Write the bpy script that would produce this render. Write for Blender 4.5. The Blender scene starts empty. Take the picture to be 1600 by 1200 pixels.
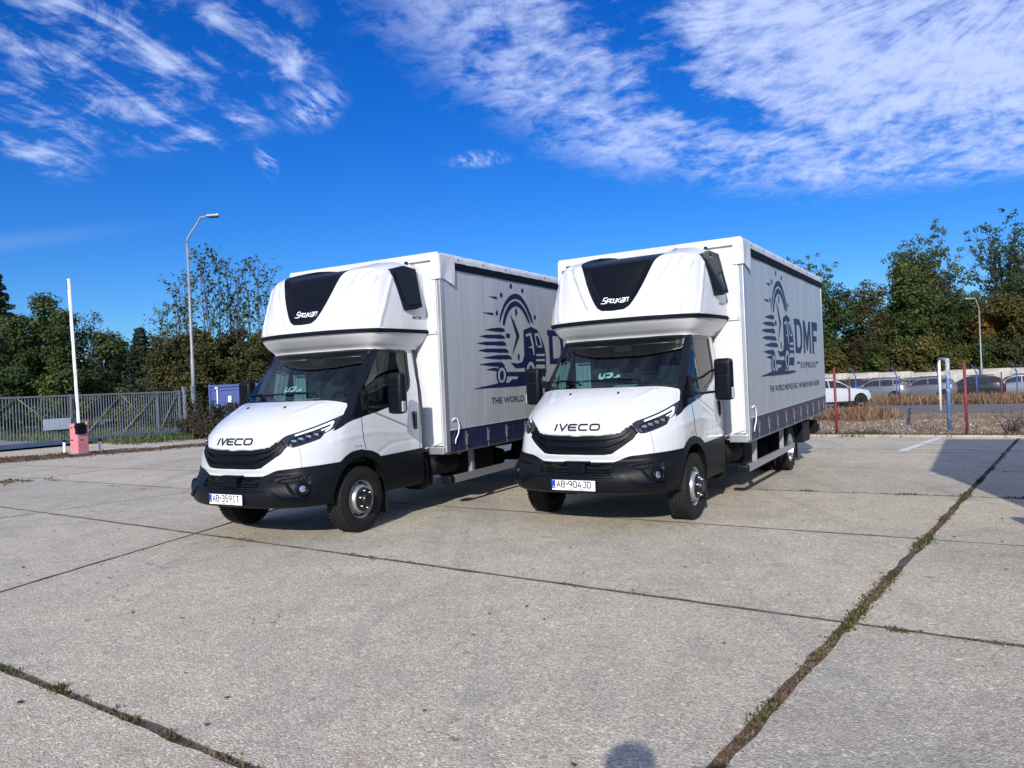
import bpy, bmesh, math, random
import numpy as np
from mathutils import Vector, Matrix, Euler
from mathutils.geometry import delaunay_2d_cdt, tessellate_polygon

R = math.radians
scene = bpy.context.scene
COL = scene.collection

# ---------------------------------------------------------------- camera
CAMH = 1.6377
cam_data = bpy.data.cameras.new('camera')
cam = bpy.data.objects.new('camera', cam_data)
COL.objects.link(cam)
cam_data.sensor_width = 36.0
cam_data.lens = 36.0 * 1198.46 / 1600.0
cam_data.clip_start = 0.05
cam_data.clip_end = 6000
_p, _r = R(-0.1427), R(2.4996)
_Xv = Vector((1, 0, 0)); _Uv = Vector((0, -math.sin(_p), math.cos(_p))); _Fv = Vector((0, math.cos(_p), math.sin(_p)))
_right = math.cos(_r) * _Xv - math.sin(_r) * _Uv
_up = math.sin(_r) * _Xv + math.cos(_r) * _Uv
_m = Matrix.Identity(4)
for i in range(3):
    _m[i][0] = _right[i]; _m[i][1] = _up[i]; _m[i][2] = -_Fv[i]
_m[2][3] = CAMH
cam.matrix_world = _m
scene.camera = cam

# ---------------------------------------------------------------- sun, sky, exposure
SUN_EL = R(26.0)
SHADOW_AZ = R(13.0)                 # shadows fall 13 degrees right of +Y
to_sun = Vector((-math.sin(SHADOW_AZ) * math.cos(SUN_EL), -math.cos(SHADOW_AZ) * math.cos(SUN_EL), math.sin(SUN_EL)))
sun_d = bpy.data.lights.new('sun', 'SUN')
sun_d.energy = 4.9
sun_d.angle = R(0.53)
sun_d.color = (1.0, 0.945, 0.87)
sun = bpy.data.objects.new('sun', sun_d)
COL.objects.link(sun)
sun.rotation_euler = to_sun.to_track_quat('Z', 'Y').to_euler()
sun.location = (-10, -40, 30)
scene.view_settings.view_transform = 'Standard'
scene.view_settings.look = 'None'
scene.view_settings.gamma = 1.0
scene.view_settings.use_curve_mapping = False
scene.view_settings.exposure = 0.02

world = bpy.data.worlds.new('World')
scene.world = world
world.use_nodes = True
NT = world.node_tree
NT.nodes.clear()


class NB:
    """small node builder"""
    def __init__(s, nt): s.nt = nt
    def n(s, typ, **kw):
        nd = s.nt.nodes.new(typ)
        for k, v in kw.items(): setattr(nd, k, v)
        return nd
    def link(s, a, b): s.nt.links.new(a, b)
    def put(s, sock, v):
        if isinstance(v, bpy.types.NodeSocket): s.nt.links.new(v, sock)
        elif v is not None: sock.default_value = v
    def math(s, op, a, b=None, c=None, clamp=False):
        nd = s.n('ShaderNodeMath', operation=op); nd.use_clamp = clamp
        s.put(nd.inputs[0], a); s.put(nd.inputs[1], b)
        if c is not None: s.put(nd.inputs[2], c)
        return nd.outputs[0]
    def mapr(s, v, a, b, c=0.0, d=1.0, smooth=True):
        nd = s.n('ShaderNodeMapRange'); nd.interpolation_type = 'SMOOTHSTEP' if smooth else 'LINEAR'
        s.put(nd.inputs[0], v); nd.inputs[1].default_value = a; nd.inputs[2].default_value = b
        nd.inputs[3].default_value = c; nd.inputs[4].default_value = d
        return nd.outputs[0]
    def comb(s, x, y, z=0.0):
        nd = s.n('ShaderNodeCombineXYZ'); s.put(nd.inputs[0], x); s.put(nd.inputs[1], y); s.put(nd.inputs[2], z)
        return nd.outputs[0]
    def noise(s, vec, scale, detail=4, rough=0.55, dist=0.0, dim='3D'):
        nd = s.n('ShaderNodeTexNoise', noise_dimensions=dim)
        if vec is not None: s.link(vec, nd.inputs['Vector'])
        nd.inputs['Scale'].default_value = scale; nd.inputs['Detail'].default_value = detail
        nd.inputs['Roughness'].default_value = rough; nd.inputs['Distortion'].default_value = dist
        return nd.outputs[0]
    def mix(s, f, a, b, typ='MIX'):
        nd = s.n('ShaderNodeMix', data_type='RGBA', blend_type=typ)
        s.put(nd.inputs[0], f)
        for sk, v in ((nd.inputs[6], a), (nd.inputs[7], b)):
            if isinstance(v, tuple): sk.default_value = v if len(v) == 4 else v + (1,)
            else: s.put(sk, v)
        return nd.outputs[2]
    def ramp(s, f, stops):
        nd = s.n('ShaderNodeValToRGB'); s.put(nd.inputs[0], f)
        cr = nd.color_ramp
        while len(cr.elements) < len(stops): cr.elements.new(0.5)
        for e, (p, c) in zip(cr.elements, stops):
            e.position = p; e.color = c if len(c) == 4 else tuple(c) + (1,)
        return nd.outputs[0]


def build_world():
    b = NB(NT)
    out = b.n('ShaderNodeOutputWorld'); bg = b.n('ShaderNodeBackground')
    b.link(bg.outputs[0], out.inputs[0])
    sky = b.n('ShaderNodeTexSky', sky_type='NISHITA')
    sky.sun_disc = False
    sky.sun_elevation = SUN_EL
    # sky texture: rotation 0 puts the sun at +Y, positive turns it clockwise seen from above
    sky.sun_rotation = math.atan2(to_sun.x, to_sun.y)
    sky.air_density = 1.0; sky.dust_density = 0.25; sky.ozone_density = 3.0
    tc = b.n('ShaderNodeTexCoord')
    sep = b.n('ShaderNodeSeparateXYZ'); b.link(tc.outputs['Generated'], sep.inputs[0])
    x, y, z = sep.outputs
    zz = b.math('ADD', b.math('MAXIMUM', z, 0.0), 0.15)
    px = b.math('DIVIDE', x, zz); py = b.math('DIVIDE', y, zz)
    # deepen the blue as the phone did
    hs = b.n('ShaderNodeHueSaturation'); hs.inputs['Saturation'].default_value = 1.38; hs.inputs['Value'].default_value = 1.0
    hs.inputs['Hue'].default_value = 0.507
    b.link(sky.outputs[0], hs.inputs['Color'])
    low = b.mix(b.mapr(z, 0.0, 0.55, 0, 1, False), (0.44, 0.68, 1.03), (0.16, 0.68, 1.16))
    skyc = b.mix(1.0, hs.outputs[0], low, 'MULTIPLY')
    P = b.comb(px, py, 0)
    # --- right hand cirrus sheet: a disc with radial fibres
    dx = b.math('SUBTRACT', px, 1.0); dy = b.math('SUBTRACT', py, 1.3)
    rad = b.math('SQRT', b.math('ADD', b.math('MULTIPLY', dx, dx), b.math('MULTIPLY', dy, dy)))
    ang = b.math('ARCTAN2', dy, dx)
    warp = b.noise(P, 2.2, 3, 0.5)
    angw = b.math('ADD', ang, b.math('MULTIPLY', b.math('SUBTRACT', warp, 0.5), 0.45))
    fib = b.noise(b.comb(b.math('MULTIPLY', angw, 17.0), b.math('MULTIPLY', rad, 5.0), 3.0), 1.0, 9, 0.68, 0.25)
    puff = b.noise(P, 10.0, 9, 0.66, 0.15)
    big = b.noise(P, 2.6, 3, 0.5, 0.4)
    edge = b.math('ADD', rad, b.math('MULTIPLY', b.math('SUBTRACT', puff, 0.5), 0.55))
    mask = b.mapr(edge, 1.33, 1.12, 0, 1)
    core = b.mapr(rad, 1.15, 0.35, 0, 1)
    dens = b.math('ADD', b.math('MULTIPLY', fib, 0.30), b.math('MULTIPLY', puff, 0.54))
    dens = b.math('ADD', dens, b.math('MULTIPLY', big, 0.30))
    dens = b.math('ADD', dens, b.math('MULTIPLY', core, 0.10))
    # the blue lane through the sheet
    lane_l = b.math('ABSOLUTE', b.math('SUBTRACT', rad, b.math('ADD', 0.80, b.math('MULTIPLY', b.math('SUBTRACT', warp, 0.5), 0.35))))
    lane = b.math('MULTIPLY', b.mapr(lane_l, 0.13, 0.0, 0, 1), b.mapr(px, 1.0, 0.55, 0, 1))
    dens = b.math('SUBTRACT', dens, b.math('MULTIPLY', lane, 0.17))
    cl1 = b.math('MULTIPLY', b.mapr(dens, 0.455, 0.74, 0, 0.86), mask)
    # --- left hand streaks
    rot = b.n('ShaderNodeMapping'); b.link(P, rot.inputs[0])
    rot.inputs['Rotation'].default_value = (0, 0, R(16))
    sc = b.n('ShaderNodeMapping'); b.link(rot.outputs[0], sc.inputs[0]); sc.inputs['Scale'].default_value = (9.5, 3.0, 1)
    st = b.noise(sc.outputs[0], 1.0, 8, 0.62, 0.9)
    st2 = b.noise(P, 8.0, 9, 0.68, 0.5)
    sd = b.math('ADD', b.math('MULTIPLY', st, 0.48), b.math('MULTIPLY', st2, 0.52))
    def blob(cx, cy, rx, ry, a=0.0, soft=0.55):
        ex = b.math('SUBTRACT', px, cx); ey = b.math('SUBTRACT', py, cy)
        c, s = math.cos(R(a)), math.sin(R(a))
        u = b.math('DIVIDE', b.math('ADD', b.math('MULTIPLY', ex, c), b.math('MULTIPLY', ey, s)), rx)
        v = b.math('DIVIDE', b.math('SUBTRACT', b.math('MULTIPLY', ey, c), b.math('MULTIPLY', ex, s)), ry)
        d = b.math('SQRT', b.math('ADD', b.math('MULTIPLY', u, u), b.math('MULTIPLY', v, v)))
        return b.mapr(d, 1.25, soft, 0, 1)
    m2 = blob(-0.84, 1.60, 0.33, 0.44, 20, 0.4)
    m2 = b.math('MAXIMUM', m2, b.math('MULTIPLY', blob(-0.52, 1.62, 0.17, 0.22, 10), 1.0))
    m2 = b.math('MAXIMUM', m2, blob(-1.12, 1.86, 0.13, 0.30, 20))
    m2 = b.math('MAXIMUM', m2, blob(-0.82, 1.95, 0.22, 0.13, 0, 0.3))
    m2 = b.math('MAXIMUM', m2, blob(-0.62, 1.85, 0.10, 0.16, 10, 0.2))
    cl2 = b.math('MULTIPLY', b.mapr(sd, 0.46, 0.70, 0, 0.85), m2)
    m3 = blob(-0.455, 1.87, 0.08, 0.15, 25, 0.0)
    m3 = b.math('MAXIMUM', m3, blob(-0.075, 2.23, 0.10, 0.06, 0, 0.0))
    m3 = b.math('MAXIMUM', m3, b.math('MULTIPLY', blob(-0.66, 2.15, 0.03, 0.12, 10, 0.2), 0.7))
    cl3 = b.math('MULTIPLY', b.mapr(b.noise(sc.outputs[0], 3.0, 8, 0.66, 0.3), 0.40, 0.66, 0, 0.85), m3)
    # above the frame the cirrus sheet goes on unseen overhead, widened for white fill light
    overhead_fill = b.math('MULTIPLY', b.mapr(dens, 0.40, 0.72, 0, 0.86), b.mapr(py, 1.38, 1.12, 0, 1))
    # low thin veil at far left horizon
    veil = b.math('MULTIPLY', blob(-1.75, 2.55, 0.6, 0.10, 0, 0.0), 0.10)
    cl = b.math('MAXIMUM', b.math('MAXIMUM', cl1, cl2), b.math('MAXIMUM', cl3, overhead_fill))
    cl = b.math('MAXIMUM', cl, veil)
    col = b.mix(cl, skyc, (5.2, 6.2, 9.2))
    b.link(col, bg.inputs['Color'])
    bg.inputs['Strength'].default_value = 0.120


build_world()

# ================================================================ materials
MATS = {}


def mat(name):
    m = bpy.data.materials.new(name); m.use_nodes = True
    b = NB(m.node_tree)
    bs = m.node_tree.nodes['Principled BSDF']
    return m, b, bs


def simple(name, col, rough=0.5, metal=0.0, spec=0.5, var=0.0, vscale=6.0, bump=0.0, bscale=40.0, coat=0.0, rvar=0.0):
    if name in MATS: return MATS[name]
    m, b, bs = mat(name)
    bs.inputs['Roughness'].default_value = rough
    bs.inputs['Metallic'].default_value = metal
    bs.inputs['Specular IOR Level'].default_value = spec
    if coat: bs.inputs['Coat Weight'].default_value = coat; bs.inputs['Coat Roughness'].default_value = 0.05
    tc = b.n('ShaderNodeTexCoord').outputs['Object']
    if var > 0:
        nz = b.noise(tc, vscale, 6, 0.6)
        lo = tuple(c * (1 - var) for c in col); hi = tuple(min(1, c * (1 + var)) for c in col)
        b.link(b.ramp(nz, [(0.3, lo), (0.7, hi)]), bs.inputs['Base Color'])
        if rvar:
            b.link(b.mapr(nz, 0.3, 0.7, rough - rvar, rough + rvar), bs.inputs['Roughness'])
    else:
        bs.inputs['Base Color'].default_value = tuple(col) + (1,)
    if bump > 0:
        bm_ = b.n('ShaderNodeBump'); bm_.inputs['Strength'].default_value = bump; bm_.inputs['Distance'].default_value = 0.01
        b.link(b.noise(tc, bscale, 4, 0.6), bm_.inputs['Height']); b.link(bm_.outputs[0], bs.inputs['Normal'])
    MATS[name] = m
    return m


M = {}
M['paint'] = simple('white_paint', (0.62, 0.63, 0.64), 0.25, 0, 0.5, 0.03, 3, coat=0.6)
M['grp'] = simple('white_gelcoat', (0.62, 0.625, 0.63), 0.30, 0, 0.5, 0.035, 2.5, coat=0.3)
def add_grime(m, amount, tint=(0.30, 0.27, 0.23)):
    nt = m.node_tree; b = NB(nt); bs = nt.nodes['Principled BSDF']; src = bs.inputs['Base Color'].links[0].from_socket
    tc = b.n('ShaderNodeTexCoord').outputs['Object']
    sep = b.n('ShaderNodeSeparateXYZ'); b.link(tc, sep.inputs[0])
    mp = b.n('ShaderNodeMapping'); b.link(tc, mp.inputs[0]); mp.inputs['Scale'].default_value = (1, 1, 0.25)
    streak = b.mapr(b.noise(mp.outputs[0], 9.0, 7, 0.7, 0.3), 0.50, 0.80)
    specks = b.mapr(b.noise(tc, 55.0, 3, 0.7), 0.68, 0.76)
    splash = b.math('MULTIPLY', b.mapr(sep.outputs[2], 1.15, 0.55), b.mapr(b.noise(tc, 14.0, 6, 0.7), 0.35, 0.7))
    f = b.math('ADD', b.math('ADD', b.math('MULTIPLY', streak, 0.55), b.math('MULTIPLY', specks, 0.7)), b.math('MULTIPLY', splash, 1.2))
    c = b.mix(b.math('MULTIPLY', f, amount, clamp=True), src, tint)
    b.link(c, bs.inputs['Base Color'])
    b.link(b.math('ADD', bs.inputs['Roughness'].default_value, b.math('MULTIPLY', f, 0.25)), bs.inputs['Roughness'])


add_grime(M['paint'], 0.16); add_grime(M['grp'], 0.20)
M['plastic'] = simple('black_plastic', (0.0055, 0.007, 0.0095), 0.45, 0, 0.16, 0.12, 12, 0.08, 300)
M['gloss_black'] = simple('gloss_black', (0.004, 0.005, 0.008), 0.14, 0, 0.4)
M['panel_black'] = simple('satin_black_panel', (0.0035, 0.005, 0.009), 0.40, 0, 0.12, 0.1, 5)
M['rubber'] = simple('tyre_rubber', (0.009, 0.009, 0.009), 0.82, 0, 0.4, 0.35, 9, 0.25, 120)
M['rim'] = simple('silver_rim', (0.55, 0.56, 0.57), 0.32, 0.85, 0.5, 0.08, 20)
M['hub'] = simple('black_hub', (0.012, 0.012, 0.014), 0.35)
M['bolt'] = simple('steel_bolt', (0.45, 0.46, 0.47), 0.35, 0.9)
M['chassis'] = simple('chassis_black', (0.005, 0.005, 0.006), 0.7, 0, 0.2, 0.3, 8)
M['alu'] = simple('anodised_aluminium', (0.50, 0.52, 0.54), 0.38, 0.75, 0.5, 0.06, 6)
M['galv'] = simple('galvanised_steel', (0.42, 0.44, 0.46), 0.48, 0.7, 0.5, 0.18, 14)
M['dark_rail'] = simple('dark_rail', (0.005, 0.007, 0.013), 0.7, 0, 0.1)
M['chrome'] = simple('lamp_chrome', (0.6, 0.62, 0.65), 0.12, 1.0)
M['reflector_floor'] = simple('reflector_floor', (0.16, 0.17, 0.19), 0.25, 0.7)
M['lamp_dark'] = simple('lamp_dark', (0.03, 0.035, 0.04), 0.12, 0.3, 0.8)
M['white_plastic'] = simple('white_light_guide', (0.85, 0.87, 0.88), 0.2)
M['strap'] = simple('grey_strap', (0.16, 0.165, 0.17), 0.5, 0.2)
M['interior'] = simple('cab_interior', (0.012, 0.014, 0.018), 0.8)
M['seat'] = simple('seat_fabric', (0.025, 0.03, 0.04), 0.9)
M['curtain_white'] = simple('cab_curtain', (0.35, 0.42, 0.44), 0.9)
M['paper'] = simple('paper', (0.75, 0.78, 0.75), 0.7)
M['amber'] = simple('amber_lens', (0.45, 0.12, 0.01), 0.2)
M['red_tank'] = simple('red_cap', (0.25, 0.01, 0.02), 0.4)
M['iveco_dark'] = simple('dark_chrome_letter', (0.03, 0.035, 0.04), 0.22, 0.6)
M['plate_white'] = simple('plate_white', (0.78, 0.79, 0.80), 0.35)
M['plate_black'] = simple('plate_black', (0.012, 0.012, 0.015), 0.5)
M['plate_blue'] = simple('plate_blue', (0.01, 0.05, 0.42), 0.4)
M['plate_red'] = simple('plate_red_print', (0.55, 0.08, 0.12), 0.5)
M['print'] = simple('navy_print', (0.008, 0.016, 0.075), 0.45, 0, 0.2)
M['text_print'] = simple('dark_print', (0.010, 0.013, 0.028), 0.45, 0, 0.2)
M['plain_white'] = simple('plain_white_finish', (0.8, 0.82, 0.84), 0.5)
M['green'] = simple('green_sticker', (0.02, 0.25, 0.12), 0.5)
M['clear_lens'] = simple('clear_marker_lens', (0.45, 0.48, 0.52), 0.1, 0.3)


def make_vinyl(name, col, rough):
    m, b, bs = mat(name)
    tc = b.n('ShaderNodeTexCoord').outputs['Object']
    mp = b.n('ShaderNodeMapping'); b.link(tc, mp.inputs[0]); mp.inputs['Scale'].default_value = (1.0, 1.0, 0.18)
    n1 = b.noise(mp.outputs[0], 3.0, 5, 0.6)
    b.link(b.ramp(n1, [(0.25, tuple(c * 0.93 for c in col)), (0.75, tuple(c * 1.05 for c in col))]), bs.inputs['Base Color'])
    bs.inputs['Roughness'].default_value = rough
    mp2 = b.n('ShaderNodeMapping'); b.link(tc, mp2.inputs[0]); mp2.inputs['Scale'].default_value = (1.6, 1.0, 0.35)
    bp = b.n('ShaderNodeBump'); bp.inputs['Strength'].default_value = 0.6; bp.inputs['Distance'].default_value = 0.025
    b.link(b.noise(mp2.outputs[0], 1.6, 3, 0.5), bp.inputs['Height'])
    b.link(bp.outputs[0], bs.inputs['Normal'])
    return m


M['vinyl'] = make_vinyl('curtain_vinyl', (0.40, 0.425, 0.445), 0.42)
M['vinyl_blue'] = make_vinyl('navy_skirt_vinyl', (0.012, 0.017, 0.066), 0.27)
add_grime(M['vinyl'], 0.22, (0.22, 0.21, 0.20)); add_grime(M['vinyl_blue'], 0.25, (0.12, 0.12, 0.12))
M['tarp'] = simple('white_tarpaulin', (0.60, 0.61, 0.62), 0.45, 0, 0.4, 0.06, 4, 0.5, 6)


def make_glass(name, tint, rough=0.02, refl=0.0):
    m = bpy.data.materials.new(name); m.use_nodes = True
    nt = m.node_tree; nt.nodes.clear(); b = NB(nt)
    out = b.n('ShaderNodeOutputMaterial'); tr = b.n('ShaderNodeBsdfTransparent'); gl = b.n('ShaderNodeBsdfGlossy')
    tr.inputs[0].default_value = tint + (1,); gl.inputs['Roughness'].default_value = rough
    fr = b.n('ShaderNodeFresnel'); fr.inputs[0].default_value = 1.55
    mx = b.n('ShaderNodeMixShader')
    b.link(b.math('ADD', fr.outputs[0], refl, clamp=True), mx.inputs[0])
    b.link(tr.outputs[0], mx.inputs[1]); b.link(gl.outputs[0], mx.inputs[2]); b.link(mx.outputs[0], out.inputs[0])
    return m


M['glass'] = make_glass('windscreen_glass', (0.42, 0.60, 0.62), 0.02, 0.0)
M['side_glass'] = make_glass('side_glass', (0.30, 0.36, 0.38), 0.02, 0.02)
M['dark_glass'] = make_glass('dark_glass', (0.02, 0.025, 0.03), 0.03, 0.02)
M['lens_glass'] = make_glass('lamp_cover_glass', (0.85, 0.88, 0.90), 0.03, 0.02)


# ================================================================ object helpers
def tag(o, label=None, cat=None, group=None, kind=None):
    if label: o['label'] = label
    if cat: o['category'] = cat
    if group: o['group'] = group
    if kind: o['kind'] = kind
    return o


def empty(name, loc=(0, 0, 0), rz=0.0):
    o = bpy.data.objects.new(name, None); COL.objects.link(o)
    o.location = loc; o.rotation_euler = (0, 0, rz); o.empty_display_size = 0.3
    return o


def link(name, me, parent=None, mats=None, loc=None, rot=None, scale=None):
    o = bpy.data.objects.new(name, me); COL.objects.link(o)
    if parent is not None: o.parent = parent
    if mats is not None:
        if len(me.materials): me.materials.clear()
        for x in (mats if isinstance(mats, (list, tuple)) else [mats]): me.materials.append(x)
    if loc is not None: o.location = loc
    if rot is not None: o.rotation_euler = rot
    if scale is not None: o.scale = scale
    return o


def np_mesh(name, V, F, smooth=False, midx=None):
    """V (n,3) array, F (m,3) or (m,4) array"""
    me = bpy.data.meshes.new(name)
    V = np.asarray(V, np.float32); F = np.asarray(F, np.int32)
    k = F.shape[1]
    me.vertices.add(len(V)); me.vertices.foreach_set('co', V.ravel())
    me.loops.add(F.size); me.loops.foreach_set('vertex_index', F.ravel())
    me.polygons.add(len(F))
    me.polygons.foreach_set('loop_start', np.arange(0, F.size, k, dtype=np.int32))
    me.polygons.foreach_set('loop_total', np.full(len(F), k, np.int32))
    me.polygons.foreach_set('use_smooth', np.full(len(F), smooth, bool))
    if midx is not None: me.polygons.foreach_set('material_index', np.asarray(midx, np.int32))
    me.update(calc_edges=True)
    return me


class MB:
    """collects simple solids, then becomes one mesh"""
    def __init__(s): s.bm = bmesh.new()
    def box(s, c, size, rot=None, bevel=0.0, taper=None):
        m = Matrix.Translation(c)
        if rot is not None: m = m @ Euler(rot).to_matrix().to_4x4()
        r = bmesh.ops.create_cube(s.bm, size=1.0)
        vs = r['verts']
        for v in vs:
            v.co = Vector((v.co.x * size[0], v.co.y * size[1], v.co.z * size[2]))
            if taper and v.co.z > 0: v.co.x *= taper; v.co.y *= taper
        if bevel > 0:
            es = list({e for v in vs for e in v.link_edges})
            rb = bmesh.ops.bevel(s.bm, geom=es, offset=bevel, segments=2, affect='EDGES', profile=0.6)
            vs = list({v for f in rb['faces'] for v in f.verts} | {v for v in vs if v.is_valid})
        bmesh.ops.transform(s.bm, matrix=m, verts=vs)
        return s
    def tube(s, pts, r, seg=8, cap=True):
        pts = [Vector(p) for p in pts]
        rr = r if isinstance(r, (list, tuple)) else [r] * len(pts)
        rings = []
        prev = None
        for i, p in enumerate(pts):
            d = (pts[min(i + 1, len(pts) - 1)] - pts[max(i - 1, 0)]).normalized()
            if prev is None:
                a = Vector((0, 0, 1)) if abs(d.z) < 0.9 else Vector((1, 0, 0))
                u = d.cross(a).normalized()
            else:
                u = (prev - d * prev.dot(d)).normalized()
            prev = u; w = d.cross(u)
            rings.append([s.bm.verts.new(p + (u * math.cos(2 * math.pi * k / seg) + w * math.sin(2 * math.pi * k / seg)) * rr[i]) for k in range(seg)])
        for a, b_ in zip(rings, rings[1:]):
            for k in range(seg): 
                f = s.bm.faces.new((a[k], a[(k + 1) % seg], b_[(k + 1) % seg], b_[k])); f.smooth = True
        if cap: s.bm.faces.new(rings[0][::-1]); s.bm.faces.new(rings[-1])
        return s
    def lathe(s, prof, axis='Y', c=(0, 0, 0), seg=32, smooth=True):
        """prof [(r, t)] revolved about the axis through c"""
        c = Vector(c); rings = []
        for r_, t in prof:
            ring = []
            for k in range(seg):
                a = 2 * math.pi * k / seg
                if axis == 'Y': q = Vector((r_ * math.cos(a), t, r_ * math.sin(a)))
                elif axis == 'Z': q = Vector((r_ * math.cos(a), r_ * math.sin(a), t))
                else: q = Vector((t, r_ * math.cos(a), r_ * math.sin(a)))
                ring.append(s.bm.verts.new(c + q))
            rings.append(ring)
        for a, b_ in zip(rings, rings[1:]):
            for k in range(seg):
                f = s.bm.faces.new((a[k], a[(k + 1) % seg], b_[(k + 1) % seg], b_[k])); f.smooth = smooth
        return s
    def poly(s, pts):
        s.bm.faces.new([s.bm.verts.new(p) for p in pts]); return s
    def prism(s, pts, vec):
        """polygon pts (3d) extruded by vec"""
        vec = Vector(vec)
        a = [s.bm.verts.new(p) for p in pts]; b_ = [s.bm.verts.new(Vector(p) + vec) for p in pts]
        s.bm.faces.new(a[::-1]); s.bm.faces.new(b_)
        n = len(pts)
        for k in range(n): s.bm.faces.new((a[k], a[(k + 1) % n], b_[(k + 1) % n], b_[k]))
        return s
    def mesh(s, name, sharp=None):
        bmesh.ops.recalc_face_normals(s.bm, faces=s.bm.faces[:])
        me = bpy.data.meshes.new(name)
        if sharp is not None:
            for f in s.bm.faces: f.smooth = True
        s.bm.to_mesh(me); s.bm.free()
        if sharp is not None: me.set_sharp_from_angle(angle=R(sharp))
        return me
    def build(s, name, m, parent=None, sharp=None, **kw):
        return link(name, s.mesh(name, sharp), parent, m, **kw)


def copy_tree(o, parent=None):
    c = o.copy(); COL.objects.link(c)
    if parent is not None: c.parent = parent
    for ch in [x for x in KIDS.get(o.name, [])]: copy_tree(ch, c)
    return c


KIDS = {}


def index_children():
    KIDS.clear()
    for o in bpy.data.objects:
        if o.parent: KIDS.setdefault(o.parent.name, []).append(o)

# ================================================================ truck cab and sleeper surfaces (bicubic patches, metres, x forward, y left)
CAB=[ # (z,[(x,y)*7])
(0.395,[(.93,0),(.92,.35),(.86,.62),(.72,.83),(.45,.94),(0,.965),(-1.2,.965)]),
(0.43,[(1.03,0),(1.01,.35),(.93,.62),(.77,.85),(.45,.97),(0,.985),(-1.2,.985)]),
(0.52,[(1.055,0),(1.04,.35),(.965,.62),(.80,.87),(.45,.995),(0,1.0),(-1.2,1.0)]),
(0.60,[(1.05,0),(1.03,.35),(.955,.62),(.79,.875),(.45,1.0),(0,1.005),(-1.2,1.0)]),
(0.67,[(1.00,0),(.985,.35),(.915,.62),(.77,.87),(.45,1.0),(0,1.01),(-1.2,1.0)]),
(0.74,[(.955,0),(.925,.35),(.85,.62),(.72,.84),(.42,.995),(0,1.01),(-1.2,1.0)]),
(0.81,[(.965,0),(.94,.35),(.845,.62),(.705,.83),(.40,.985),(0,1.01),(-1.2,1.0)]),
(0.90,[(.965,0),(.935,.35),(.835,.62),(.69,.825),(.38,.98),(0,1.005),(-1.2,1.0)]),
(1.00,[(.955,0),(.92,.35),(.82,.62),(.67,.82),(.36,.97),(0,1.0),(-1.2,1.0)]),
(1.10,[(.925,0),(.885,.33),(.79,.605),(.63,.80),(.34,.95),(0,.995),(-1.2,1.0)]),
(1.20,[(.86,0),(.825,.33),(.72,.60),(.55,.79),(.31,.93),(0,.985),(-1.2,.995)]),
(1.30,[(.75,0),(.715,.32),(.61,.59),(.44,.78),(.24,.905),(-.04,.965),(-1.2,.99)]),
(1.39,[(.60,0),(.57,.31),(.46,.58),(.30,.77),(.14,.88),(-.10,.945),(-1.2,.985)]),
(1.455,[(.455,0),(.43,.31),(.32,.58),(.18,.77),(.06,.87),(-.15,.935),(-1.2,.98)]),
(1.505,[(.31,0),(.285,.30),(.19,.58),(.08,.77),(.0,.87),(-.19,.93),(-1.2,.975)]),
(1.545,[(.18,0),(.165,.30),(.09,.57),(.0,.77),(-.06,.875),(-.23,.93),(-1.2,.972)]),
(1.62,[(.075,0),(.06,.30),(.01,.57),(-.06,.77),(-.12,.88),(-.29,.925),(-1.2,.965)]),
(1.80,[(-.10,0),(-.11,.29),(-.15,.55),(-.21,.75),(-.27,.865),(-.43,.905),(-1.2,.94)]),
(2.00,[(-.29,0),(-.30,.28),(-.33,.53),(-.38,.73),(-.43,.845),(-.60,.88),(-1.2,.91)]),
(2.12,[(-.405,0),(-.415,.27),(-.44,.52),(-.47,.72),(-.52,.83),(-.70,.865),(-1.2,.89)]),
(2.18,[(-.55,0),(-.555,.26),(-.57,.50),(-.60,.68),(-.65,.77),(-.80,.80),(-1.2,.82)]),
(2.20,[(-.85,0),(-.85,.25),(-.86,.45),(-.87,.60),(-.88,.67),(-.95,.7),(-1.2,.72)]),
]
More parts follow.
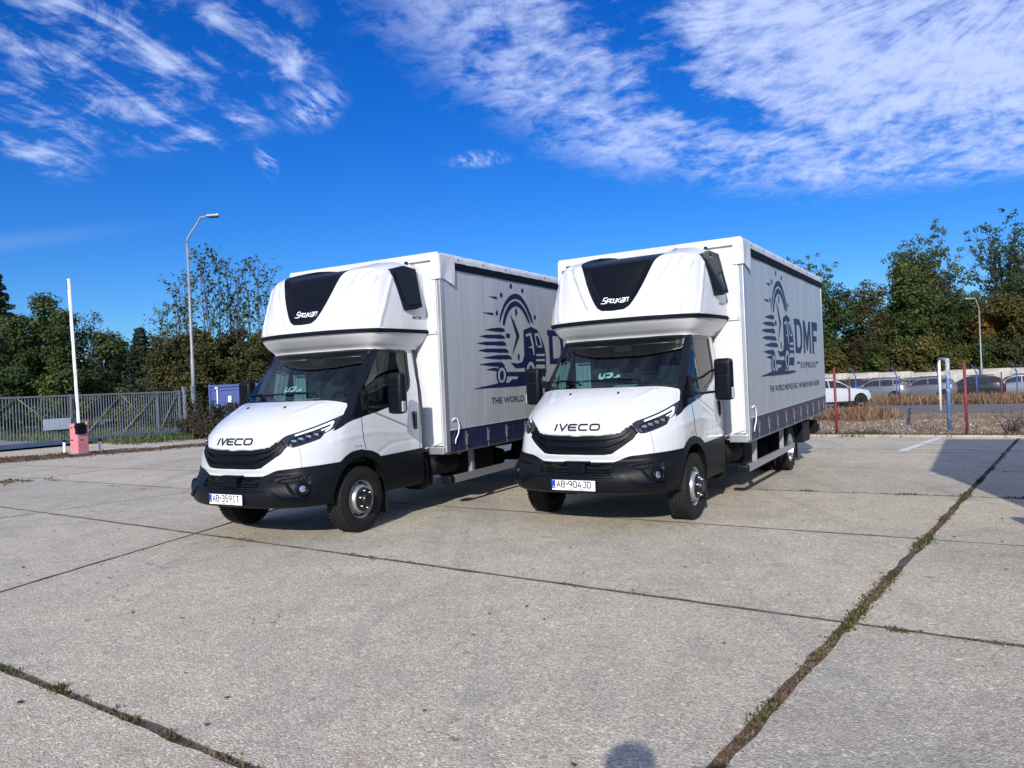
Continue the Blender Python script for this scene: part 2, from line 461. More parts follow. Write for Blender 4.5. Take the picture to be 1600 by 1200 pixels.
SLP=[
(2.11,[(-.41,0),(-.42,.27),(-.45,.52),(-.48,.72),(-.53,.835),(-.75,.885),(-1.28,.90)]),
(2.145,[(-.39,0),(-.40,.275),(-.43,.53),(-.46,.735),(-.52,.85),(-.75,.905),(-1.29,.93)]),
(2.20,[(-.30,0),(-.31,.30),(-.345,.565),(-.40,.78),(-.49,.91),(-.76,.97),(-1.30,1.0)]),
(2.29,[(-.185,0),(-.195,.32),(-.245,.59),(-.325,.81),(-.455,.96),(-.77,1.03),(-1.31,1.068)]),
(2.35,[(-.165,0),(-.175,.32),(-.225,.59),(-.31,.815),(-.445,.975),(-.78,1.045),(-1.31,1.08)]),
(2.50,[(-.20,0),(-.215,.33),(-.26,.595),(-.34,.82),(-.475,.975),(-.795,1.043),(-1.32,1.08)]),
(2.66,[(-.245,0),(-.26,.325),(-.305,.59),(-.39,.81),(-.525,.965),(-.825,1.033),(-1.32,1.072)]),
(2.88,[(-.305,0),(-.32,.325),(-.375,.58),(-.465,.795),(-.595,.945),(-.865,1.014),(-1.32,1.057)]),
(3.04,[(-.36,0),(-.375,.325),(-.43,.57),(-.525,.775),(-.655,.92),(-.905,.99),(-1.32,1.042)]),
(3.11,[(-.44,0),(-.455,.32),(-.51,.56),(-.605,.76),(-.72,.89),(-.935,.968),(-1.32,1.022)]),
(3.165,[(-.63,0),(-.64,.31),(-.68,.535),(-.75,.72),(-.82,.85),(-.98,.92),(-1.32,.985)]),
(3.22,[(-.86,0),(-.865,.30),(-.89,.505),(-.93,.67),(-.975,.78),(-1.06,.835),(-1.32,.89)]),
(3.26,[(-1.08,0),(-1.08,.28),(-1.09,.465),(-1.10,.60),(-1.13,.685),(-1.17,.735),(-1.33,.78)]),
(3.275,[(-1.33,0),(-1.33,.25),(-1.33,.41),(-1.335,.53),(-1.335,.61),(-1.335,.65),(-1.335,.70)]),
]
def grid(L):
    G=np.array([[(p[0],p[1],z) for p in row] for z,row in L],float) # V,7,3
    # extend mirrored
    M=G[:,1:][:,::-1]*np.array([1,-1,1])
    return np.concatenate([M,G],1) # V,13,3 ; u=-6..6
def cr(P,t):
    "catmull-rom along axis 0, t array -> len(t),...."
    n=len(P); t=np.clip(t,0,n-1-1e-9); i=t.astype(int); f=t-i
    Pe=np.concatenate([(2*P[0]-P[1])[None],P,(2*P[-1]-P[-2])[None],(3*P[-1]-2*P[-2])[None]],0)
    a,b,c,d=Pe[i],Pe[i+1],Pe[i+2],Pe[i+3]
    f=f.reshape((-1,)+(1,)*(P.ndim-1))
    return .5*(2*b+(c-a)*f+(2*a-5*b+4*c-d)*f*f+(3*b-a-3*c+d)*f**3)
def S(G,u,v):
    "u in -6..6, v in 0..V-1 arrays -> (n,3)"
    u=np.asarray(u,float)+6; v=np.asarray(v,float)
    nv,nu=G.shape[:2]
    def w(t,n):
        t=np.clip(t,0,n-1-1e-9); i=t.astype(int); f=t-i
        W=np.stack([-.5*f+f*f-.5*f**3,1-2.5*f*f+1.5*f**3,.5*f+2*f*f-1.5*f**3,-.5*f*f+.5*f**3],1)
        return i,W
    E=np.concatenate([(2*G[0]-G[1])[None],G,(2*G[-1]-G[-2])[None]],0)
    E=np.concatenate([(2*E[:,0]-E[:,1])[:,None],E,(2*E[:,-1]-E[:,-2])[:,None]],1)
    iv,wv=w(v,nv); iu,wu=w(u,nu)
    o=np.zeros((len(u),3))
    for a in range(4):
        for b in range(4):
            o+= (wv[:,a]*wu[:,b])[:,None]*E[iv+a,iu+b]
    return o
GC=grid(CAB);GS=grid(SLP)

UVC = {"hood": [[0, 8.165], [0.751, 8.181], [1.305, 8.317], [1.495, 8.403], [1.671, 8.656], [1.886, 9.2], [2.116, 9.604], [2.534, 9.915], [3.085, 10.397], [3.732, 11.061], [4.259, 11.55], [4.235, 12.726], [4.023, 13.306], [2.6, 14.55], [1.4, 14.75], [0, 14.8]], "grille": [[0, 8.199], [0.752, 8.249], [1.307, 8.35], [1.498, 8.47], [1.673, 8.722], [1.883, 9.267], [2.233, 8.399], [1.302, 6.382], [1.208, 6.152], [0.96, 6.037], [0, 6.02]], "headlight": [[1.885, 9.234], [2.105, 9.736], [2.517, 10.08], [3.063, 10.596], [3.719, 11.276], [4.223, 11.668], [4.23, 11.365], [4.0, 10.132], [3.614, 9.62], [3.493, 9.07], [3.22, 8.791], [2.882, 8.519], [2.526, 8.301], [2.297, 8.292], [2.172, 8.573]], "signature": [[2.441, 9.534], [2.472, 9.661], [3.104, 10.2], [3.797, 10.91], [3.898, 10.827], [3.855, 10.223], [3.798, 10.029], [3.646, 9.75], [3.584, 9.862], [3.748, 10.172], [3.765, 10.571], [3.124, 9.967], [2.516, 9.493]], "signature2": [[3.425, 9.988], [3.748, 10.339], [3.731, 10.175], [3.49, 9.891]], "lens": [[2.309, 9.189], [2.519, 9.459], [3.02, 9.785], [3.463, 9.781], [3.554, 9.597], [3.467, 9.176], [3.196, 8.896], [2.532, 8.434], [2.333, 8.456], [2.233, 8.8]], "trim": [[0, 14.0], [2.5, 14.0], [4.03, 12.02], [4.23, 11.365], [4.0, 10.132], [3.942, 9.83], [4.432, 10.242], [5.071, 11.098], [5.337, 11.604], [5.489, 12.086], [5.641, 13.497], [5.802, 15.584], [5.848, 16.162], [5.858, 16.586], [5.827, 18.463], [5.746, 18.816], [4.647, 18.983], [3.751, 18.942], [3.2, 19.0], [1.5, 19.05], [0, 19.05]], "windscreen": [[0, 14.3], [2.3, 14.2], [3.81, 13.452], [3.461, 15.577], [3.515, 18.658], [3.0, 18.6], [1.5, 18.75], [0, 18.8]], "quarter_window": [[4.732, 18.19], [5.134, 17.085], [5.34, 13.254], [5.149, 13.713], [4.863, 16.267], [4.587, 16.866], [4.607, 17.5]], "side_window": [[5.025, 18.569], [5.754, 18.493], [5.808, 16.645], [5.794, 16.135], [5.75, 15.64], [5.488, 12.919], [5.422, 12.718]], "lower": [[0, 4.912], [0.827, 4.849], [1.267, 4.883], [1.707, 5.633], [1.898, 5.833], [2.706, 6.055], [3.496, 6.186], [3.912, 6.272], [4.248, 6.325], [4.482, 6.813], [4.813, 7.322], [5.027, 7.421], [5.209, 7.097], [5.299, 6.67], [5.341, 6.217], [5.971, 6.423]], "arch": [[3.986, -1], [3.986, 0.161], [4.002, 1.49], [4.045, 2.246], [4.123, 3.089], [4.239, 3.963], [4.338, 4.739], [4.482, 5.416], [4.641, 5.941], [4.782, 6.271], [4.901, 6.459], [5.0, 6.52], [5.083, 6.459], [5.154, 6.271], [5.216, 5.941], [5.27, 5.416], [5.315, 4.739], [5.353, 3.963], [5.383, 3.089], [5.405, 2.246], [5.419, 1.49], [5.423, 0.161], [5.423, -1]], "intake": [[0, 4.723], [0.837, 4.668], [1.222, 4.668], [1.335, 4.491], [1.216, 3.064], [0.729, 2.959], [0, 2.954]], "fogbay": [[1.671, 4.341], [3.209, 4.942], [3.283, 3.753], [3.319, 2.382], [3.164, 1.812], [2.737, 1.939], [2.369, 3.715], [1.968, 4.157]], "fog": [[3.067, 2.825]], "crease": [[0, 2.91], [1.628, 2.903], [1.814, 2.833], [2.323, 1.813], [3.052, 1.721], [3.254, 1.85], [2.956, 1.425], [2.204, 1.391], [1.634, 2.524], [0, 2.649]], "door_front_line": [[5.066, 11.161], [5.095, 10.244], [5.09, 8.94], [5.104, 8.238], [5.129, 7.331]], "door_rear_line": [[5.972, 19.292], [5.959, 18.517], [5.983, 17.36], [5.999, 16.337], [5.991, 13.8], [5.988, 11.105], [5.965, 7.838], [5.951, 6.538]], "ridge1": [[3.92, 8.721], [4.726, 8.965], [5.087, 9.143], [5.302, 9.264], [5.473, 9.045], [5.705, 8.701]], "ridge2": [[5.347, 6.771], [5.508, 7.555], [5.698, 7.679], [5.931, 7.696]], "ridge3": [[5.195, 11.334], [5.304, 11.069], [5.533, 10.051], [5.727, 9.076], [5.759, 8.163]], "ridge4": [[1.769, 11.963], [2.008, 12.485], [2.191, 13.123], [2.358, 13.475]], "handle": [[5.859, 11.196], [5.95, 9.022]], "washer": [[0.974, 12.945]]}
UVS = {"panel": [[0, 4.704], [0.441, 4.758], [0.625, 4.992], [0.758, 5.358], [0.97, 5.993], [1.28, 6.79], [1.574, 7.763], [1.848, 8.62], [2.148, 9.764], [2.599, 11.367], [1.9, 13], [0, 13]], "flute": [[2.762, 9.442], [2.571, 9.067], [2.178, 7.473], [1.671, 6.558], [1.317, 5.857], [0.984, 4.857], [1.071, 4.749], [1.592, 4.966], [1.984, 6.148], [2.43, 6.77], [3.463, 8.895]], "pleat1": [[3.615, 7.679], [3.376, 7.112], [3.069, 5.81], [2.833, 4.197]], "pleat2": [[4.535, 7.633], [4.314, 6.388], [4.142, 5.034], [4.069, 4.009]], "swin": [[4.153, 9.263], [5.972, 11.542], [5.758, 9.524], [5.774, 5.474], [5.135, 5.597]], "text": [[0.425, 5.568], [0.463, 5.546]], "pro": [[5.314, 5.014], [5.596, 5.087]]}


def in_poly(P, poly):
    x, y = P[:, 0], P[:, 1]; inside = np.zeros(len(P), bool)
    n = len(poly); j = n - 1
    for i in range(n):
        xi, yi = poly[i]; xj, yj = poly[j]
        c = ((yi > y) != (yj > y))
        with np.errstate(divide='ignore', invalid='ignore'):
            inside ^= c & (x < (xj - xi) * (y - yi) / (yj - yi + 1e-15) + xi)
        j = i
    return inside


def densify(pl, n=8, closed=True):
    o = []; m = len(pl)
    for i in range(m if closed else m - 1):
        a, b_ = np.array(pl[i], float), np.array(pl[(i + 1) % m], float)
        for k in range(n): o.append(a + (b_ - a) * k / n)
    if not closed: o.append(np.array(pl[-1], float))
    return np.array(o)


def loops_of(half):
    """half outline in (u>=0,v) -> closed loops on both sides"""
    if half[0][0] == 0 and half[-1][0] == 0:
        return [list(map(tuple, half)) + [(-u, v) for u, v in half[::-1] if u != 0]]
    return [list(map(tuple, half)), [(-u, v) for u, v in half]]


class Shell:
    def __init__(s, G, ridges=(), recesses=()):
        s.G = G; s.V = G.shape[0] - 1
        s.ridges = []
        for pl, w, a in ridges:
            d = densify(pl, 10, False)
            P = np.concatenate([S(G, d[:, 0], d[:, 1]), S(G, -d[:, 0], d[:, 1])])
            s.ridges.append((P, w, a))
        s.rec = []
        for half, w, depth in recesses:
            loops = loops_of(half)
            bp = np.concatenate([densify(l, 10) for l in loops])
            if half[0][0] == 0: bp = bp[np.abs(bp[:, 1] - 13) > 0.05]
            s.rec.append((loops, S(G, bp[:, 0], bp[:, 1]), w, depth))
    def nbase(s, f, u, v):
        e = 0.02
        v0 = np.clip(v - e, 0, s.V); v1 = np.clip(v + e, 0, s.V)
        u0 = np.clip(u - e, -6, 6); u1 = np.clip(u + e, -6, 6)
        du = f(u1, v) - f(u0, v); dv = f(u, v1) - f(u, v0)
        n = np.cross(du, dv); l = np.linalg.norm(n, axis=1, keepdims=True); l[l < 1e-12] = 1
        return n / l
    def base(s, u, v): return S(s.G, u, v)
    def disp(s, u, v, P):
        d = np.zeros(len(u))
        for Q, w, a in s.ridges:
            m = np.full(len(u), 1e9)
            lo = Q.min(0) - 3 * w; hi = Q.max(0) + 3 * w
            near = np.where(((P > lo) & (P < hi)).all(1))[0]
            if len(near) == 0: continue
            m[near] = np.sqrt(((P[near][:, None] - Q[None]) ** 2).sum(2).min(1))
            d += a * np.exp(-(m / w) ** 2)
        for loops, Q, w, depth in s.rec:
            ins = np.zeros(len(u), bool)
            for l in loops: ins |= in_poly(np.stack([u, v], 1), l)
            idx = np.where(ins)[0]
            if len(idx) == 0: continue
            m = np.sqrt(((P[idx][:, None] - Q[None]) ** 2).sum(2).min(1))
            t = np.clip(m / w, 0, 1); k = np.clip((10.6 - v[idx]) / 2.5, 0, 1) if depth == 0.033 else 1.0; d[idx] -= depth * k * t * t * (3 - 2 * t)
        return d
    def pt(s, u, v):
        u = np.asarray(u, float); v = np.asarray(v, float)
        P = s.base(u, v)
        if not s.ridges and not s.rec: return P
        d = s.disp(u, v, P)
        return P + s.nbase(s.base, u, v) * d[:, None]
    def nrm(s, u, v):
        return s.nbase(s.pt, np.asarray(u, float), np.asarray(v, float))
    def solve(s, x=None, y=None, z=None, u=1.0, v=3.0):
        """find (u,v) where two of the coordinates take the given values"""
        idx = [i for i, q in enumerate((x, y, z)) if q is not None]
        tgt = np.array([q for q in (x, y, z) if q is not None], float)
        q = np.array([u, v], float)
        for _ in range(40):
            f = S(s.G, [q[0]], [q[1]])[0][idx] - tgt
            if np.abs(f).max() < 1e-5: break
            e = 1e-3
            J = np.stack([(S(s.G, [q[0] + e], [q[1]])[0][idx] - tgt - f) / e, (S(s.G, [q[0]], [q[1] + e])[0][idx] - tgt - f) / e], 1)
            st = np.linalg.lstsq(J, -f, rcond=None)[0]
            q += np.clip(st, -0.5, 0.5); q[0] = np.clip(q[0], -6, 6); q[1] = np.clip(q[1], 0, s.V)
        return q


def panels(sh, us, vs, regions, default, skip=()):
    """cut the (u,v) domain along all outlines; regions = [(name, half outline)], first hit wins.
    returns {name: (verts uv, tris)}"""
    K = np.array([0.25, 0.10])
    pts = []; edges = []
    def add_loop(l):
        l = densify(l, 3)
        l[:, 1] = np.clip(l[:, 1], 0, sh.V); l[:, 0] = np.clip(l[:, 0], -6, 6)
        keep = [l[0]]
        for q in l[1:]:
            if np.abs((q - keep[-1]) * K).max() > 0.0008: keep.append(q)
        if np.abs((keep[0] - keep[-1]) * K).max() < 0.0008: keep.pop()
        b0 = len(pts)
        for q in keep: pts.append(q)
        for k in range(len(keep)): edges.append((b0 + k, b0 + (k + 1) % len(keep)))
    reg = []
    for name, half in regions:
        ls = loops_of(half); reg.append((name, ls))
        for l in ls: add_loop(l)
    B = np.array(pts)
    U, V = np.meshgrid(us, vs); gp = np.stack([U.ravel(), V.ravel()], 1)
    # drop grid points that crowd an outline
    keep = np.ones(len(gp), bool)
    Bk = B * K
    seg = np.array(edges); A0 = Bk[seg[:, 0]]; A1 = Bk[seg[:, 1]]; D = A1 - A0; L2 = (D ** 2).sum(1) + 1e-12
    gk = gp * K
    for c0 in range(0, len(gp), 2000):
        g_ = gk[c0:c0 + 2000]
        t = np.clip(((g_[:, None] - A0[None]) * D[None]).sum(2) / L2[None], 0, 1)
        d = np.sqrt((((A0[None] + t[..., None] * D[None]) - g_[:, None]) ** 2).sum(2)).min(1)
        onb = (np.abs(gp[c0:c0 + 2000, 0]) > 5.999) | (gp[c0:c0 + 2000, 1] < 1e-6) | (gp[c0:c0 + 2000, 1] > sh.V - 1e-6)
        keep[c0:c0 + 2000] = (d > 0.009) | onb
    gp = gp[keep]
    allp = np.concatenate([B, gp]) * K
    res = delaunay_2d_cdt([Vector(p) for p in allp], edges, [], 0, 1e-5)
    UVp = np.array([(p.x, p.y) for p in res[0]]) / K
    T = np.array([f for f in res[2] if len(f) == 3], int)
    cen = UVp[T].mean(1)
    # drop slivers
    a = UVp[T[:, 1]] - UVp[T[:, 0]]; b_ = UVp[T[:, 2]] - UVp[T[:, 0]]
    T = T[np.abs(a[:, 0] * b_[:, 1] - a[:, 1] * b_[:, 0]) > 1e-7]; cen = UVp[T].mean(1)
    lab = np.full(len(T), -1)
    for i, (name, ls) in enumerate(reg):
        ins = np.zeros(len(T), bool)
        for l in ls: ins |= in_poly(cen, l)
        lab[(lab < 0) & ins] = i
    out = {}
    for i, (name, ls) in enumerate(reg + [(default, None)]):
        k = i if ls is not None else -1
        if name in skip: continue
        t = T[lab == k]
        if len(t): out.setdefault(name, []).append(t)
    return UVp, {k: np.concatenate(v) for k, v in out.items()}


def shell_mesh(name, sh, UVp, T, off=0.0, skirt=0.02, double=False):
    used, inv = np.unique(T, return_inverse=True); T = inv.reshape(T.shape)
    uv = UVp[used]; P = sh.pt(uv[:, 0], uv[:, 1]); N = sh.nrm(uv[:, 0], uv[:, 1])
    top = P + N * off
    # orient
    fn = np.cross(top[T[:, 1]] - top[T[:, 0]], top[T[:, 2]] - top[T[:, 0]])
    flip = (fn * N[T[:, 0]]).sum(1) < 0
    T[flip] = T[flip][:, ::-1]
    V = [top]; NN = [N]; F = [T]
    if skirt > 0:
        from collections import Counter
        cnt = {}
        for t in T:
            for a, b_ in ((t[0], t[1]), (t[1], t[2]), (t[2], t[0])):
                key = (min(a, b_), max(a, b_)); cnt.setdefault(key, []).append((a, b_))
        be = [v[0] for v in cnt.values() if len(v) == 1]
        if be:
            be = np.array(be); a, b_ = be[:, 0], be[:, 1]
            q = np.stack([top[a], top[b_], top[b_] - N[b_] * skirt, top[a] - N[a] * skirt], 1)
            en = np.cross(q[:, 3] - q[:, 0], q[:, 1] - q[:, 0]); l = np.linalg.norm(en, axis=1, keepdims=True); l[l < 1e-12] = 1; en /= l
            base = len(top); n = len(be)
            V.append(q.reshape(-1, 3)); NN.append(np.repeat(en, 4, 0))
            i0 = base + np.arange(n) * 4
            F.append(np.stack([i0, i0 + 3, i0 + 2], 1)); F.append(np.stack([i0, i0 + 2, i0 + 1], 1))
    V = np.concatenate(V); NN = np.concatenate(NN); F = np.concatenate(F)
    me = np_mesh(name, V, F, True)
    me.normals_split_custom_set_from_vertices([tuple(x) for x in NN])
    return me


def surf_ribbon(mb, sh, uv, w, off=0.001, th=0.004, closed=False):
    """thin strip that follows the shell along a (u,v) polyline"""
    d = densify(uv, 6, closed) if len(uv) > 1 else np.array(uv)
    P = sh.pt(d[:, 0], d[:, 1]); N = sh.nrm(d[:, 0], d[:, 1])
    n = len(d)
    tan = np.roll(P, -1, 0) - np.roll(P, 1, 0)
    if not closed: tan[0] = P[1] - P[0]; tan[-1] = P[-1] - P[-2]
    S_ = np.cross(N, tan); S_ /= np.linalg.norm(S_, axis=1, keepdims=True) + 1e-12
    rings = []
    for i in range(n):
        a = P[i] + S_[i] * w / 2; b_ = P[i] - S_[i] * w / 2
        rings.append([mb.bm.verts.new(a - N[i] * 0.004), mb.bm.verts.new(a + N[i] * (off + th)), mb.bm.verts.new(b_ + N[i] * (off + th)), mb.bm.verts.new(b_ - N[i] * 0.004)])
    m = n if closed else n - 1
    for i in range(m):
        a, b_ = rings[i], rings[(i + 1) % n]
        for k in range(3): mb.bm.faces.new((a[k], a[k + 1], b_[k + 1], b_[k]))
    if not closed:
        mb.bm.faces.new(rings[0]); mb.bm.faces.new(rings[-1][::-1])


def ribbon2d(pts, w, closed=False):
    """2d polyline -> list of quads (each 4 2d points) with mitred joints"""
    p = [Vector(q) for q in pts]; n = len(p); L = []; Rr = []
    for i in range(n):
        a = p[i - 1] if (i > 0 or closed) else None; c = p[(i + 1) % n] if (i < n - 1 or closed) else None
        d1 = (p[i] - a).normalized() if a is not None else None; d2 = (c - p[i]).normalized() if c is not None else None
        if d1 is None: t = d2; k = 1
        elif d2 is None: t = d1; k = 1
        else:
            t = (d1 + d2); t = t.normalized() if t.length > 1e-6 else d1; k = 1 / max(0.4, t.dot(d1))
        nn = Vector((-t.y, t.x)) * w / 2 * k
        L.append(p[i] + nn); Rr.append(p[i] - nn)
    return [(L[i], L[(i + 1) % n], Rr[(i + 1) % n], Rr[i]) for i in range(n if closed else n - 1)]


def text_mesh(body, size=1.0, bold=0.0, shear=0.0, spacing=1.0, extrude=0.0):
    cu = bpy.data.curves.new('t', 'FONT'); cu.body = body; cu.size = size; cu.offset = bold; cu.shear = shear
    cu.space_character = spacing; cu.extrude = extrude; cu.resolution_u = 3
    o = bpy.data.objects.new('t', cu); COL.objects.link(o)
    bpy.context.view_layer.update()
    dg = bpy.context.evaluated_depsgraph_get()
    me = bpy.data.meshes.new_from_object(o.evaluated_get(dg))
    bpy.data.objects.remove(o); bpy.data.curves.remove(cu)
    co = np.zeros(len(me.vertices) * 3, np.float32); me.vertices.foreach_get('co', co); co = co.reshape(-1, 3)
    return me, co


def set_co(me, co):
    me.vertices.foreach_set('co', np.asarray(co, np.float32).ravel()); me.update()


# ================================================================ the truck
cab = Shell(GC, ridges=[(UVC['ridge1'], 0.03, 0.006), (UVC['ridge2'], 0.022, -0.006), (UVC['ridge3'], 0.03, 0.005), (UVC['ridge4'], 0.03, 0.009)],
            recesses=[(UVC['intake'], 0.01, 0.055), (UVC['fogbay'], 0.035, 0.024), (UVC['grille'], 0.012, 0.028)])
slp = Shell(GS, ridges=[(UVS['pleat1'], 0.026, 0.016), (UVS['pleat2'], 0.03, 0.016)],
            recesses=[(UVS['panel'], 0.085, 0.042), (UVS['flute'], 0.050, 0.033)])

low = UVC['lower'] + [[6, 6.45], [6, -1], [0, -1]]
door = UVC['door_front_line'][::-1] + [[5.0, 12], [4.6, 17], [4.75, 19.35]] + UVC['door_rear_line'][:] + [[5.95, 5.8], [5.13, 5.8]]
wq = UVC['windscreen']
wq = [[u, v] for u, v in wq]
cab_us = np.concatenate([-np.linspace(6, 5, 37)[:-1], -np.linspace(5, 4, 17)[:-1], np.linspace(-4, 4, 145), np.linspace(4, 5, 17)[1:], np.linspace(5, 6, 37)[1:]])
cab_vs = np.concatenate([np.linspace(0, 7, 57)[:-1], np.linspace(7, cab.V, (cab.V - 7) * 5 + 1)])
UVp, parts = panels(cab, cab_us, cab_vs, [
    ('arch', UVC['arch']),
    ('windscreen_hole', [[0, 14.3]] + [q for q in wq[1:]]),
    ('quarter_window', UVC['quarter_window']), ('side_window', UVC['side_window']),
    ('bonnet', UVC['hood']),
    ('light_signature', UVC['signature']), ('light_signature_b', UVC['signature2']), ('lens', UVC['lens']), ('headlight', UVC['headlight']),
    ('grille', UVC['grille']),
    ('black_trim', UVC['trim']),
    ('intake', UVC['intake']), ('fog_bay', UVC['fogbay']),
    ('lower', low),
    ('door', door)], 'cab_body', skip=('arch',))

T = {}                                       # meshes of the truck by part
GRP = 'white curtain sided box trucks parked in a row'
proto = empty('box_truck')


def side_split(Tr, right):
    c = UVp[Tr].mean(1)[:, 0]
    return Tr[(c > 0) if not right else (c < 0)]


def add_panel(name, key, m, off, skirt, parent=None, split=False, sel=None):
    t = parts[key] if sel is None else sel
    if split:
        o = []
        for r_ in (False, True):
            o.append(link(name, shell_mesh(name, cab, UVp, side_split(t, r_), off, skirt), parent or proto, m))
        return o
    return link(name, shell_mesh(name, cab, UVp, t, off, skirt), parent or proto, m)


add_panel('cab_body', 'cab_body', M['paint'], 0.0, 0.02)
add_panel('bonnet', 'bonnet', M['paint'], 0.007, 0.03)
doors = add_panel('door', 'door', M['paint'], 0.002, 0.02, split=True)
add_panel('window_surround', 'black_trim', M['gloss_black'], 0.0, 0.015)
grille = add_panel('grille', 'grille', M['plastic'], 0.0, 0.02)
lowT = parts['lower']; lc = np.abs(UVp[lowT].mean(1)[:, 0])
bumper = add_panel('bumper', None, M['plastic'], 0.010, 0.025, sel=lowT[lc < 4.8])
add_panel('sill_cladding', None, M['plastic'], 0.012, 0.03, split=True, sel=lowT[lc >= 4.8])
add_panel('air_intake', 'intake', M['chassis'], 0.0, 0.01, parent=bumper)
add_panel('fog_light_bay', 'fog_bay', M['plastic'], 0.0, 0.01, parent=bumper, split=True)
for sd, hl in zip((1, -1), add_panel('headlight', 'headlight', M['lamp_dark'], 0.001, 0.03, split=True)):
    t = side_split(parts['lens'], sd < 0)
    link('lens', shell_mesh('lens', cab, UVp, t, 0.002, 0.0), hl, M['lens_glass'])
    link('lens_floor', shell_mesh('lens_floor', cab, UVp, t, -0.05, 0.0), hl, M['reflector_floor'])
    mb = MB()
    lp = np.array(UVC['lens']); c0 = lp.mean(0)
    for i, (fu, fv) in enumerate(((2.52, 8.95), (2.80, 9.15), (3.08, 9.35), (3.34, 9.5))):
        p = cab.pt([sd * fu], [fv])[0]; n = cab.nrm([sd * fu], [fv])[0]; q = p - n * 0.03
        mb.box(q, (0.060, 0.062, 0.075), rot=(0, R(10), R(sd * 35)), bevel=0.012)
        mb.box(q + n * 0.012 + np.array((0, 0, 0.022)), (0.03, 0.045, 0.006), rot=(0, 0, R(sd * 35)))
    mb.build('reflector', M['chrome'], hl)
    t = np.concatenate([side_split(parts['light_signature'], sd < 0), side_split(parts['light_signature_b'], sd < 0)])
    link('light_signature', shell_mesh('light_signature', cab, UVp, t, 0.006, 0.012), hl, M['white_plastic'])
for r_ in (False, True):
    link('side_window', shell_mesh('side_window', cab, UVp, side_split(parts['side_window'], r_), -0.008, 0.0), proto, M['side_glass'])
    link('quarter_window', shell_mesh('quarter_window', cab, UVp, side_split(parts['quarter_window'], r_), -0.006, 0.0), proto, M['side_glass'])
ws = link('windscreen', shell_mesh('windscreen', cab, UVp, parts['windscreen_hole'], -0.004, 0.0), proto, M['glass'])

# door shut lines (dark ribbons standing for shaded gaps), window divider, trim edges
for s in (1, -1):
    for key in ('door_front_line', 'door_rear_line'):
        mb = MB(); surf_ribbon(mb, cab, [[s * u, v] for u, v in UVC[key]], 0.007, 0.0018, 0.0012); mb.build('door_shut_line', M['plastic'], doors[0 if s > 0 else 1])
for s in (1, -1):
    mb = MB(); surf_ribbon(mb, cab, [[s * u, v] for u, v in UVC['trim'][4:11]], 0.004, 0.001, 0.002)
    mb.build('trim_edge', M['chassis'], proto)

for s in (1, -1):
    mb = MB(); surf_ribbon(mb, cab, [[s * 2.75, 8.40], [s * 2.86, 7.4], [s * 2.90, 6.12]], 0.005, 0.0, 0.0012); mb.build('panel_seam', M['strap'], proto)
# grille slats: rules between the upper and lower outline
gp = UVC['grille']; top = np.array(gp[:6]); bot = np.array([gp[10], gp[9], gp[8], gp[7], gp[6]])
def arc_interp(pl, n):
    P = S(GC, pl[:, 0], pl[:, 1]); s_ = np.r_[0, np.cumsum(np.linalg.norm(np.diff(P, axis=0), axis=1))]; s_ /= s_[-1]
    t = np.linspace(0, 1, n); return np.stack([np.interp(t, s_, pl[:, 0]), np.interp(t, s_, pl[:, 1])], 1)
tp, bt = arc_interp(top, 15), arc_interp(bot, 15)
for fr, wd in ((0.14, 0.045), (0.50, 0.034), (0.86, 0.045)):
    mb = MB(); d = (tp * (1 - fr) + bt * fr)[:14]
    full = np.concatenate([(d * [-1, 1])[::-1], d[1:]])
    surf_ribbon(mb, cab, full, wd, 0.026, 0.006)
    mb.build('slat', M['panel_black'], grille)
for fr in (0.32, 0.68):
    d = (tp * (1 - fr) + bt * fr)[:8]; full = np.concatenate([(d * [-1, 1])[::-1], d[1:]])
    mb = MB(); surf_ribbon(mb, cab, full, 0.006, 0.012, 0.004); mb.build('slat', M['panel_black'], grille)

# intake bars, radar block
for v in (3.35, 3.75, 4.15): mb = MB(); surf_ribbon(mb, cab, [[-1.12, v], [0, v], [1.12, v]], 0.014, 0.02, 0.006); mb.build('intake_bar', M['plastic'], bumper)
mb = MB(); mb.box((0.985, 0.02, 0.667), (0.07, 0.215, 0.115), bevel=0.012); mb.box((0.975, 0.02, 0.735), (0.07, 0.30, 0.022), bevel=0.008)
mb.build('radar_sensor', M['panel_black'], bumper)
mb = MB()
for s in (1, -1): surf_ribbon(mb, cab, [[s * u, v] for u, v in UVC['crease'][1:6]], 0.034, 0.010, 0.016)
surf_ribbon(mb, cab, [[-1.64, 2.8], [0, 2.8], [1.64, 2.8]], 0.026, 0.010, 0.014)
mb.build('bumper_moulding', M['panel_black'], bumper)
for s in (1, -1):
    p = cab.pt([s * 3.03], [2.95])[0]; n = Vector(cab.nrm([s * 3.03], [2.95])[0])
    rot = n.to_track_quat('Y', 'Z').to_matrix().to_4x4()
    mb = MB(); mb.lathe([(0.045, 0.02), (0.05, 0.035), (0.07, 0.035), (0.078, 0.02), (0.078, -0.02)], 'Y', seg=24)
    me = mb.mesh('fog_light'); me.transform(Matrix.Translation(p) @ rot)
    fl = link('fog_light', me, bumper, M['panel_black'])
    mb = MB(); mb.lathe([(0.0, 0.024), (0.025, 0.021), (0.046, 0.012)], 'Y', seg=20)
    me = mb.mesh('bulb'); me.transform(Matrix.Translation(p) @ rot)
    fl.data.materials.append(M['chrome'])
    k0 = len(fl.data.polygons)
    bmj = bmesh.new(); bmj.from_mesh(fl.data); bmj.from_mesh(me)
    bmj.faces.ensure_lookup_table()
    for f in bmj.faces[k0:]: f.material_index = 1
    bmj.to_mesh(fl.data); bmj.free()

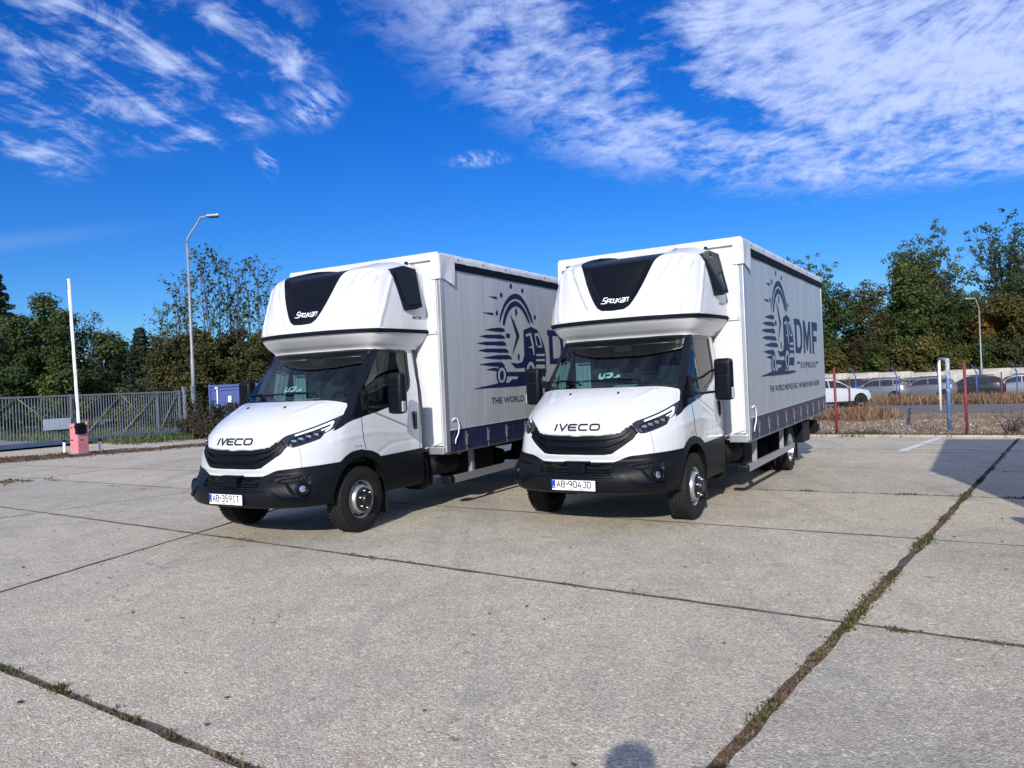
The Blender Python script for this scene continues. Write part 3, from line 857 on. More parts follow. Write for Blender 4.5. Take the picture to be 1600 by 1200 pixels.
# maker's lettering on the bonnet
def letter_strokes():
    h = 0.078; w = 0.100; r = 0.014; t = 0.0165
    L = []
    sh_ = 0.25
    def slant(pl): return [(x + y * sh_, y) for x, y in pl]
    x = 0.0
    L.append((slant([(x, 0), (x, h)]), False)); x += 0.046
    L.append(([(x + 0.012, h), (x + 0.052, 0.006), (x + 0.108, h)], False)); x += 0.130
    e = t / 2
    L.append(([(x + w, e), (x + r, e), (x, e + r), (x, h - e - r), (x + r, h - e), (x + w, h - e)], False))
    L.append(([(x, h / 2), (x + w * 0.92, h / 2)], False)); x += w + 0.028
    L.append(([(x + w, e), (x + r, e), (x, e + r), (x, h - e - r), (x + r, h - e), (x + w, h - e)], False)); x += w + 0.030
    L.append(([(x + r, e), (x, e + r), (x, h - e - r), (x + r, h - e), (x + w - r, h - e), (x + w, h - e - r), (x + w, e + r), (x + w - r, e)], True)); x += w
    return L, x, t, h
L_, wid, tt, hh = letter_strokes()
mb = MB()
zc = 1.105
for pl, closed in L_:
    for quad in ribbon2d(pl, tt, closed):
        t3 = []; b3 = []
        for q in quad:
            yy = q.x - wid / 2; zz_ = zc + (q.y - hh / 2) * 0.93
            uv = cab.solve(y=yy, z=zz_, u=yy * 3, v=9)
            p = cab.pt([uv[0]], [uv[1]])[0]; n = cab.nrm([uv[0]], [uv[1]])[0]
            t3.append(p + n * 0.017); b3.append(p + n * 0.006)
        a = [mb.bm.verts.new(v) for v in t3]; b_ = [mb.bm.verts.new(v) for v in b3]
        mb.bm.faces.new(a)
        for k in range(4): mb.bm.faces.new((a[k], a[(k + 1) % 4], b_[(k + 1) % 4], b_[k]))
mb.build('bonnet_lettering', M['iveco_dark'], proto)
for s in (1, -1):
    mb = MB(); p = cab.pt([s * UVC['washer'][0][0]], [UVC['washer'][0][1]])[0]; mb.box(p + np.array((0, 0, 0.012)), (0.035, 0.022, 0.012), rot=(0, R(30), 0), bevel=0.003)
    mb.build('washer_jet', M['plastic'], proto)

# number plate holder
PLX = 1.078; PLY = 0.013; PLZ = 0.495
mb = MB(); mb.box((PLX - 0.012, PLY, PLZ), (0.02, 0.53, 0.122), bevel=0.003); plate_frame = mb.build('plate_holder', M['plastic'], proto)

# cab interior
mb = MB()
mb.box((-0.10, 0, 1.30), (0.50, 1.66, 0.34), bevel=0.06)
mb.box((-0.62, 0, 0.80), (1.1, 1.70, 0.04)); mb.box((-1.17, 0, 1.45), (0.03, 1.70, 1.3))
mb.box((-0.78, 0, 2.065), (0.62, 1.5, 0.03))
for s in (1, -1): mb.box((-0.50, s * 0.86, 1.08), (1.2, 0.04, 0.60))
mb.box((-0.13, -0.10, 1.49), (0.16, 0.42, 0.06), bevel=0.02)
mb.build('dashboard', M['interior'], proto)
mb = MB()
for y in (0.48, -0.24, -0.66):
    mb = MB(); mb.box((-0.72, y, 1.12), (0.48, 0.42, 0.16), bevel=0.04); mb.box((-0.98, y, 1.46), (0.16, 0.42, 0.62), rot=(0, R(-10), 0), bevel=0.05)
    mb.box((-1.02, y, 1.86), (0.11, 0.26, 0.16), rot=(0, R(-8), 0), bevel=0.03)
    mb.build('seat', M['seat'], proto)
mb = MB(); pts = []
for k in range(25):
    a = 2 * math.pi * k / 24; pts.append((-0.40 + 0.2 * math.cos(a) * 0.5, 0.48 + 0.2 * math.sin(a), 1.44 + 0.2 * math.cos(a) * 0.85))
mb.tube(pts, 0.014, 6, cap=False); mb.box((-0.40, 0.48, 1.44), (0.03, 0.34, 0.05), rot=(0, R(-30), 0)); mb.tube([(-0.40, 0.48, 1.44), (-0.2, 0.48, 1.34)], 0.03)
mb.build('steering_wheel', M['interior'], proto)
mb = MB()
mb.bm.free()
for y in (0.40, -0.40):
    mb = MB(); mb.box((-0.52, y, 2.00), (0.02, 0.60, 0.15), rot=(0, R(62), 0), bevel=0.006); mb.build('sun_visor', M['interior'], proto)
mb = MB(); mb.box((-0.46, 0.0, 1.99), (0.06, 0.22, 0.08), bevel=0.01); mb.build('camera_housing', M['interior'], proto)
for y0, y1 in ((-0.72, -0.20), (0.16, 0.70)):
    mb = MB(); mb.tube([(-0.455, y0, 2.035), (-0.45, y1, 2.035)], 0.005, 5); mb.build('visor_reflection_line', M['alu'], proto)  # bright tube stands for the white reflected line along each visor
mb = MB()
for k in range(6): mb.box((-0.86 - 0.012 * (k % 2), -0.85 + k * 0.034, 1.78), (0.02, 0.04, 0.56), rot=(0, 0, R(12 if k % 2 else -12)))
mb.build('cab_curtain', M['curtain_white'], proto)
mb = MB(); mb.box((-0.02, 0.20, 1.535), (0.20, 0.26, 0.004), rot=(0, R(6), R(12))); mb.build('dashboard_paper', M['paper'], proto)

# small white marks low in the windscreen
mb = MB()
def ws_pt(y, z, off=-0.02):
    uv = cab.solve(y=y, z=z, u=y * 3, v=16); p = cab.pt([uv[0]], [uv[1]])[0]; n = cab.nrm([uv[0]], [uv[1]])[0]
    return p + n * off
def plain_white(poly):
    mb.prism([ws_pt(y, z, -0.012) for y, z in poly], (-0.002, 0, 0))
for poly in ([(-0.135, 1.70), (-0.115, 1.705), (-0.105, 1.665), (-0.07, 1.655), (-0.075, 1.70), (-0.055, 1.70), (-0.04, 1.645), (-0.085, 1.622), (-0.13, 1.65)],
             [(-0.045, 1.705), (0.035, 1.71), (0.06, 1.685), (0.045, 1.650), (0.0, 1.635), (-0.03, 1.64), (-0.028, 1.662), (0.02, 1.672), (0.015, 1.690), (-0.045, 1.690)],
             [(0.07, 1.655), (0.10, 1.66), (0.115, 1.685), (0.14, 1.68), (0.16, 1.652), (0.12, 1.645), (0.075, 1.643)]):
    plain_white(poly)
mb.build('windscreen_mark', M['plain_white'], ws)
# wipers
for a, b_, c_ in (((0.135, -0.38), (0.02, -0.62), None), ((0.12, 0.42), (0.0, 0.02), None)):
    y0, y1 = a[1], b_[1]
    mb = MB()
    P0 = ws_pt(y0 + 0.10, 1.535, 0.03); P1 = ws_pt(y1 - 0.05, 1.615, 0.02); P2 = ws_pt(y0 - 0.02, 1.585, 0.035)
    mb.tube([P0, P2, P1], [0.014, 0.011, 0.006], 6)
    Q0 = ws_pt(y1 - 0.32 if y0 > 0 else y1 - 0.2, 1.605, 0.006); Q1 = ws_pt(y1 + 0.30 if y0 > 0 else y1 + 0.35, 1.60, 0.006)
    mb.tube([Q0, ws_pt(y1, 1.608, 0.010), Q1], 0.008, 5)
    mb.build('wiper', M['plastic'], ws)

# door handles
for s in (1, -1):
    p = cab.pt([s * 5.905], [10.1])[0]
    mb = MB(); mb.box((-1.075, s * 0.992, 1.205), (0.085, 0.03, 0.23), bevel=0.014); mb.box((-1.06, s * 1.012, 1.205), (0.04, 0.022, 0.17), bevel=0.009)
    mb.build('door_handle', M['gloss_black'], doors[0 if s > 0 else 1])
# small lettering on the wing and black trim
def side_text(body, x0, z, h, y, m, name, parent, shear=0.0, mirror=False, bold=0.0, width=None):
    me, co = text_mesh(body, h * 1.4, bold, shear)
    w = co[:, 0].max(); sc = (width / w) if width else 1.0
    X = x0 - co[:, 0] * sc; Z = z + co[:, 1]
    set_co(me, np.stack([X, np.full(len(X), y), Z], 1))
    return link(name, me, parent, m)
side_text('121 kPa', 0.10, 0.975, 0.022, 1.012, M['text_print'], 'wing_lettering', proto, width=0.14)

# wheel wells, undertray
mb = MB()
for s in (1, -1):
    n = 14; rin = 0.462
    a = [(rin * math.cos(math.pi * k / n), rin * math.sin(math.pi * k / n)) for k in range(n + 1)]
    for k in range(n):
        x0, z0 = a[k]; x1, z1 = a[k + 1]
        mb.poly([(x0, s * 0.995, 0.40 + z0), (x1, s * 0.995, 0.40 + z1), (x1, s * 0.56, 0.40 + z1), (x0, s * 0.56, 0.40 + z0)])
    mb.poly([(x, s * 0.56, 0.40 + z) for x, z in a])
mb.box((0.62, 0, 0.42), (0.5, 1.1, 0.05)); mb.box((-0.82, 0, 0.44), (0.72, 1.9, 0.05)); mb.box((-0.45, 0, 0.62), (1.5, 1.1, 0.35))
mb.box((0.35, 0, 0.62), (0.5, 1.05, 0.4)); mb.box((-1.19, 0, 0.9), (0.02, 1.9, 0.9))
mb.build('undertray', M['chassis'], proto)
for s in (1, -1):
    mb = MB(); mb.box((-0.475, s * 0.865, 0.30), (0.016, 0.24, 0.32), bevel=0.004); mb.build('mud_flap', M['rubber'], proto)


# ---- wheels
def tyre_mesh(w=0.225, Rr=0.372, rb=0.215):
    h = w / 2; tr = Rr
    prof = [(rb, -h * 0.80), (rb + 0.02, -h * 0.93), (rb + 0.075, -h * 1.03), (Rr - 0.04, -h * 0.97), (tr - 0.012, -h * 0.88)]
    gw = 0.010
    for g in (-0.055, -0.018, 0.018, 0.055):
        prof += [(tr - 0.002 * abs(g) / 0.05, g - gw / 2 - 0.001), (tr - 0.011, g - gw / 2 + 0.001), (tr - 0.011, g + gw / 2 - 0.001), (tr - 0.002 * abs(g) / 0.05, g + gw / 2 + 0.001)]
    prof += [(tr - 0.012, h * 0.88), (Rr - 0.04, h * 0.97), (rb + 0.075, h * 1.03), (rb + 0.02, h * 0.93), (rb, h * 0.80)]
    mb = MB(); mb.lathe(prof, 'Y', seg=96, smooth=True)
    # shoulder sipes
    bm = mb.bm
    for k in range(0, 48):
        a = 2 * math.pi * (k + 0.5) / 48
        for s in (-1, 1):
            m = Matrix.Rotation(-a, 4, 'Y') @ Matrix.Translation((tr - 0.006, s * h * 0.77, 0))
            r_ = bmesh.ops.create_cube(bm, size=1.0)
            for v in r_['verts']: v.co = Vector((v.co.x * 0.014, v.co.y * 0.038, v.co.z * 0.030))
            bmesh.ops.transform(bm, matrix=m, verts=r_['verts'])
    return mb.mesh('tyre', sharp=35)


def rim_front_mesh():
    h = 0.1125
    prof = [(0.216, h * 0.70), (0.222, h * 0.80), (0.214, h * 0.82), (0.203, h * 0.66), (0.198, h * 0.30), (0.192, h * 0.22), (0.180, h * 0.35), (0.165, h * 0.80), (0.156, h * 1.02), (0.146, h * 1.10), (0.134, h * 1.08), (0.130, h * 0.95), (0.0, h * 0.95)]
    mb = MB(); mb.lathe(prof, 'Y', seg=48)
    return mb.mesh('rim', sharp=50)


def holes_mesh(n=10, r0=0.186, y=0.04, ry=0.016):
    mb = MB()
    for k in range(n):
        a = 2 * math.pi * k / n
        mb.box((r0 * math.cos(a), y, r0 * math.sin(a)), (0.026, 0.03, 0.050), rot=(0, -a, 0), bevel=0.010)
    return mb.mesh('hand_hole')


def hub_front_mesh():
    h = 0.1125
    mb = MB(); mb.lathe([(0.136, h * 1.06), (0.134, h * 1.20), (0.120, h * 1.28), (0.075, h * 1.30), (0.070, h * 1.55), (0.062, h * 1.68), (0.0, h * 1.70)], 'Y', seg=36)
    return mb.mesh('hub', sharp=40)


def bolts_mesh(r0=0.102, y=0.150, n=6):
    mb = MB()
    for k in range(n):
        a = 2 * math.pi * (k + 0.3) / n
        mb.lathe([(0.012, -0.01), (0.012, 0.010), (0.008, 0.013), (0.008, 0.024), (0.0, 0.024)], 'Y', (r0 * math.cos(a), y, r0 * math.sin(a)), 8)
    return mb.mesh('bolt')


TY = tyre_mesh(); RF = rim_front_mesh(); HH = holes_mesh(); HF = hub_front_mesh(); BF = bolts_mesh()
TY.materials.append(M['rubber']); RF.materials.append(M['rim']); HH.materials.append(M['chassis']); HF.materials.append(M['hub']); BF.materials.append(M['bolt'])


def rim_rear_mesh():
    h = 0.1125
    prof = [(0.216, h * 0.80), (0.223, h * 0.90), (0.214, h * 0.92), (0.204, h * 0.6), (0.200, -h * 0.2), (0.186, -h * 0.55), (0.14, -h * 0.62), (0.11, -h * 0.58), (0.0, -h * 0.58)]
    mb = MB(); mb.lathe(prof, 'Y', seg=48); return mb.mesh('rim', sharp=50)


def hub_rear_mesh():
    h = 0.1125
    mb = MB(); mb.lathe([(0.085, -h * 0.6), (0.08, -h * 0.1), (0.06, h * 0.1), (0.0, h * 0.12)], 'Y', seg=30); return mb.mesh('hub', sharp=40)


RR = rim_rear_mesh(); HR = hub_rear_mesh(); BR = bolts_mesh(0.11, -0.055)
RR.materials.append(M['rim']); HR.materials.append(M['hub']); BR.materials.append(M['bolt'])
for s in (1, -1):
    w = link('wheel', None, proto) if False else empty('wheel')
    w.parent = proto; w.location = (0.0, s * 0.905, 0.372); w.rotation_euler = (0, 0, R(2.0) if s > 0 else R(182.0))
    link('tyre', TY, w); rm = link('rim', RF, w); link('hand_hole', HH, w); link('hub', HF, w); link('bolt', BF, w)
for s in (1, -1):
    for inner in (0, 1):
        w = empty('wheel'); w.parent = proto
        w.location = (-4.62, s * (0.985 - 0.27 * inner), 0.372); w.rotation_euler = (0, R(20 * inner), 0 if s > 0 else R(180))
        link('tyre', TY, w); link('rim', RR, w)
        if not inner: link('hub', HR, w); link('bolt', BR, w)

# ---- mirrors
for s in (1, -1):
    cx, cy, cz = -0.40, s * 1.265, 1.565
    mb = MB(); mb.box((cx, cy, cz), (0.13, 0.215, 0.485), bevel=0.050)
    mr = mb.build('mirror', M['plastic'], proto, sharp=60)
    mb = MB(); mb.box((cx + 0.066, cy, cz + 0.125), (0.02, 0.135, 0.12), bevel=0.008); mb.box((cx + 0.068, cy - s * 0.0, cz - 0.09), (0.016, 0.11, 0.27), bevel=0.006)
    mb.build('mirror_cap', M['panel_black'], mr)
    mb = MB(); mb.box((cx - 0.068, cy, cz), (0.008, 0.175, 0.40), bevel=0.003); mb.build('mirror_glass', M['chrome'], mr)
    mb = MB(); mb.box((cx + 0.02, cy + s * 0.104, cz - 0.155), (0.06, 0.025, 0.125), bevel=0.010); mb.build('indicator', M['clear_lens'], mr)
    mb = MB()
    b0 = (-0.17, s * 0.955)
    mb.box((-0.185, s * 0.945, 1.50), (0.10, 0.05, 0.25), bevel=0.012)
    mb.box((-0.165, s * 0.975, 1.575), (0.06, 0.06, 0.06), bevel=0.01); mb.box((-0.165, s * 0.975, 1.42), (0.06, 0.06, 0.06), bevel=0.01)
    mb.tube([(-0.165, s * 0.98, 1.575), (-0.24, s * 1.06, 1.60), (-0.33, s * 1.13, 1.665), (-0.37, s * 1.20, 1.685)], 0.014, 8)
    mb.tube([(-0.165, s * 0.98, 1.42), (-0.26, s * 1.07, 1.415), (-0.38, s * 1.20, 1.43)], 0.014, 8)
    mb.build('mirror_arm', M['plastic'], mr)

# ---- sleeper pod
su = np.linspace(-6, 6, 289); sv = np.linspace(0, slp.V, slp.V * 9 + 1)
UVp_cab, UVp = UVp, None
pan = [q for q in UVS['panel']]
strip = [[0, 3.42], [6.01, 3.42], [6.01, 4.12], [0, 4.12]]
strip = [[0, 3.40], [2, 3.40], [4, 3.40], [6, 3.40], [6, 4.05], [4, 4.05], [2, 4.05], [0, 4.05]]
UVp, sparts = panels(slp, su, sv, [('front_panel', pan), ('trim_strip', strip), ('flute', UVS['flute'])], 'sleeper_shell')
sparts['sleeper_shell'] = np.concatenate([sparts['sleeper_shell'], sparts['flute']])
sleeper = link('sleeper_pod', shell_mesh('sleeper_pod', slp, UVp, sparts['sleeper_shell'], 0.0, 0.01), proto, M['grp'])
fp = link('front_panel', shell_mesh('front_panel', slp, UVp, sparts['front_panel'], 0.002, 0.01), sleeper, M['panel_black'])
link('trim_strip', shell_mesh('trim_strip', slp, UVp, sparts['trim_strip'], 0.014, 0.02), sleeper, M['dark_rail'])
# side windows that stand off the pod
for s in (1, -1):
    F0 = [(-0.745, .965, 3.10), (-0.99, .985, 3.165), (-1.17, 1.045, 3.135), (-1.12, 1.165, 2.635), (-1.00, 1.15, 2.60), (-0.875, 1.075, 2.585)]
    outer = [Vector((x, s * (y + 0.0), z)) for x, y, z in F0]
    inner_ = [Vector((x - 0.02, s * (y - 0.13), z)) for x, y, z in F0]
    bm = bmesh.new(); a = [bm.verts.new(p) for p in outer]; b_ = [bm.verts.new(p) for p in inner_]
    bm.faces.new(a)
    for k in range(6): bm.faces.new((a[k], a[(k + 1) % 6], b_[(k + 1) % 6], b_[k]))
    bmesh.ops.recalc_face_normals(bm, faces=bm.faces[:])
    bmesh.ops.bevel(bm, geom=[e for e in bm.edges], offset=0.006, segments=1, affect='EDGES')
    me = bpy.data.meshes.new('pod_window'); bm.to_mesh(me); bm.free()
    pw = link('pod_window', me, sleeper, M['gloss_black'])
    cen = sum(outer, Vector()) / 6
    mb = MB(); mb.prism([cen + (p - cen) * 0.78 + Vector((0, s * 0.001, 0)) for p in outer], (0, s * 0.004, 0)); mb.build('window_pane', M['gloss_black'], pw)
# marker lamps on the roof edge
for y in (0.87, -0.87):
    mb = MB(); mb.lathe([(0.026, 0.0), (0.026, 0.03), (0.018, 0.045), (0.0, 0.05)], 'Z', (-1.20, y, 3.205), 12); mb.tube([(-1.20, y, 3.10), (-1.20, y, 3.21)], 0.010, 6); mb.build('marker_lamp', M['plastic'], sleeper)
# Spojkar lettering on the black panel
def spojkar():
    mb = MB(); w = 0.0
    H = 0.062; h = 0.045; t = 0.0088
    G_ = [
        (0.058, [([(0.05, H), (0.012, H), (0.006, H * 0.56), (0.046, H * 0.5), (0.04, 0), (-0.005, 0)], False)]),
        (0.040, [([(0, 0), (0, h), (0.030, h), (0.030, h * 0.45), (0.002, h * 0.45)], False)]),
        (0.044, [([(0, 0.006), (0, h - 0.004), (0.032, h - 0.004), (0.032, 0.006)], True)]),
        (0.026, [([(-0.002, 0), (0.016, 0), (0.016, h)], False)]),
        (0.046, [([(0, 0), (0, h)], False), ([(0.034, h), (0.006, h * 0.5), (0.036, 0)], False)]),
        (0.044, [([(0, h), (0.030, h), (0.030, 0), (0, 0), (0, h * 0.5), (0.028, h * 0.5)], False)]),
        (0.038, [([(0, 0), (0, h), (0.028, h), (0.028, 0)], False)])]
    x = 0
    tot = sum(g[0] for g in G_)
    sc = 0.36 / tot
    for adv, st in G_:
        for pl, cl in st:
            for quad in ribbon2d([((x + a) + b_ * 0.28, b_) for a, b_ in pl], t, cl):
                t3 = []
                for q in quad:
                    yy = (q.x - tot / 2) * sc; zz_ = 2.565 + q.y * 1.15
                    uv = slp.solve(y=yy, z=zz_, u=yy * 3, v=5.5); p = slp.pt([uv[0]], [uv[1]])[0]; n = slp.nrm([uv[0]], [uv[1]])[0]
                    t3.append(p + n * 0.006)
                mb.poly(t3)
        x += adv
    mb.build('pod_lettering', M['plain_white'], fp)
spojkar()
me, co = text_mesh('PRO 30', 0.05, 0.0012, 0.3)
co = co * (0.17 / co[:, 0].max()); pp = []
for a, b_, _ in co:
    uv = slp.solve(x=-1.02 - a, z=2.485 + b_, u=5.5, v=5); p = slp.pt([uv[0]], [uv[1]])[0]; n = slp.nrm([uv[0]], [uv[1]])[0]; pp.append(p + n * 0.003)
set_co(me, pp); link('pod_marking', me, sleeper, M['text_print'])

# ---- box body
X0, X1, YB, ZT = -1.335, -6.84, 1.282, 3.33
rk = lambda x: 0.016 * (X0 - x)              # the floor rises a little to the rear
mb = MB()
mb.prism([(X0, YB - 0.03, 3.29), (X0, -YB + 0.03, 3.29), (X0, -YB + 0.03, 0.86), (X0, YB - 0.03, 0.86)], (-0.03, 0, 0))
fw = mb.build('front_wall', M['grp'], proto)
for s in (1, -1):
    mb = MB()
    # flanges on the front wall: a slim raised board each side of the cab
    mb.prism([(X0 + 0.004, s * 1.235, 3.14), (X0 + 0.004, s * 1.20, 3.20), (X0 + 0.004, s * 0.98, 3.20), (X0 + 0.004, s * 1.04, 2.30), (X0 + 0.004, s * 1.235, 2.30)], (0.018, 0, 0)); mb.build('front_board', M['grp'], proto); mb = MB()
    mb.prism([(X0 + 0.003, s * 1.235, 2.285), (X0 + 0.003, s * 0.90, 2.285), (X0 + 0.003, s * 0.90, 0.80), (X0 + 0.003, s * 1.235, 0.90)], (0.018, 0, 0))
    mb.build('front_board', M['grp'], proto)
for s in (1, -1):
    for y, z in ((1.10, 2.325), (1.215, 2.325)): mb = MB(); mb.box((X0 + 0.024, s * y, z), (0.006, 0.014, 0.014), bevel=0.002); mb.build('rivet', M['chassis'], proto)
for s in (1, -1):
    mb = MB(); mb.box((X0 - 0.03, s * (YB - 0.012), 1.98), (0.075, 0.05, 2.42), bevel=0.008); mb.box((X0 - 0.075, s * (YB + 0.004), 1.95), (0.012, 0.014, 2.36))
    mb.box((X0 + 0.005, s * 1.16, 0.80), (0.09, 0.23, 0.10), bevel=0.01)
    mb.build('corner_post', M['alu'], proto)
    mb = MB(); mb.box((X1, s * (YB - 0.02), 2.07), (0.07, 0.06, 2.46), bevel=0.008); mb.build('corner_post', M['alu'], proto)
# curtain panels with slight billow, skirt band separate
random.seed(3)
rng = np.random.default_rng(3)
def curtain_y(x, z, s):
    k = np.clip((z - 0.85) / 2.3, 0, 1)
    yy = YB + 0.004 + 0.006 * np.sin(math.pi * k) + 0.0022 * np.sin(x * 5.1 + z * 0.7) * (0.3 + 0.7 * k) + 0.0010 * np.sin(x * 13 + 1.7 * z) + 0.0014 * np.exp(-(((x + 1.79) / 0.555 - np.round((x + 1.79) / 0.555)) * 0.555 / 0.035) ** 2)
    return yy * s
for s in (1, -1):
    for nm, za, zb, m, dy in (('curtain', 1.045, 3.15, M['vinyl'], 0.0), ('curtain_skirt', 0.77, 1.045, M['vinyl_blue'], 0.003)):
        nx, nz = 330, 24 if nm == 'curtain' else 5
        xs = np.linspace(X0 - 0.085, X1 + 0.03, nx); V = []; F = []
        for i, x in enumerate(xs):
            lo = za + rk(x) * 1.0; hi = zb + (rk(x) if nm == 'curtain_skirt' else 0.0)
            for j in range(nz):
                z = lo + (hi - lo) * j / (nz - 1); V.append((x, curtain_y(x, z, s) + s * dy, z))
        for i in range(nx - 1):
            for j in range(nz - 1):
                a = i * nz + j; q = (a, a + 1, a + nz + 1, a + nz) if s > 0 else (a, a + nz, a + nz + 1, a + 1); F.append(q)
        o = link(nm, np_mesh(nm, V, F, True), proto, m)
        if nm == 'curtain': curt = o if s > 0 else curt
    # hem between the two
    mb = MB(); pts = [(x, s * (YB + 0.010), 1.05 + rk(x)) for x in np.linspace(X0 - 0.09, X1 + 0.03, 20)]; mb.tube(pts, 0.006, 6)
    mb.build('curtain_hem', M['vinyl'], proto)
    # dark rail under the roof edge, white roof tarpaulin edge over it
    mb = MB(); mb.box(((X0 + X1) / 2 - 0.14, s * (YB + 0.0), 3.195), (X0 - X1 - 0.33, 0.05, 0.10), bevel=0.012); mb.build('curtain_rail', M['dark_rail'], proto)
    # roof edge: soft, slightly uneven
    xs = np.linspace(X0 + 0.02, X1 - 0.02, 120); prof = [(-0.30, 0.020), (-0.10, 0.022), (-0.02, 0.012), (0.0, -0.012), (0.004, -0.05), (0.0, -0.095)]
    V = []; F = []
    for i, x in enumerate(xs):
        w1 = 0.004 * math.sin(i * 0.9) + 0.003 * math.sin(i * 2.3 + 1)
        pull = 0.006 * max(0, math.cos((x - X0) / 0.62 * 2 * math.pi)) ** 4
        for j, (dy, dz) in enumerate(prof):
            V.append((x, s * (YB + 0.022 + dy + (w1 * 0.6 if j > 2 else 0)), ZT + dz - pull + (w1 if j == 5 else 0)))
    n = len(prof)
    for i in range(len(xs) - 1):
        for j in range(n - 1):
            a = i * n + j; F.append((a, a + 1, a + n + 1, a + n) if s < 0 else (a, a + n, a + n + 1, a + 1))
    link('roof_tarpaulin_edge', np_mesh('roof_edge', V, F, True), proto, M['tarp'])
    # corner flap
    mb = MB(); V = []; F = []
    nx, nz = 14, 8
    for i in range(nx):
        t = i / (nx - 1); x = X0 + 0.035 - 0.36 * t
        for j in range(nz):
            q = j / (nz - 1); zb = 3.0 + 0.02 * math.sin(5 * t) - (0.05 * t)
            z = ZT - 0.015 - (ZT - 0.015 - zb) * q
            V.append((x + 0.015 * q * t, s * (YB + 0.030 + 0.010 * math.sin(7 * t + 2 * q) * q), z))
    for i in range(nx - 1):
        for j in range(nz - 1):
            a = i * nz + j; F.append((a, a + 1, a + nz + 1, a + nz) if s > 0 else (a, a + nz, a + nz + 1, a + 1))
    k0 = len(V)
    for j in range(nz):
        z = V[j][2]; V.append((X0 + 0.037, s * (YB - 0.10), z))
    for j in range(nz - 1): F.append((j, k0 + j, k0 + j + 1, j + 1))
    link('corner_flap', np_mesh('corner_flap', V, F, True), proto, M['tarp'])
    # eyelets along the edge
    for k in range(9): mb = MB(); mb.box((X0 - 0.42 - k * 0.62, s * (YB + 0.029), ZT - 0.045), (0.016, 0.006, 0.022), bevel=0.002); mb.build('eyelet', M['chassis'], proto)
    # bottom side rail
    mb = MB()
    mb.prism([(X0 - 0.05, s * (YB - 0.03), 0.83), (X1, s * (YB - 0.03), 0.83 + rk(X1)), (X1, s * (YB - 0.03), 0.74 + rk(X1)), (X0 - 0.05, s * (YB - 0.03), 0.74)], (0, s * 0.02, 0))
    mb.build('side_rail', M['galv'], proto)
    # buckles with their straps
    for x in (-1.79, -2.34, -2.85, -3.42, -3.97, -4.50, -5.03, -5.54, -6.08, -6.55):
        mb = MB(); z = 0.90 + rk(x)
        mb.box((x, s * (YB + 0.013), z + 0.03), (0.030, 0.006, 0.15)); mb.box((x, s * (YB + 0.020), z - 0.035), (0.040, 0.014, 0.085), bevel=0.004)
        mb.box((x - 0.012, s * (YB + 0.027), z + 0.045), (0.010, 0.008, 0.05)); mb.box((x, s * (YB + 0.020), z - 0.12), (0.014, 0.008, 0.05))
        mb.build('buckle', M['strap'], proto)
# tarpaulin roof and front top
mb = MB()
mb.box(((X0 + X1) / 2, 0, ZT - 0.01), (X0 - X1 + 0.03, 2 * YB - 0.5, 0.05)); mb.box((X0 + 0.028, 0, ZT - 0.035), (0.02, 2 * YB + 0.03, 0.10), bevel=0.006)
mb.build('roof', M['tarp'], proto)
mb = MB(); mb.box(((X0 + X1) / 2, 0, 0.92), (X0 - X1 - 0.1, 2 * YB - 0.14, 0.10)); mb.box((X1 - 0.01, 0, 2.06), (0.04, 2 * YB - 0.08, 2.36)); mb.build('floor_and_rear_door', M['grp'], proto)
mb = MB(); mb.box((X0 - 0.6, 0, 0.82), (1.0, 2.36, 0.10)); mb.build('front_bulkhead', M['grp'], proto)
# tension rope at the curtain's front corner
mb = MB(); mb.tube([(-1.47, YB + 0.014, 1.17), (-1.50, YB + 0.030, 1.205), (-1.56, YB + 0.034, 1.19), (-1.60, YB + 0.034, 1.10), (-1.575, YB + 0.034, 1.00), (-1.52, YB + 0.028, 0.93), (-1.51, YB + 0.022, 0.87)], 0.008, 6); mb.build('tension_rope', M['plain_white'], proto)

# ---- curtain print (left side), traced as flat shapes in (x, z)
def A3(x, y): return (640 + x / 6.667, 380 + y / 6.667)
def A4(x, y): return (660 + x / 4.0, 380 + y / 4.0)
_TP = (-2.65000058, 9.29971063, R(-119.82949))
def side_xz(px, py, yl=1.29):
    dx, dy = px - 800, py - 600; c, s = math.cos(_r), math.sin(_r)
    a = dx * c - dy * s; b_ = dx * s + dy * c; f = 1198.46
    u = -b_ / f; r_ = Vector((a / f, math.cos(_p) - u * math.sin(_p), math.sin(_p) + u * math.cos(_p)))
    X, Y, h = _TP; c, s = math.cos(h), math.sin(h)
    o = X * s - Y * c; dr = -r_.x * s + r_.y * c; t = (yl - o) / dr
    w = r_ * t; return ((w.x - X) * c + (w.y - Y) * s, CAMH + w.z)
PRN = []
def shp(f, pts): PRN.append([side_xz(*f(*q)) for q in pts])
def ell(f, cx, cy, rx, ry, n=18, rot=0): shp(f, [(cx + rx * math.cos(2 * math.pi * k / n), cy + ry * math.sin(2 * math.pi * k / n)) for k in range(n)])
for q in ((1055, 448, 12, 28), (1173, 495, 12, 26), (952, 540, 13, 27), (905, 727, 12, 27), (1302, 772, 11, 25)): ell(A3, *q)
ell(A3, 1108, 717, 11, 42); ell(A3, 1133, 1185, 10, 38)
shp(A3, [(1003, 942), (1015, 937), (1035, 940), (1040, 950), (1040, 980), (1030, 987), (1008, 984), (1002, 972)])
shp(A3, [(812, 553), (905, 557), (906, 585)]); shp(A3, [(752, 720), (865, 724), (866, 752)])
def band(f, outer, inner): 
    n = min(len(outer), len(inner))
    for k in range(n - 1): shp(f, [outer[k], outer[k + 1], inner[k + 1], inner[k]])
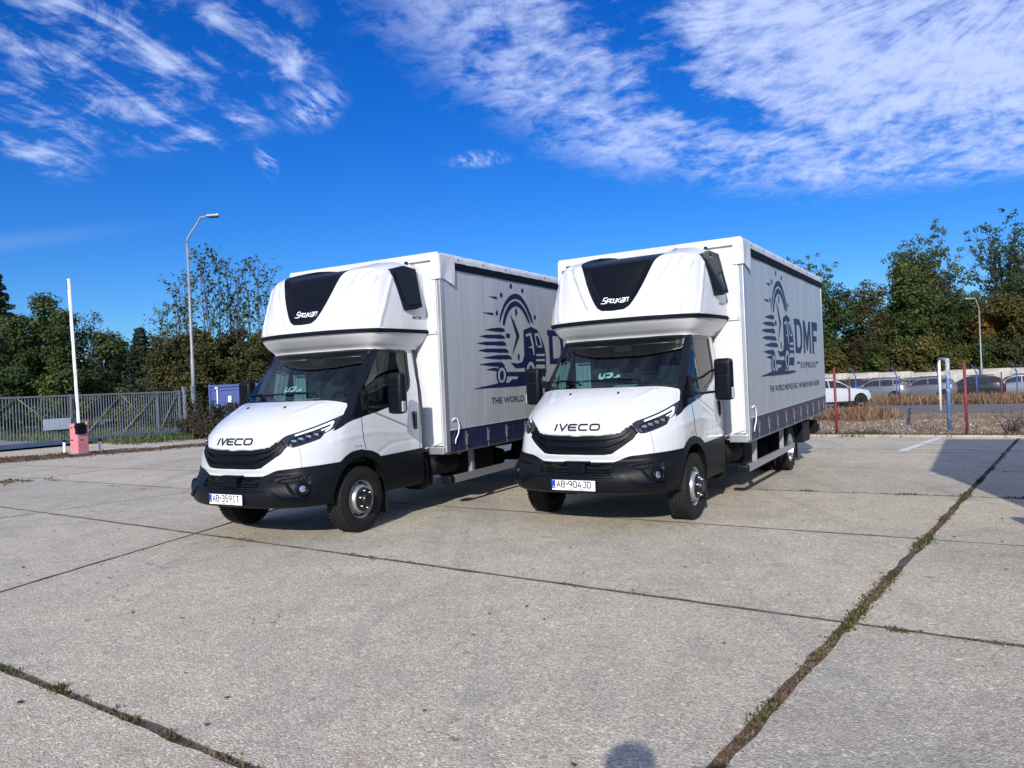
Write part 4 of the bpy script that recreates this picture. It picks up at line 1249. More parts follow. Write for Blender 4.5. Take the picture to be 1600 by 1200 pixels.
def smooth_pl(pl, n=4):
    o = []
    for i in range(len(pl) - 1):
        p0 = pl[max(i - 1, 0)]; p1 = pl[i]; p2 = pl[i + 1]; p3 = pl[min(i + 2, len(pl) - 1)]
        for k in range(n):
            t = k / n
            o.append(tuple(0.5 * (2 * p1[j] + (p2[j] - p0[j]) * t + (2 * p0[j] - 5 * p1[j] + 4 * p2[j] - p3[j]) * t * t + (3 * p1[j] - p0[j] - 3 * p2[j] + p3[j]) * t ** 3) for j in (0, 1)))
    o.append(pl[-1]); return o
band(A3, smooth_pl([(930, 828), (945, 735), (985, 625), (1040, 552), (1100, 525), (1160, 553), (1215, 640), (1258, 740), (1287, 846)]),
     smooth_pl([(945, 806), (962, 745), (1000, 655), (1050, 597), (1103, 578), (1150, 600), (1196, 662), (1232, 745), (1258, 812)]))
band(A3, smooth_pl([(966, 852), (978, 770), (1008, 685), (1052, 622), (1105, 603), (1150, 628), (1190, 680), (1226, 755), (1252, 838)]),
     smooth_pl([(990, 852), (1002, 790), (1028, 722), (1062, 675), (1105, 656), (1140, 672), (1174, 712), (1206, 775), (1232, 830)]))
shp(A3, [(1040, 730), (1088, 815), (1135, 940), (1142, 968), (1095, 1090), (1065, 1172), (1086, 1070), (1110, 975), (1075, 850)])
N_FEATHER = len(PRN)
shp(A3, [(780, 903), (850, 886), (940, 879), (984, 890), (987, 922), (880, 919)]); shp(A3, [(720, 968), (800, 953), (950, 953), (982, 968), (992, 994), (810, 989)])
shp(A3, [(693, 1042), (790, 1026), (975, 1022), (1000, 1042), (1006, 1066), (800, 1062)]); shp(A3, [(706, 1117), (800, 1098), (1000, 1098), (1022, 1116), (1030, 1140), (800, 1136)])
shp(A4, [(370, 716), (460, 700), (530, 698), (550, 706), (560, 724), (440, 724)])
shp(A4, [(353, 757), (430, 745), (495, 743), (515, 765), (460, 770), (420, 768)]); shp(A4, [(392, 790), (462, 776), (470, 800), (450, 798)])
ell(A4, 494, 825, 34, 62, 28); N_DARK1 = len(PRN)
shp(A4, [(520, 805), (640, 803), (645, 828), (525, 830)]); shp(A4, [(600, 828), (645, 828), (650, 868), (540, 870), (560, 850), (590, 850)])
shp(A4, [(628, 545), (676, 522), (716, 542), (742, 592), (760, 645), (770, 700), (772, 800), (766, 832), (694, 832), (690, 770), (668, 740), (645, 760), (640, 778), (580, 780), (548, 745), (590, 752), (622, 742), (634, 700)])
ell(A4, 674, 792, 36, 68, 28)
shp(A4, [(310, 912), (470, 876), (520, 872), (680, 866), (770, 862), (800, 870), (700, 886), (520, 898)])
LIGHT = []
def lt(f, pts): LIGHT.append([side_xz(*f(*q)) for q in pts])
def lel(f, cx, cy, rx, ry, n=24): lt(f, [(cx + rx * math.cos(2 * math.pi * k / n), cy + ry * math.sin(2 * math.pi * k / n)) for k in range(n)])
lel(A4, 494, 825, 24, 48); lel(A4, 674, 795, 26, 54)
lt(A4, [(640, 572), (666, 560), (676, 562), (694, 640), (698, 700), (692, 700), (684, 650), (668, 577), (646, 585)])
lt(A4, [(698, 565), (722, 562), (738, 600), (746, 652), (718, 652), (712, 645), (738, 640), (728, 600), (716, 578), (704, 580), (716, 640), (708, 640)])
for y in (693, 725, 760): lt(A4, [(708, y), (762, y - 2), (764, y + 12), (710, y + 13)])
lt(A4, [(655, 652), (692, 640), (692, 656)])
lt(A4, [(700, 775), (767, 772), (767, 782), (700, 784)])
DARK2 = []
def dk(f, pts): DARK2.append([side_xz(*f(*q)) for q in pts])
def dkel(f, cx, cy, rx, ry, n=20): dk(f, [(cx + rx * math.cos(2 * math.pi * k / n), cy + ry * math.sin(2 * math.pi * k / n)) for k in range(n)])
dkel(A4, 494, 827, 13, 32); dkel(A4, 674, 800, 13, 36)
# DMF block letters in (x, z); x falls to the rear
def rect(x0, x1, z0, z1): PRN.append([(x0, z0), (x1, z0), (x1, z1), (x0, z1)])
N_DMF = len(PRN)
zt_, zb_ = 2.455, 1.905
for xs_ in ((-4.33, -4.46),): rect(xs_[0], xs_[1], zb_, zt_)
PRN.append([(-4.28, zt_), (-4.52, zt_), (-4.52, zt_ - 0.09), (-4.28, zt_ - 0.09)])
o_ = [(-4.46, zt_), (-4.70, zt_), (-4.84, zt_ - 0.10), (-4.88, (zt_ + zb_) / 2), (-4.84, zb_ + 0.10), (-4.70, zb_), (-4.46, zb_)]
i_ = [(-4.46, zt_ - 0.09), (-4.65, zt_ - 0.09), (-4.73, zt_ - 0.15), (-4.755, (zt_ + zb_) / 2), (-4.73, zb_ + 0.15), (-4.65, zb_ + 0.09), (-4.46, zb_ + 0.09)]
for k in range(6): PRN.append([o_[k], o_[k + 1], i_[k + 1], i_[k]])
rect(-4.97, -5.09, zb_, zt_); rect(-5.50, -5.62, zb_, zt_)
PRN.append([(-5.00, zt_), (-5.12, zt_), (-5.34, 2.10), (-5.34, 1.95), (-5.26, 1.95)]); PRN.append([(-5.59, zt_), (-5.47, zt_), (-5.25, 2.10), (-5.25, 1.95), (-5.33, 1.95)])
rect(-5.75, -5.88, zb_, zt_ + 0.01); rect(-5.88, -6.24, zt_ - 0.14, zt_ + 0.01); rect(-5.88, -6.15, 2.12, 2.22)
rect(-4.40, -4.57, 1.735, 1.765); rect(-6.03, -6.22, 1.735, 1.765)


def print_mesh(name, polys, m, off, parent):
    V = []; F = []
    for pl in polys:
        tris = tessellate_polygon([[Vector((x, z, 0)) for x, z in pl]])
        b0 = len(V)
        # subdivide long shapes a little so that they follow the cloth
        V += [(x, 0, z) for x, z in pl]; F += [(b0 + a, b0 + b_, b0 + c) for a, b_, c in tris]
    V = np.array(V); V[:, 1] = curtain_y(V[:, 0], V[:, 2], 1) + off
    F = np.array(F); n = np.cross(V[F[:, 1]] - V[F[:, 0]], V[F[:, 2]] - V[F[:, 0]])
    fl = n[:, 1] < 0; F[fl] = F[fl][:, ::-1]
    return link(name, np_mesh(name, V, F), parent, m)


print_mesh('clock_print', PRN[:N_FEATHER], M['print'], 0.0045, curt)
for pl in PRN[N_FEATHER:N_FEATHER + 7]: print_mesh('speed_stripe_print', [pl], M['print'], 0.0045, curt)
print_mesh('van_print', PRN[N_FEATHER + 7:N_DMF], M['print'], 0.0045, curt)
for a, b_ in ((0, 8), (8, 12), (12, 15)): print_mesh('initial_lettering', PRN[N_DMF + a:N_DMF + b_], M['print'], 0.0045, curt)
for pl in PRN[N_DMF + 15:]: print_mesh('dash_print', [pl], M['print'], 0.0045, curt)
for pl in LIGHT: print_mesh('light_print', [pl], M['vinyl'], 0.0065, curt)
for pl in DARK2: print_mesh('wheel_print', [pl], M['print'], 0.0085, curt)
for body, xa, xb, zlo, zhi, bold, nm in (('EXPRESS', -4.68, -5.95, 1.665, 1.765, 0.012, 'express_lettering'), ('THE WORLD MOVES FAST, WE MOVE EVEN FASTER', -2.47, -6.23, 1.345, 1.435, 0.006, 'slogan_lettering')):
    me, co = text_mesh(body, 1.0, bold, 0, 1.25 if body == 'EXPRESS' else 1.0)
    x = co[:, 0]; y = co[:, 1]; ys = (y - 0.0) / 0.73
    X = xa + (x - x.min()) / (x.max() - x.min()) * (xb - xa); Z = zlo + ys * (zhi - zlo)
    co2 = np.stack([X, curtain_y(X, Z, 1) + 0.0045, Z], 1); set_co(me, co2); link(nm, me, curt, M['text_print'])

# ---- chassis and underbody
mb = MB()
for s in (1, -1): mb.box((-3.9, s * 0.42, 0.70), (5.9, 0.07, 0.20))
for x in (-1.6, -2.6, -3.6, -4.3, -5.0, -6.0, -6.7): mb.box((x, 0, 0.82), (0.08, 2.3, 0.07))
mb.tube([(-4.62, -0.9, 0.372), (-4.62, 0.9, 0.372)], 0.06, 10); mb.lathe([(0.0, -0.16), (0.13, -0.14), (0.16, 0), (0.13, 0.14), (0.0, 0.16)], 'Y', (-4.62, 0, 0.372), 16)
mb.tube([(-1.2, 0, 0.5), (-4.5, 0, 0.42)], 0.045, 8)
for s in (1, -1): mb.box((-4.62, s * 0.55, 0.50), (1.3, 0.07, 0.05), rot=(0, R(2), 0))
mb.build('chassis_frame', M['chassis'], proto)
mb = MB(); mb.lathe([(0.0, -0.30), (0.12, -0.29), (0.14, -0.25), (0.14, 0.25), (0.12, 0.29), (0.0, 0.30)], 'X', (-1.75, 0.88, 0.58), 20); mb.box((-2.6, 0.72, 0.55), (0.8, 0.5, 0.36), bevel=0.05)
mb.build('air_tank', M['chassis'], proto)
mb = MB(); mb.box((-1.30, 0.80, 0.52), (0.16, 0.34, 0.46), bevel=0.07); mb.box((-1.46, 0.78, 0.52), (0.12, 0.30, 0.40), bevel=0.04); mb.tube([(-1.26, 0.95, 0.72), (-1.28, 1.0, 0.66), (-1.30, 1.0, 0.45)], 0.008, 5); mb.build('filter_housing', M['plastic'], proto)
mb = MB(); mb.box((-1.5, 0.86, 0.70), (0.12, 0.08, 0.12), bevel=0.02); mb.build('filler_cap', M['red_tank'], proto)
for s in (1, -1):
    g = MB(); g.prism([(-1.62, s * 1.175, 0.345), (-1.62, s * 1.175, 0.445), (-4.38, s * 1.175, 0.475), (-4.38, s * 1.175, 0.385)], (0, s * 0.028, 0))
    gr = g.build('side_guard', M['alu'], proto)
    g = MB(); g.box((-1.585, s * 1.12, 0.385), (0.13, 0.16, 0.11), bevel=0.03); g.build('guard_end_cap', M['plastic'], gr)
    for x in (-2.12, -3.76):
        g = MB(); g.box((x, s * 1.14, 0.60), (0.075, 0.05, 0.44)); g.box((x + 0.03, s * 1.165, 0.60), (0.008, 0.02, 0.44)); g.build('guard_bracket', M['galv'], gr)
    mb = MB(); mb.box((X0 - 0.40, s * 1.20, 0.72), (0.05, 0.03, 0.03), bevel=0.006); mb.box((-4.2, s * 1.20, 0.80), (0.05, 0.03, 0.03), bevel=0.006); mb.build('side_marker', M['amber'], proto)
    # rear mudguard, flap
    mb = MB(); n = 10
    a = [(0.47 * math.cos(R(15 + 150 * k / n)), 0.47 * math.sin(R(15 + 150 * k / n))) for k in range(n + 1)]
    for k in range(n): mb.prism([(-4.62 + a[k][0], s * 0.58, 0.36 + a[k][1]), (-4.62 + a[k + 1][0], s * 0.58, 0.36 + a[k + 1][1]), (-4.62 + a[k + 1][0], s * 1.11, 0.36 + a[k + 1][1]), (-4.62 + a[k][0], s * 1.11, 0.36 + a[k][1])], (0, 0, 0.012))
    mb.box((-5.11, s * 0.85, 0.40), (0.014, 0.5, 0.50)); mb.build('rear_mudguard', M['plastic'], proto)
    mb = MB(); mb.box((-5.55, s * 1.10, 0.56), (0.60, 0.14, 0.34), bevel=0.02); mb.build('tool_locker', M['plastic'], proto)
    mb = MB(); mb.box((X1 + 0.02, s * 1.27, 0.90), (0.05, 0.05, 0.05), bevel=0.01); mb.build('corner_marker', M['amber'], proto)
mb = MB(); mb.box((-6.55, 0, 0.56), (0.12, 2.4, 0.13), bevel=0.01); mb.box((-6.45, 0.95, 0.58), (0.28, 0.45, 0.24), bevel=0.02)
for s in (1, -1): mb.box((-6.5, s * 0.42, 0.66), (0.10, 0.06, 0.3))
mb.build('rear_underrun_bar', M['chassis'], proto)


GLY = {'A': [[(0, 0), (.5, 1), (1, 0)], [(.2, .34), (.8, .34)]], 'B': [[(0, 0), (0, 1), (.75, 1), (.95, .85), (.95, .65), (.75, .53), (0, .53)], [(.75, .53), (1, .38), (1, .15), (.78, 0), (0, 0)]],
       '3': [[(0, .85), (.2, 1), (.78, 1), (.97, .82), (.97, .68), (.75, .54), (.4, .54)], [(.75, .54), (1, .38), (1, .18), (.78, 0), (.2, 0), (0, .16)]],
       '5': [[(.95, 1), (.1, 1), (.06, .55), (.7, .58), (1, .42), (1, .18), (.75, 0), (.2, 0), (0, .14)]],
       '9': [[(.98, .52), (.25, .48), (0, .64), (0, .84), (.25, 1), (.75, 1), (1, .84), (.98, .5), (.6, 0)]],
       '0': [[(.25, 0), (0, .18), (0, .82), (.25, 1), (.75, 1), (1, .82), (1, .18), (.75, 0), (.25, 0)]],
       '4': [[(.6, 1), (0, .28), (1, .28)], [(.72, .55), (.72, 0)]], 'I': [[(.5, 0), (.5, 1)], [(.2, 0), (.8, 0)], [(.2, 1), (.8, 1)]], 'T': [[(.5, 0), (.5, 1)], [(0, 1), (1, 1)]],
       'J': [[(.2, 1), (.9, 1), (.9, .2), (.68, 0), (.25, 0), (0, .18)]], 'D': [[(0, 0), (0, 1), (.65, 1), (1, .75), (1, .25), (.65, 0), (0, 0)]]}


def plate(parent, left, right):
    mb = MB(); mb.box((PLX, PLY, PLZ), (0.006, 0.52, 0.11), bevel=0.002)
    p = mb.build('number_plate', M['plate_white'], parent)
    mb = MB(); mb.box((PLX + 0.0032, PLY - 0.238, PLZ + 0.008), (0.002, 0.040, 0.088)); mb.build('plate_band', M['plate_blue'], p)
    y = -0.198; cw, ch = 0.040, 0.064
    for c in left + '*' + right:
        mb = MB()
        if c == '*': mb.prism([(PLX + 0.0035, PLY + y + a, PLZ + b_ + 0.012) for a, b_ in ((0, 0.012), (0.018, 0.012), (0.018, -0.002), (0.009, -0.012), (0, -0.002))], (0.001, 0, 0)); y += 0.030
        else:
            for st in GLY[c]:
                for quad in ribbon2d([(a * cw, b_ * ch) for a, b_ in st], 0.0108): mb.poly([(PLX + 0.0042, PLY + y + q.x, PLZ - 0.022 + q.y) for q in quad])
            y += 0.0565 if c not in '9' or right[-1] != 'T' else 0.060
        mb.build('plate_character', M['plate_black'], p)
    me, co = text_mesh('SK', 1.0, 0.01); sx = 0.024 / co[:, 0].max()
    set_co(me, np.stack([np.full(len(co), PLX + 0.0045), PLY - 0.25 + co[:, 0] * sx, PLZ - 0.028 + co[:, 1] * 0.022], 1)); link('country_code', me, p, M['plate_white'])
    mb = MB()
    for k, w in enumerate((0.02, 0.05, 0.012, 0.06)): mb.box((PLX + 0.0038, PLY - 0.09 + k * 0.062, PLZ - 0.044), (0.001, w, 0.008))
    o = mb.build('plate_footer', M['plate_red'], p); o['kind'] = 'stuff'
    return p
index_children()
truckA = proto; base_kids = list(KIDS.get('box_truck', []))
truckB = copy_tree(proto); truckC = copy_tree(proto)
truckA.location = (-2.65, 9.30, 0); truckA.rotation_euler = (0, 0, R(-119.83))
truckB.location = (1.167, 9.20, 0); truckB.rotation_euler = (0, 0, R(-121.59))
truckC.location = (5.25, 3.35, 0); truckC.rotation_euler = (0, 0, R(-121.6))
tag(truckA, 'white curtain-sided box truck with number plate AB 359IT, left of the two trucks', 'truck', GRP)
tag(truckB, 'white curtain-sided box truck, plate AB 904JD, the right one, nearest the car lot', 'truck', GRP)
tag(truckC, 'white box truck parked outside the right edge, only its shadow falls on the slabs', 'truck', GRP)
plate(truckA, 'AB', '359IT'); plate(truckB, 'AB', '904JD')

# ================================================================ the ground
MD = Vector((0.605, 0.796)); CD = Vector((0.835, -0.550))        # along the lot, across it
def s_of(x, y): return 0.605 * x + 0.796 * y
def gz(x, y):
    return -0.022 * max(0.0, s_of(x, y) - 19.6)


def terrain_patch(name, s0, s1, c0, c1, n_s, n_c, off, m, wob=0.0, kind='structure'):
    V = []; F = []; rg = random.Random(hash(name) % 1000 if False else len(name))
    for i in range(n_s + 1):
        for j in range(n_c + 1):
            s = s0 + (s1 - s0) * i / n_s; c = c0 + (c1 - c0) * j / n_c
            if wob and i in (0, n_s): s += rg.uniform(-wob, wob)
            if wob and j in (0, n_c): c += rg.uniform(-wob, wob)
            # p = a*MD' + b*CD' with (approx.) orthogonal axes
            x = 0.605 * s + 0.796 * c; y = 0.796 * s - 0.605 * c
            V.append((x, y, gz(x, y) + off))
    for i in range(n_s):
        for j in range(n_c):
            a = i * (n_c + 1) + j; F.append((a, a + 1, a + n_c + 2, a + n_c + 1))
    me = np_mesh(name, V, F, True)
    nz = me.polygons[0].normal.z
    if nz < 0: me.flip_normals()
    o = link(name, me, None, m); o['kind'] = kind
    return o


def concrete_mat():
    m, b, bs = mat('exposed_aggregate_concrete')
    geo = b.n('ShaderNodeNewGeometry').outputs['Position']
    oi = b.n('ShaderNodeObjectInfo').outputs['Random']
    vor = b.n('ShaderNodeTexVoronoi'); b.link(geo, vor.inputs['Vector']); vor.inputs['Scale'].default_value = 95
    vor.inputs['Randomness'].default_value = 1.0
    sp = b.n('ShaderNodeSeparateColor'); b.link(vor.outputs['Color'], sp.inputs[0])
    stones = b.ramp(sp.outputs[0], [(0.0, (0.07, 0.062, 0.055)), (0.18, (0.23, 0.21, 0.185)), (0.5, (0.43, 0.40, 0.35)), (0.84, (0.54, 0.50, 0.44)), (0.95, (0.86, 0.82, 0.74))])
    vor2 = b.n('ShaderNodeTexVoronoi'); b.link(geo, vor2.inputs['Vector']); vor2.inputs['Scale'].default_value = 38
    sp2 = b.n('ShaderNodeSeparateColor'); b.link(vor2.outputs['Color'], sp2.inputs[0])
    st2 = b.ramp(sp2.outputs[1], [(0.0, (0.55, 0.52, 0.50)), (0.10, (0.95, 0.94, 0.93)), (0.88, (1.05, 1.03, 1.0)), (0.97, (1.5, 1.47, 1.42))])
    fine = b.noise(geo, 260, 3, 0.6)
    n1 = b.noise(geo, 0.55, 6, 0.6, 0.3); n2 = b.noise(geo, 3.2, 6, 0.62, 0.4); n3 = b.noise(geo, 17, 4, 0.6)
    c = b.mix(1.0, stones, st2, 'MULTIPLY')
    c = b.mix(0.55, c, b.ramp(fine, [(0.3, (0.32, 0.295, 0.26)), (0.7, (0.54, 0.505, 0.45))]))
    big = b.ramp(n1, [(0.28, (0.80, 0.80, 0.82)), (0.5, (0.99, 0.98, 0.97)), (0.72, (1.10, 1.07, 1.02))])
    mid = b.ramp(n2, [(0.25, (0.84, 0.84, 0.85)), (0.55, (1.0, 1.0, 1.0)), (0.75, (1.07, 1.06, 1.03))])
    c = b.mix(1.0, c, big, 'MULTIPLY'); c = b.mix(1.0, c, mid, 'MULTIPLY')
    slab = b.ramp(oi, [(0.0, (1.00, 0.98, 0.87)), (0.5, (1.11, 1.08, 0.94)), (1.0, (1.21, 1.15, 0.97))])
    c = b.mix(1.0, c, slab, 'MULTIPLY')
    # rusty and grey stains
    rust = b.mapr(b.noise(geo, 0.9, 5, 0.6, 0.8), 0.60, 0.72, 0, 0.30)
    c = b.mix(rust, c, (0.40, 0.27, 0.19))
    dirt = b.mapr(b.noise(geo, 1.7, 7, 0.7, 0.5), 0.56, 0.72, 0, 0.34)
    c = b.mix(dirt, c, (0.20, 0.185, 0.17))
    # drips, tyre scuffs and hairline cracks
    drip = b.mapr(b.noise(geo, 6.5, 3, 0.5), 0.665, 0.72, 0, 0.42)
    c = b.mix(drip, c, (0.12, 0.11, 0.10))
    mpx = b.n('ShaderNodeMapping'); b.link(geo, mpx.inputs[0]); mpx.inputs['Rotation'].default_value = (0, 0, R(31)); mpx.inputs['Scale'].default_value = (2.2, 0.16, 1)
    c = b.mix(b.mapr(b.noise(mpx.outputs[0], 1.0, 6, 0.65, 0.6), 0.52, 0.70, 0, 0.30), c, (0.22, 0.21, 0.20))
    wv = b.n('ShaderNodeVectorMath', operation='ADD'); b.link(geo, wv.inputs[0])
    nv = b.n('ShaderNodeTexNoise'); b.link(geo, nv.inputs['Vector']); nv.inputs['Scale'].default_value = 1.6; nv.inputs['Detail'].default_value = 5
    b.link(nv.outputs['Color'], wv.inputs[1])
    ck = b.n('ShaderNodeTexVoronoi', feature='DISTANCE_TO_EDGE'); b.link(wv.outputs[0], ck.inputs['Vector']); ck.inputs['Scale'].default_value = 0.21
    crack = b.math('MULTIPLY', b.mapr(ck.outputs['Distance'], 0.0016, 0.0004, 0, 1), b.mapr(n1, 0.48, 0.56, 0, 0.75))
    c = b.mix(crack, c, (0.10, 0.085, 0.07))
    b.link(c, bs.inputs['Base Color'])
    bs.inputs['Roughness'].default_value = 0.86
    bp = b.n('ShaderNodeBump'); bp.inputs['Strength'].default_value = 0.8; bp.inputs['Distance'].default_value = 0.006
    h = b.math('ADD', b.math('MULTIPLY', vor.outputs['Distance'], -0.8), b.math('MULTIPLY', n3, 0.5))
    b.link(h, bp.inputs['Height']); b.link(bp.outputs[0], bs.inputs['Normal'])
    return m


def ground_mat(name, c_lo, c_hi, c_spot, scale=1.0, spot=(0.55, 0.7), rough=0.95, bump=0.6):
    m, b, bs = mat(name)
    geo = b.n('ShaderNodeNewGeometry').outputs['Position']
    n = b.noise(geo, 1.3 * scale, 8, 0.65, 0.4); f = b.noise(geo, 28 * scale, 6, 0.7)
    c = b.ramp(n, [(0.3, c_lo), (0.7, c_hi)])
    c = b.mix(1.0, c, b.ramp(f, [(0.25, (0.45, 0.45, 0.45)), (0.5, (1, 1, 1)), (0.78, (1.8, 1.75, 1.6))]), 'MULTIPLY')
    c = b.mix(b.mapr(b.noise(geo, 5 * scale, 6, 0.7, 0.8), spot[0], spot[1]), c, c_spot)
    b.link(c, bs.inputs['Base Color']); bs.inputs['Roughness'].default_value = rough
    bp = b.n('ShaderNodeBump'); bp.inputs['Strength'].default_value = bump; bp.inputs['Distance'].default_value = 0.03
    b.link(f, bp.inputs['Height']); b.link(bp.outputs[0], bs.inputs['Normal'])
    return m


CONC = concrete_mat()
M['dirt'] = ground_mat('joint_dirt', (0.06, 0.05, 0.04), (0.14, 0.115, 0.09), (0.22, 0.12, 0.09), 6.0)
M['gravel'] = ground_mat('gravel_and_dry_grass', (0.24, 0.19, 0.15), (0.37, 0.30, 0.235), (0.34, 0.20, 0.12), 0.8)
M['asphalt'] = ground_mat('old_asphalt', (0.10, 0.098, 0.096), (0.15, 0.145, 0.14), (0.12, 0.10, 0.09), 1.0, rough=0.9, bump=0.2)
M['apron'] = ground_mat('gate_apron_asphalt', (0.20, 0.19, 0.175), (0.28, 0.265, 0.245), (0.15, 0.105, 0.08), 0.7, spot=(0.6, 0.72), rough=0.9, bump=0.2)
M['grassy'] = ground_mat('grass_ground', (0.035, 0.055, 0.02), (0.07, 0.095, 0.032), (0.09, 0.08, 0.04), 0.9)
M['far_ground'] = ground_mat('far_ground', (0.07, 0.075, 0.04), (0.11, 0.10, 0.06), (0.12, 0.09, 0.06), 0.3)
M['litter'] = ground_mat('leaf_litter', (0.10, 0.055, 0.035), (0.16, 0.095, 0.06), (0.07, 0.045, 0.035), 3.0)

terrain_patch('ground', -120, 700, -500, 500, 82, 50, -0.045, M['far_ground'])
terrain_patch('slab_bed', -12, 19.3, -34, 14, 20, 30, -0.008, M['dirt'])
terrain_patch('gravel_verge', 19.3, 34.5, -14, 60, 12, 40, -0.012, M['gravel'], 0.15)
terrain_patch('car_lot_asphalt', 34.5, 66, -24, 90, 10, 30, -0.006, M['asphalt'], 0.2)
terrain_patch('grass_field', 12.5, 60, -75, -26.5, 20, 20, -0.02, M['grassy'], 0.3)
terrain_patch('grass_strip', 19.6, 60, -26.5, -14, 12, 8, -0.016, M['grassy'], 0.3)

# slabs: joint lines measured on the ground, slabs between them
def ln(p, q): p, q = Vector(p), Vector(q); return (p, (q - p).normalized())
def isect(a, b_):
    p, d = a; q, e = b_; den = d.x * e.y - d.y * e.x
    t = ((q.x - p.x) * e.y - (q.y - p.y) * e.x) / den; return p + d * t
def shift(l, v): return (l[0] + Vector(v), l[1])
M0 = ln((0.77, 3.18), (10.34, 15.78))
Mm1 = ln((-4.55, 6.70), (-3.70, 9.66))
Mm2 = ln((-7.44, 11.03), (-5.57, 13.17))
Mm3 = ln((-11.36, 15.2), (-9.18, 18.49))
mains = [shift(Mm3, tuple(-CD * 11.5)), shift(Mm3, tuple(-CD * 5.8)), Mm3, Mm2, Mm1, M0, shift(M0, tuple(CD * 5.9)), shift(M0, tuple(CD * 11.8))]
C0 = ln((-3.29, 4.81), (-1.21, 3.35)); C1 = ln((-3.49, 8.89), (2.07, 4.94)); C2 = ln((-1.12, 10.46), (4.44, 6.75))
C3 = ln((3.08, 10.77), (5.98, 9.05)); C4 = ln((4.3, 13.45), (7.3, 11.35)); C5 = ln((5.6, 16.1), (9.2, 13.75)); C6 = ln((7.11, 18.69), (10.7, 16.11))
cross = [shift(C0, tuple(-MD * 5.7)), shift(C0, tuple(-MD * 2.85)), C0, C1, C2, C3, C4, C5, C6]
yard = empty('concrete_yard'); yard['kind'] = 'structure'
rs = random.Random(7)
def add_slab(q, gaps):
    """q: corners a(main0,cross0) b(main1,cross0) c(main1,cross1) d(main0,cross1)"""
    cen = sum(q, Vector((0, 0))) / 4
    pts = []
    for i, p in enumerate(q):
        d1 = (q[(i + 1) % 4] - p).normalized(); d2 = (q[i - 1] - p).normalized()
        # edge i runs p->next ; gap of edge i pushes along d2
        g1 = gaps[i]; g0 = gaps[i - 1]
        pts.append(p + d2 * g1 + d1 * g0)
    # walk the outline with slightly worn edges
    out = []
    for i in range(4):
        a, b_ = pts[i], pts[(i + 1) % 4]; L = (b_ - a).length; n = max(3, int(L / 0.22))
        nn = Vector((-(b_ - a).y, (b_ - a).x)).normalized()
        for k in range(n):
            w = 0 if k == 0 else rs.uniform(-0.008, 0.005) - (0.016 if rs.random() < 0.10 else 0)
            out.append(a + (b_ - a) * (k / n) + nn * (-w if nn.dot(cen - a) < 0 else w) * -1)
    dz = rs.uniform(-0.002, 0.002)
    bm = bmesh.new()
    ti = [bm.verts.new((p.x, p.y, dz)) for p in [o + (cen - o).normalized() * 0.006 for o in out]]
    te = [bm.verts.new((p.x, p.y, dz - 0.005)) for p in out]; be = [bm.verts.new((p.x, p.y, -0.10)) for p in out]
    bm.faces.new(ti); n = len(out); side_f = []
    for k in range(n):
        side_f += [bm.faces.new((ti[k], te[k], te[(k + 1) % n], ti[(k + 1) % n])), bm.faces.new((te[k], be[k], be[(k + 1) % n], te[(k + 1) % n]))]
    for f in side_f: f.material_index = 1
    bmesh.ops.recalc_face_normals(bm, faces=bm.faces[:])
    me = bpy.data.meshes.new('slab'); bm.to_mesh(me); bm.free()
    return link('slab', me, yard, [CONC, M['dirt']])
JOINTS = []
for i in range(len(mains) - 1):
    for j in range(len(cross) - 1):
        q = [isect(mains[i], cross[j]), isect(mains[i + 1], cross[j]), isect(mains[i + 1], cross[j + 1]), isect(mains[i], cross[j + 1])]
        gm = lambda k: 0.024 if k == 5 else 0.016
        g1_ = {2: 0.019, 3: 0.018}.get(j, 0.014); g2_ = {2: 0.019, 3: 0.018}.get(j + 1, 0.014)
        add_slab(q, [g1_, gm(i + 1), g2_, gm(i)])
# far left bays towards the gate (kerb line ends there)
for j, (s0, s1) in enumerate(((0, 2.9), (2.9, 5.8), (5.8, 8.7))):
    for i in range(0, 4):
        q = [isect(mains[i], shift(C6, tuple(MD * s0))), isect(mains[i + 1], shift(C6, tuple(MD * s0))), isect(mains[i + 1], shift(C6, tuple(MD * s1))), isect(mains[i], shift(C6, tuple(MD * s1)))]
        add_slab(q, [0.009] * 4)
for i in range(0, 2):                       # two more strips beyond the left most bay line
    pass
terrain_patch('gate_apron', -6, 29, -40, -24.6, 20, 8, -0.008, M['apron'], 0.1)
# kerb along the far edge of the yard
a = isect(mains[3], C6); b_ = isect(mains[-1], C6); d = (b_ - a).normalized(); L = (b_ - a).length; ncb = int(L / 1.0)
kerb = empty('kerb'); kerb['kind'] = 'structure'
kme = None
for k in range(ncb):
    p = a + d * (k + 0.5) * L / ncb + Vector((-d.y, d.x)) * 0.08
    if kme is None:
        mb = MB(); mb.box((0, 0, 0.0), (L / ncb - 0.012, 0.12, 0.09), bevel=0.008); kme = mb.mesh('kerb_stone'); kme.materials.append(CONC)
    o = link('kerb_stone', kme, kerb); o.location = (p.x, p.y, 0.0); o.rotation_euler = (0, 0, math.atan2(d.y, d.x) + rs.uniform(-0.004, 0.004))
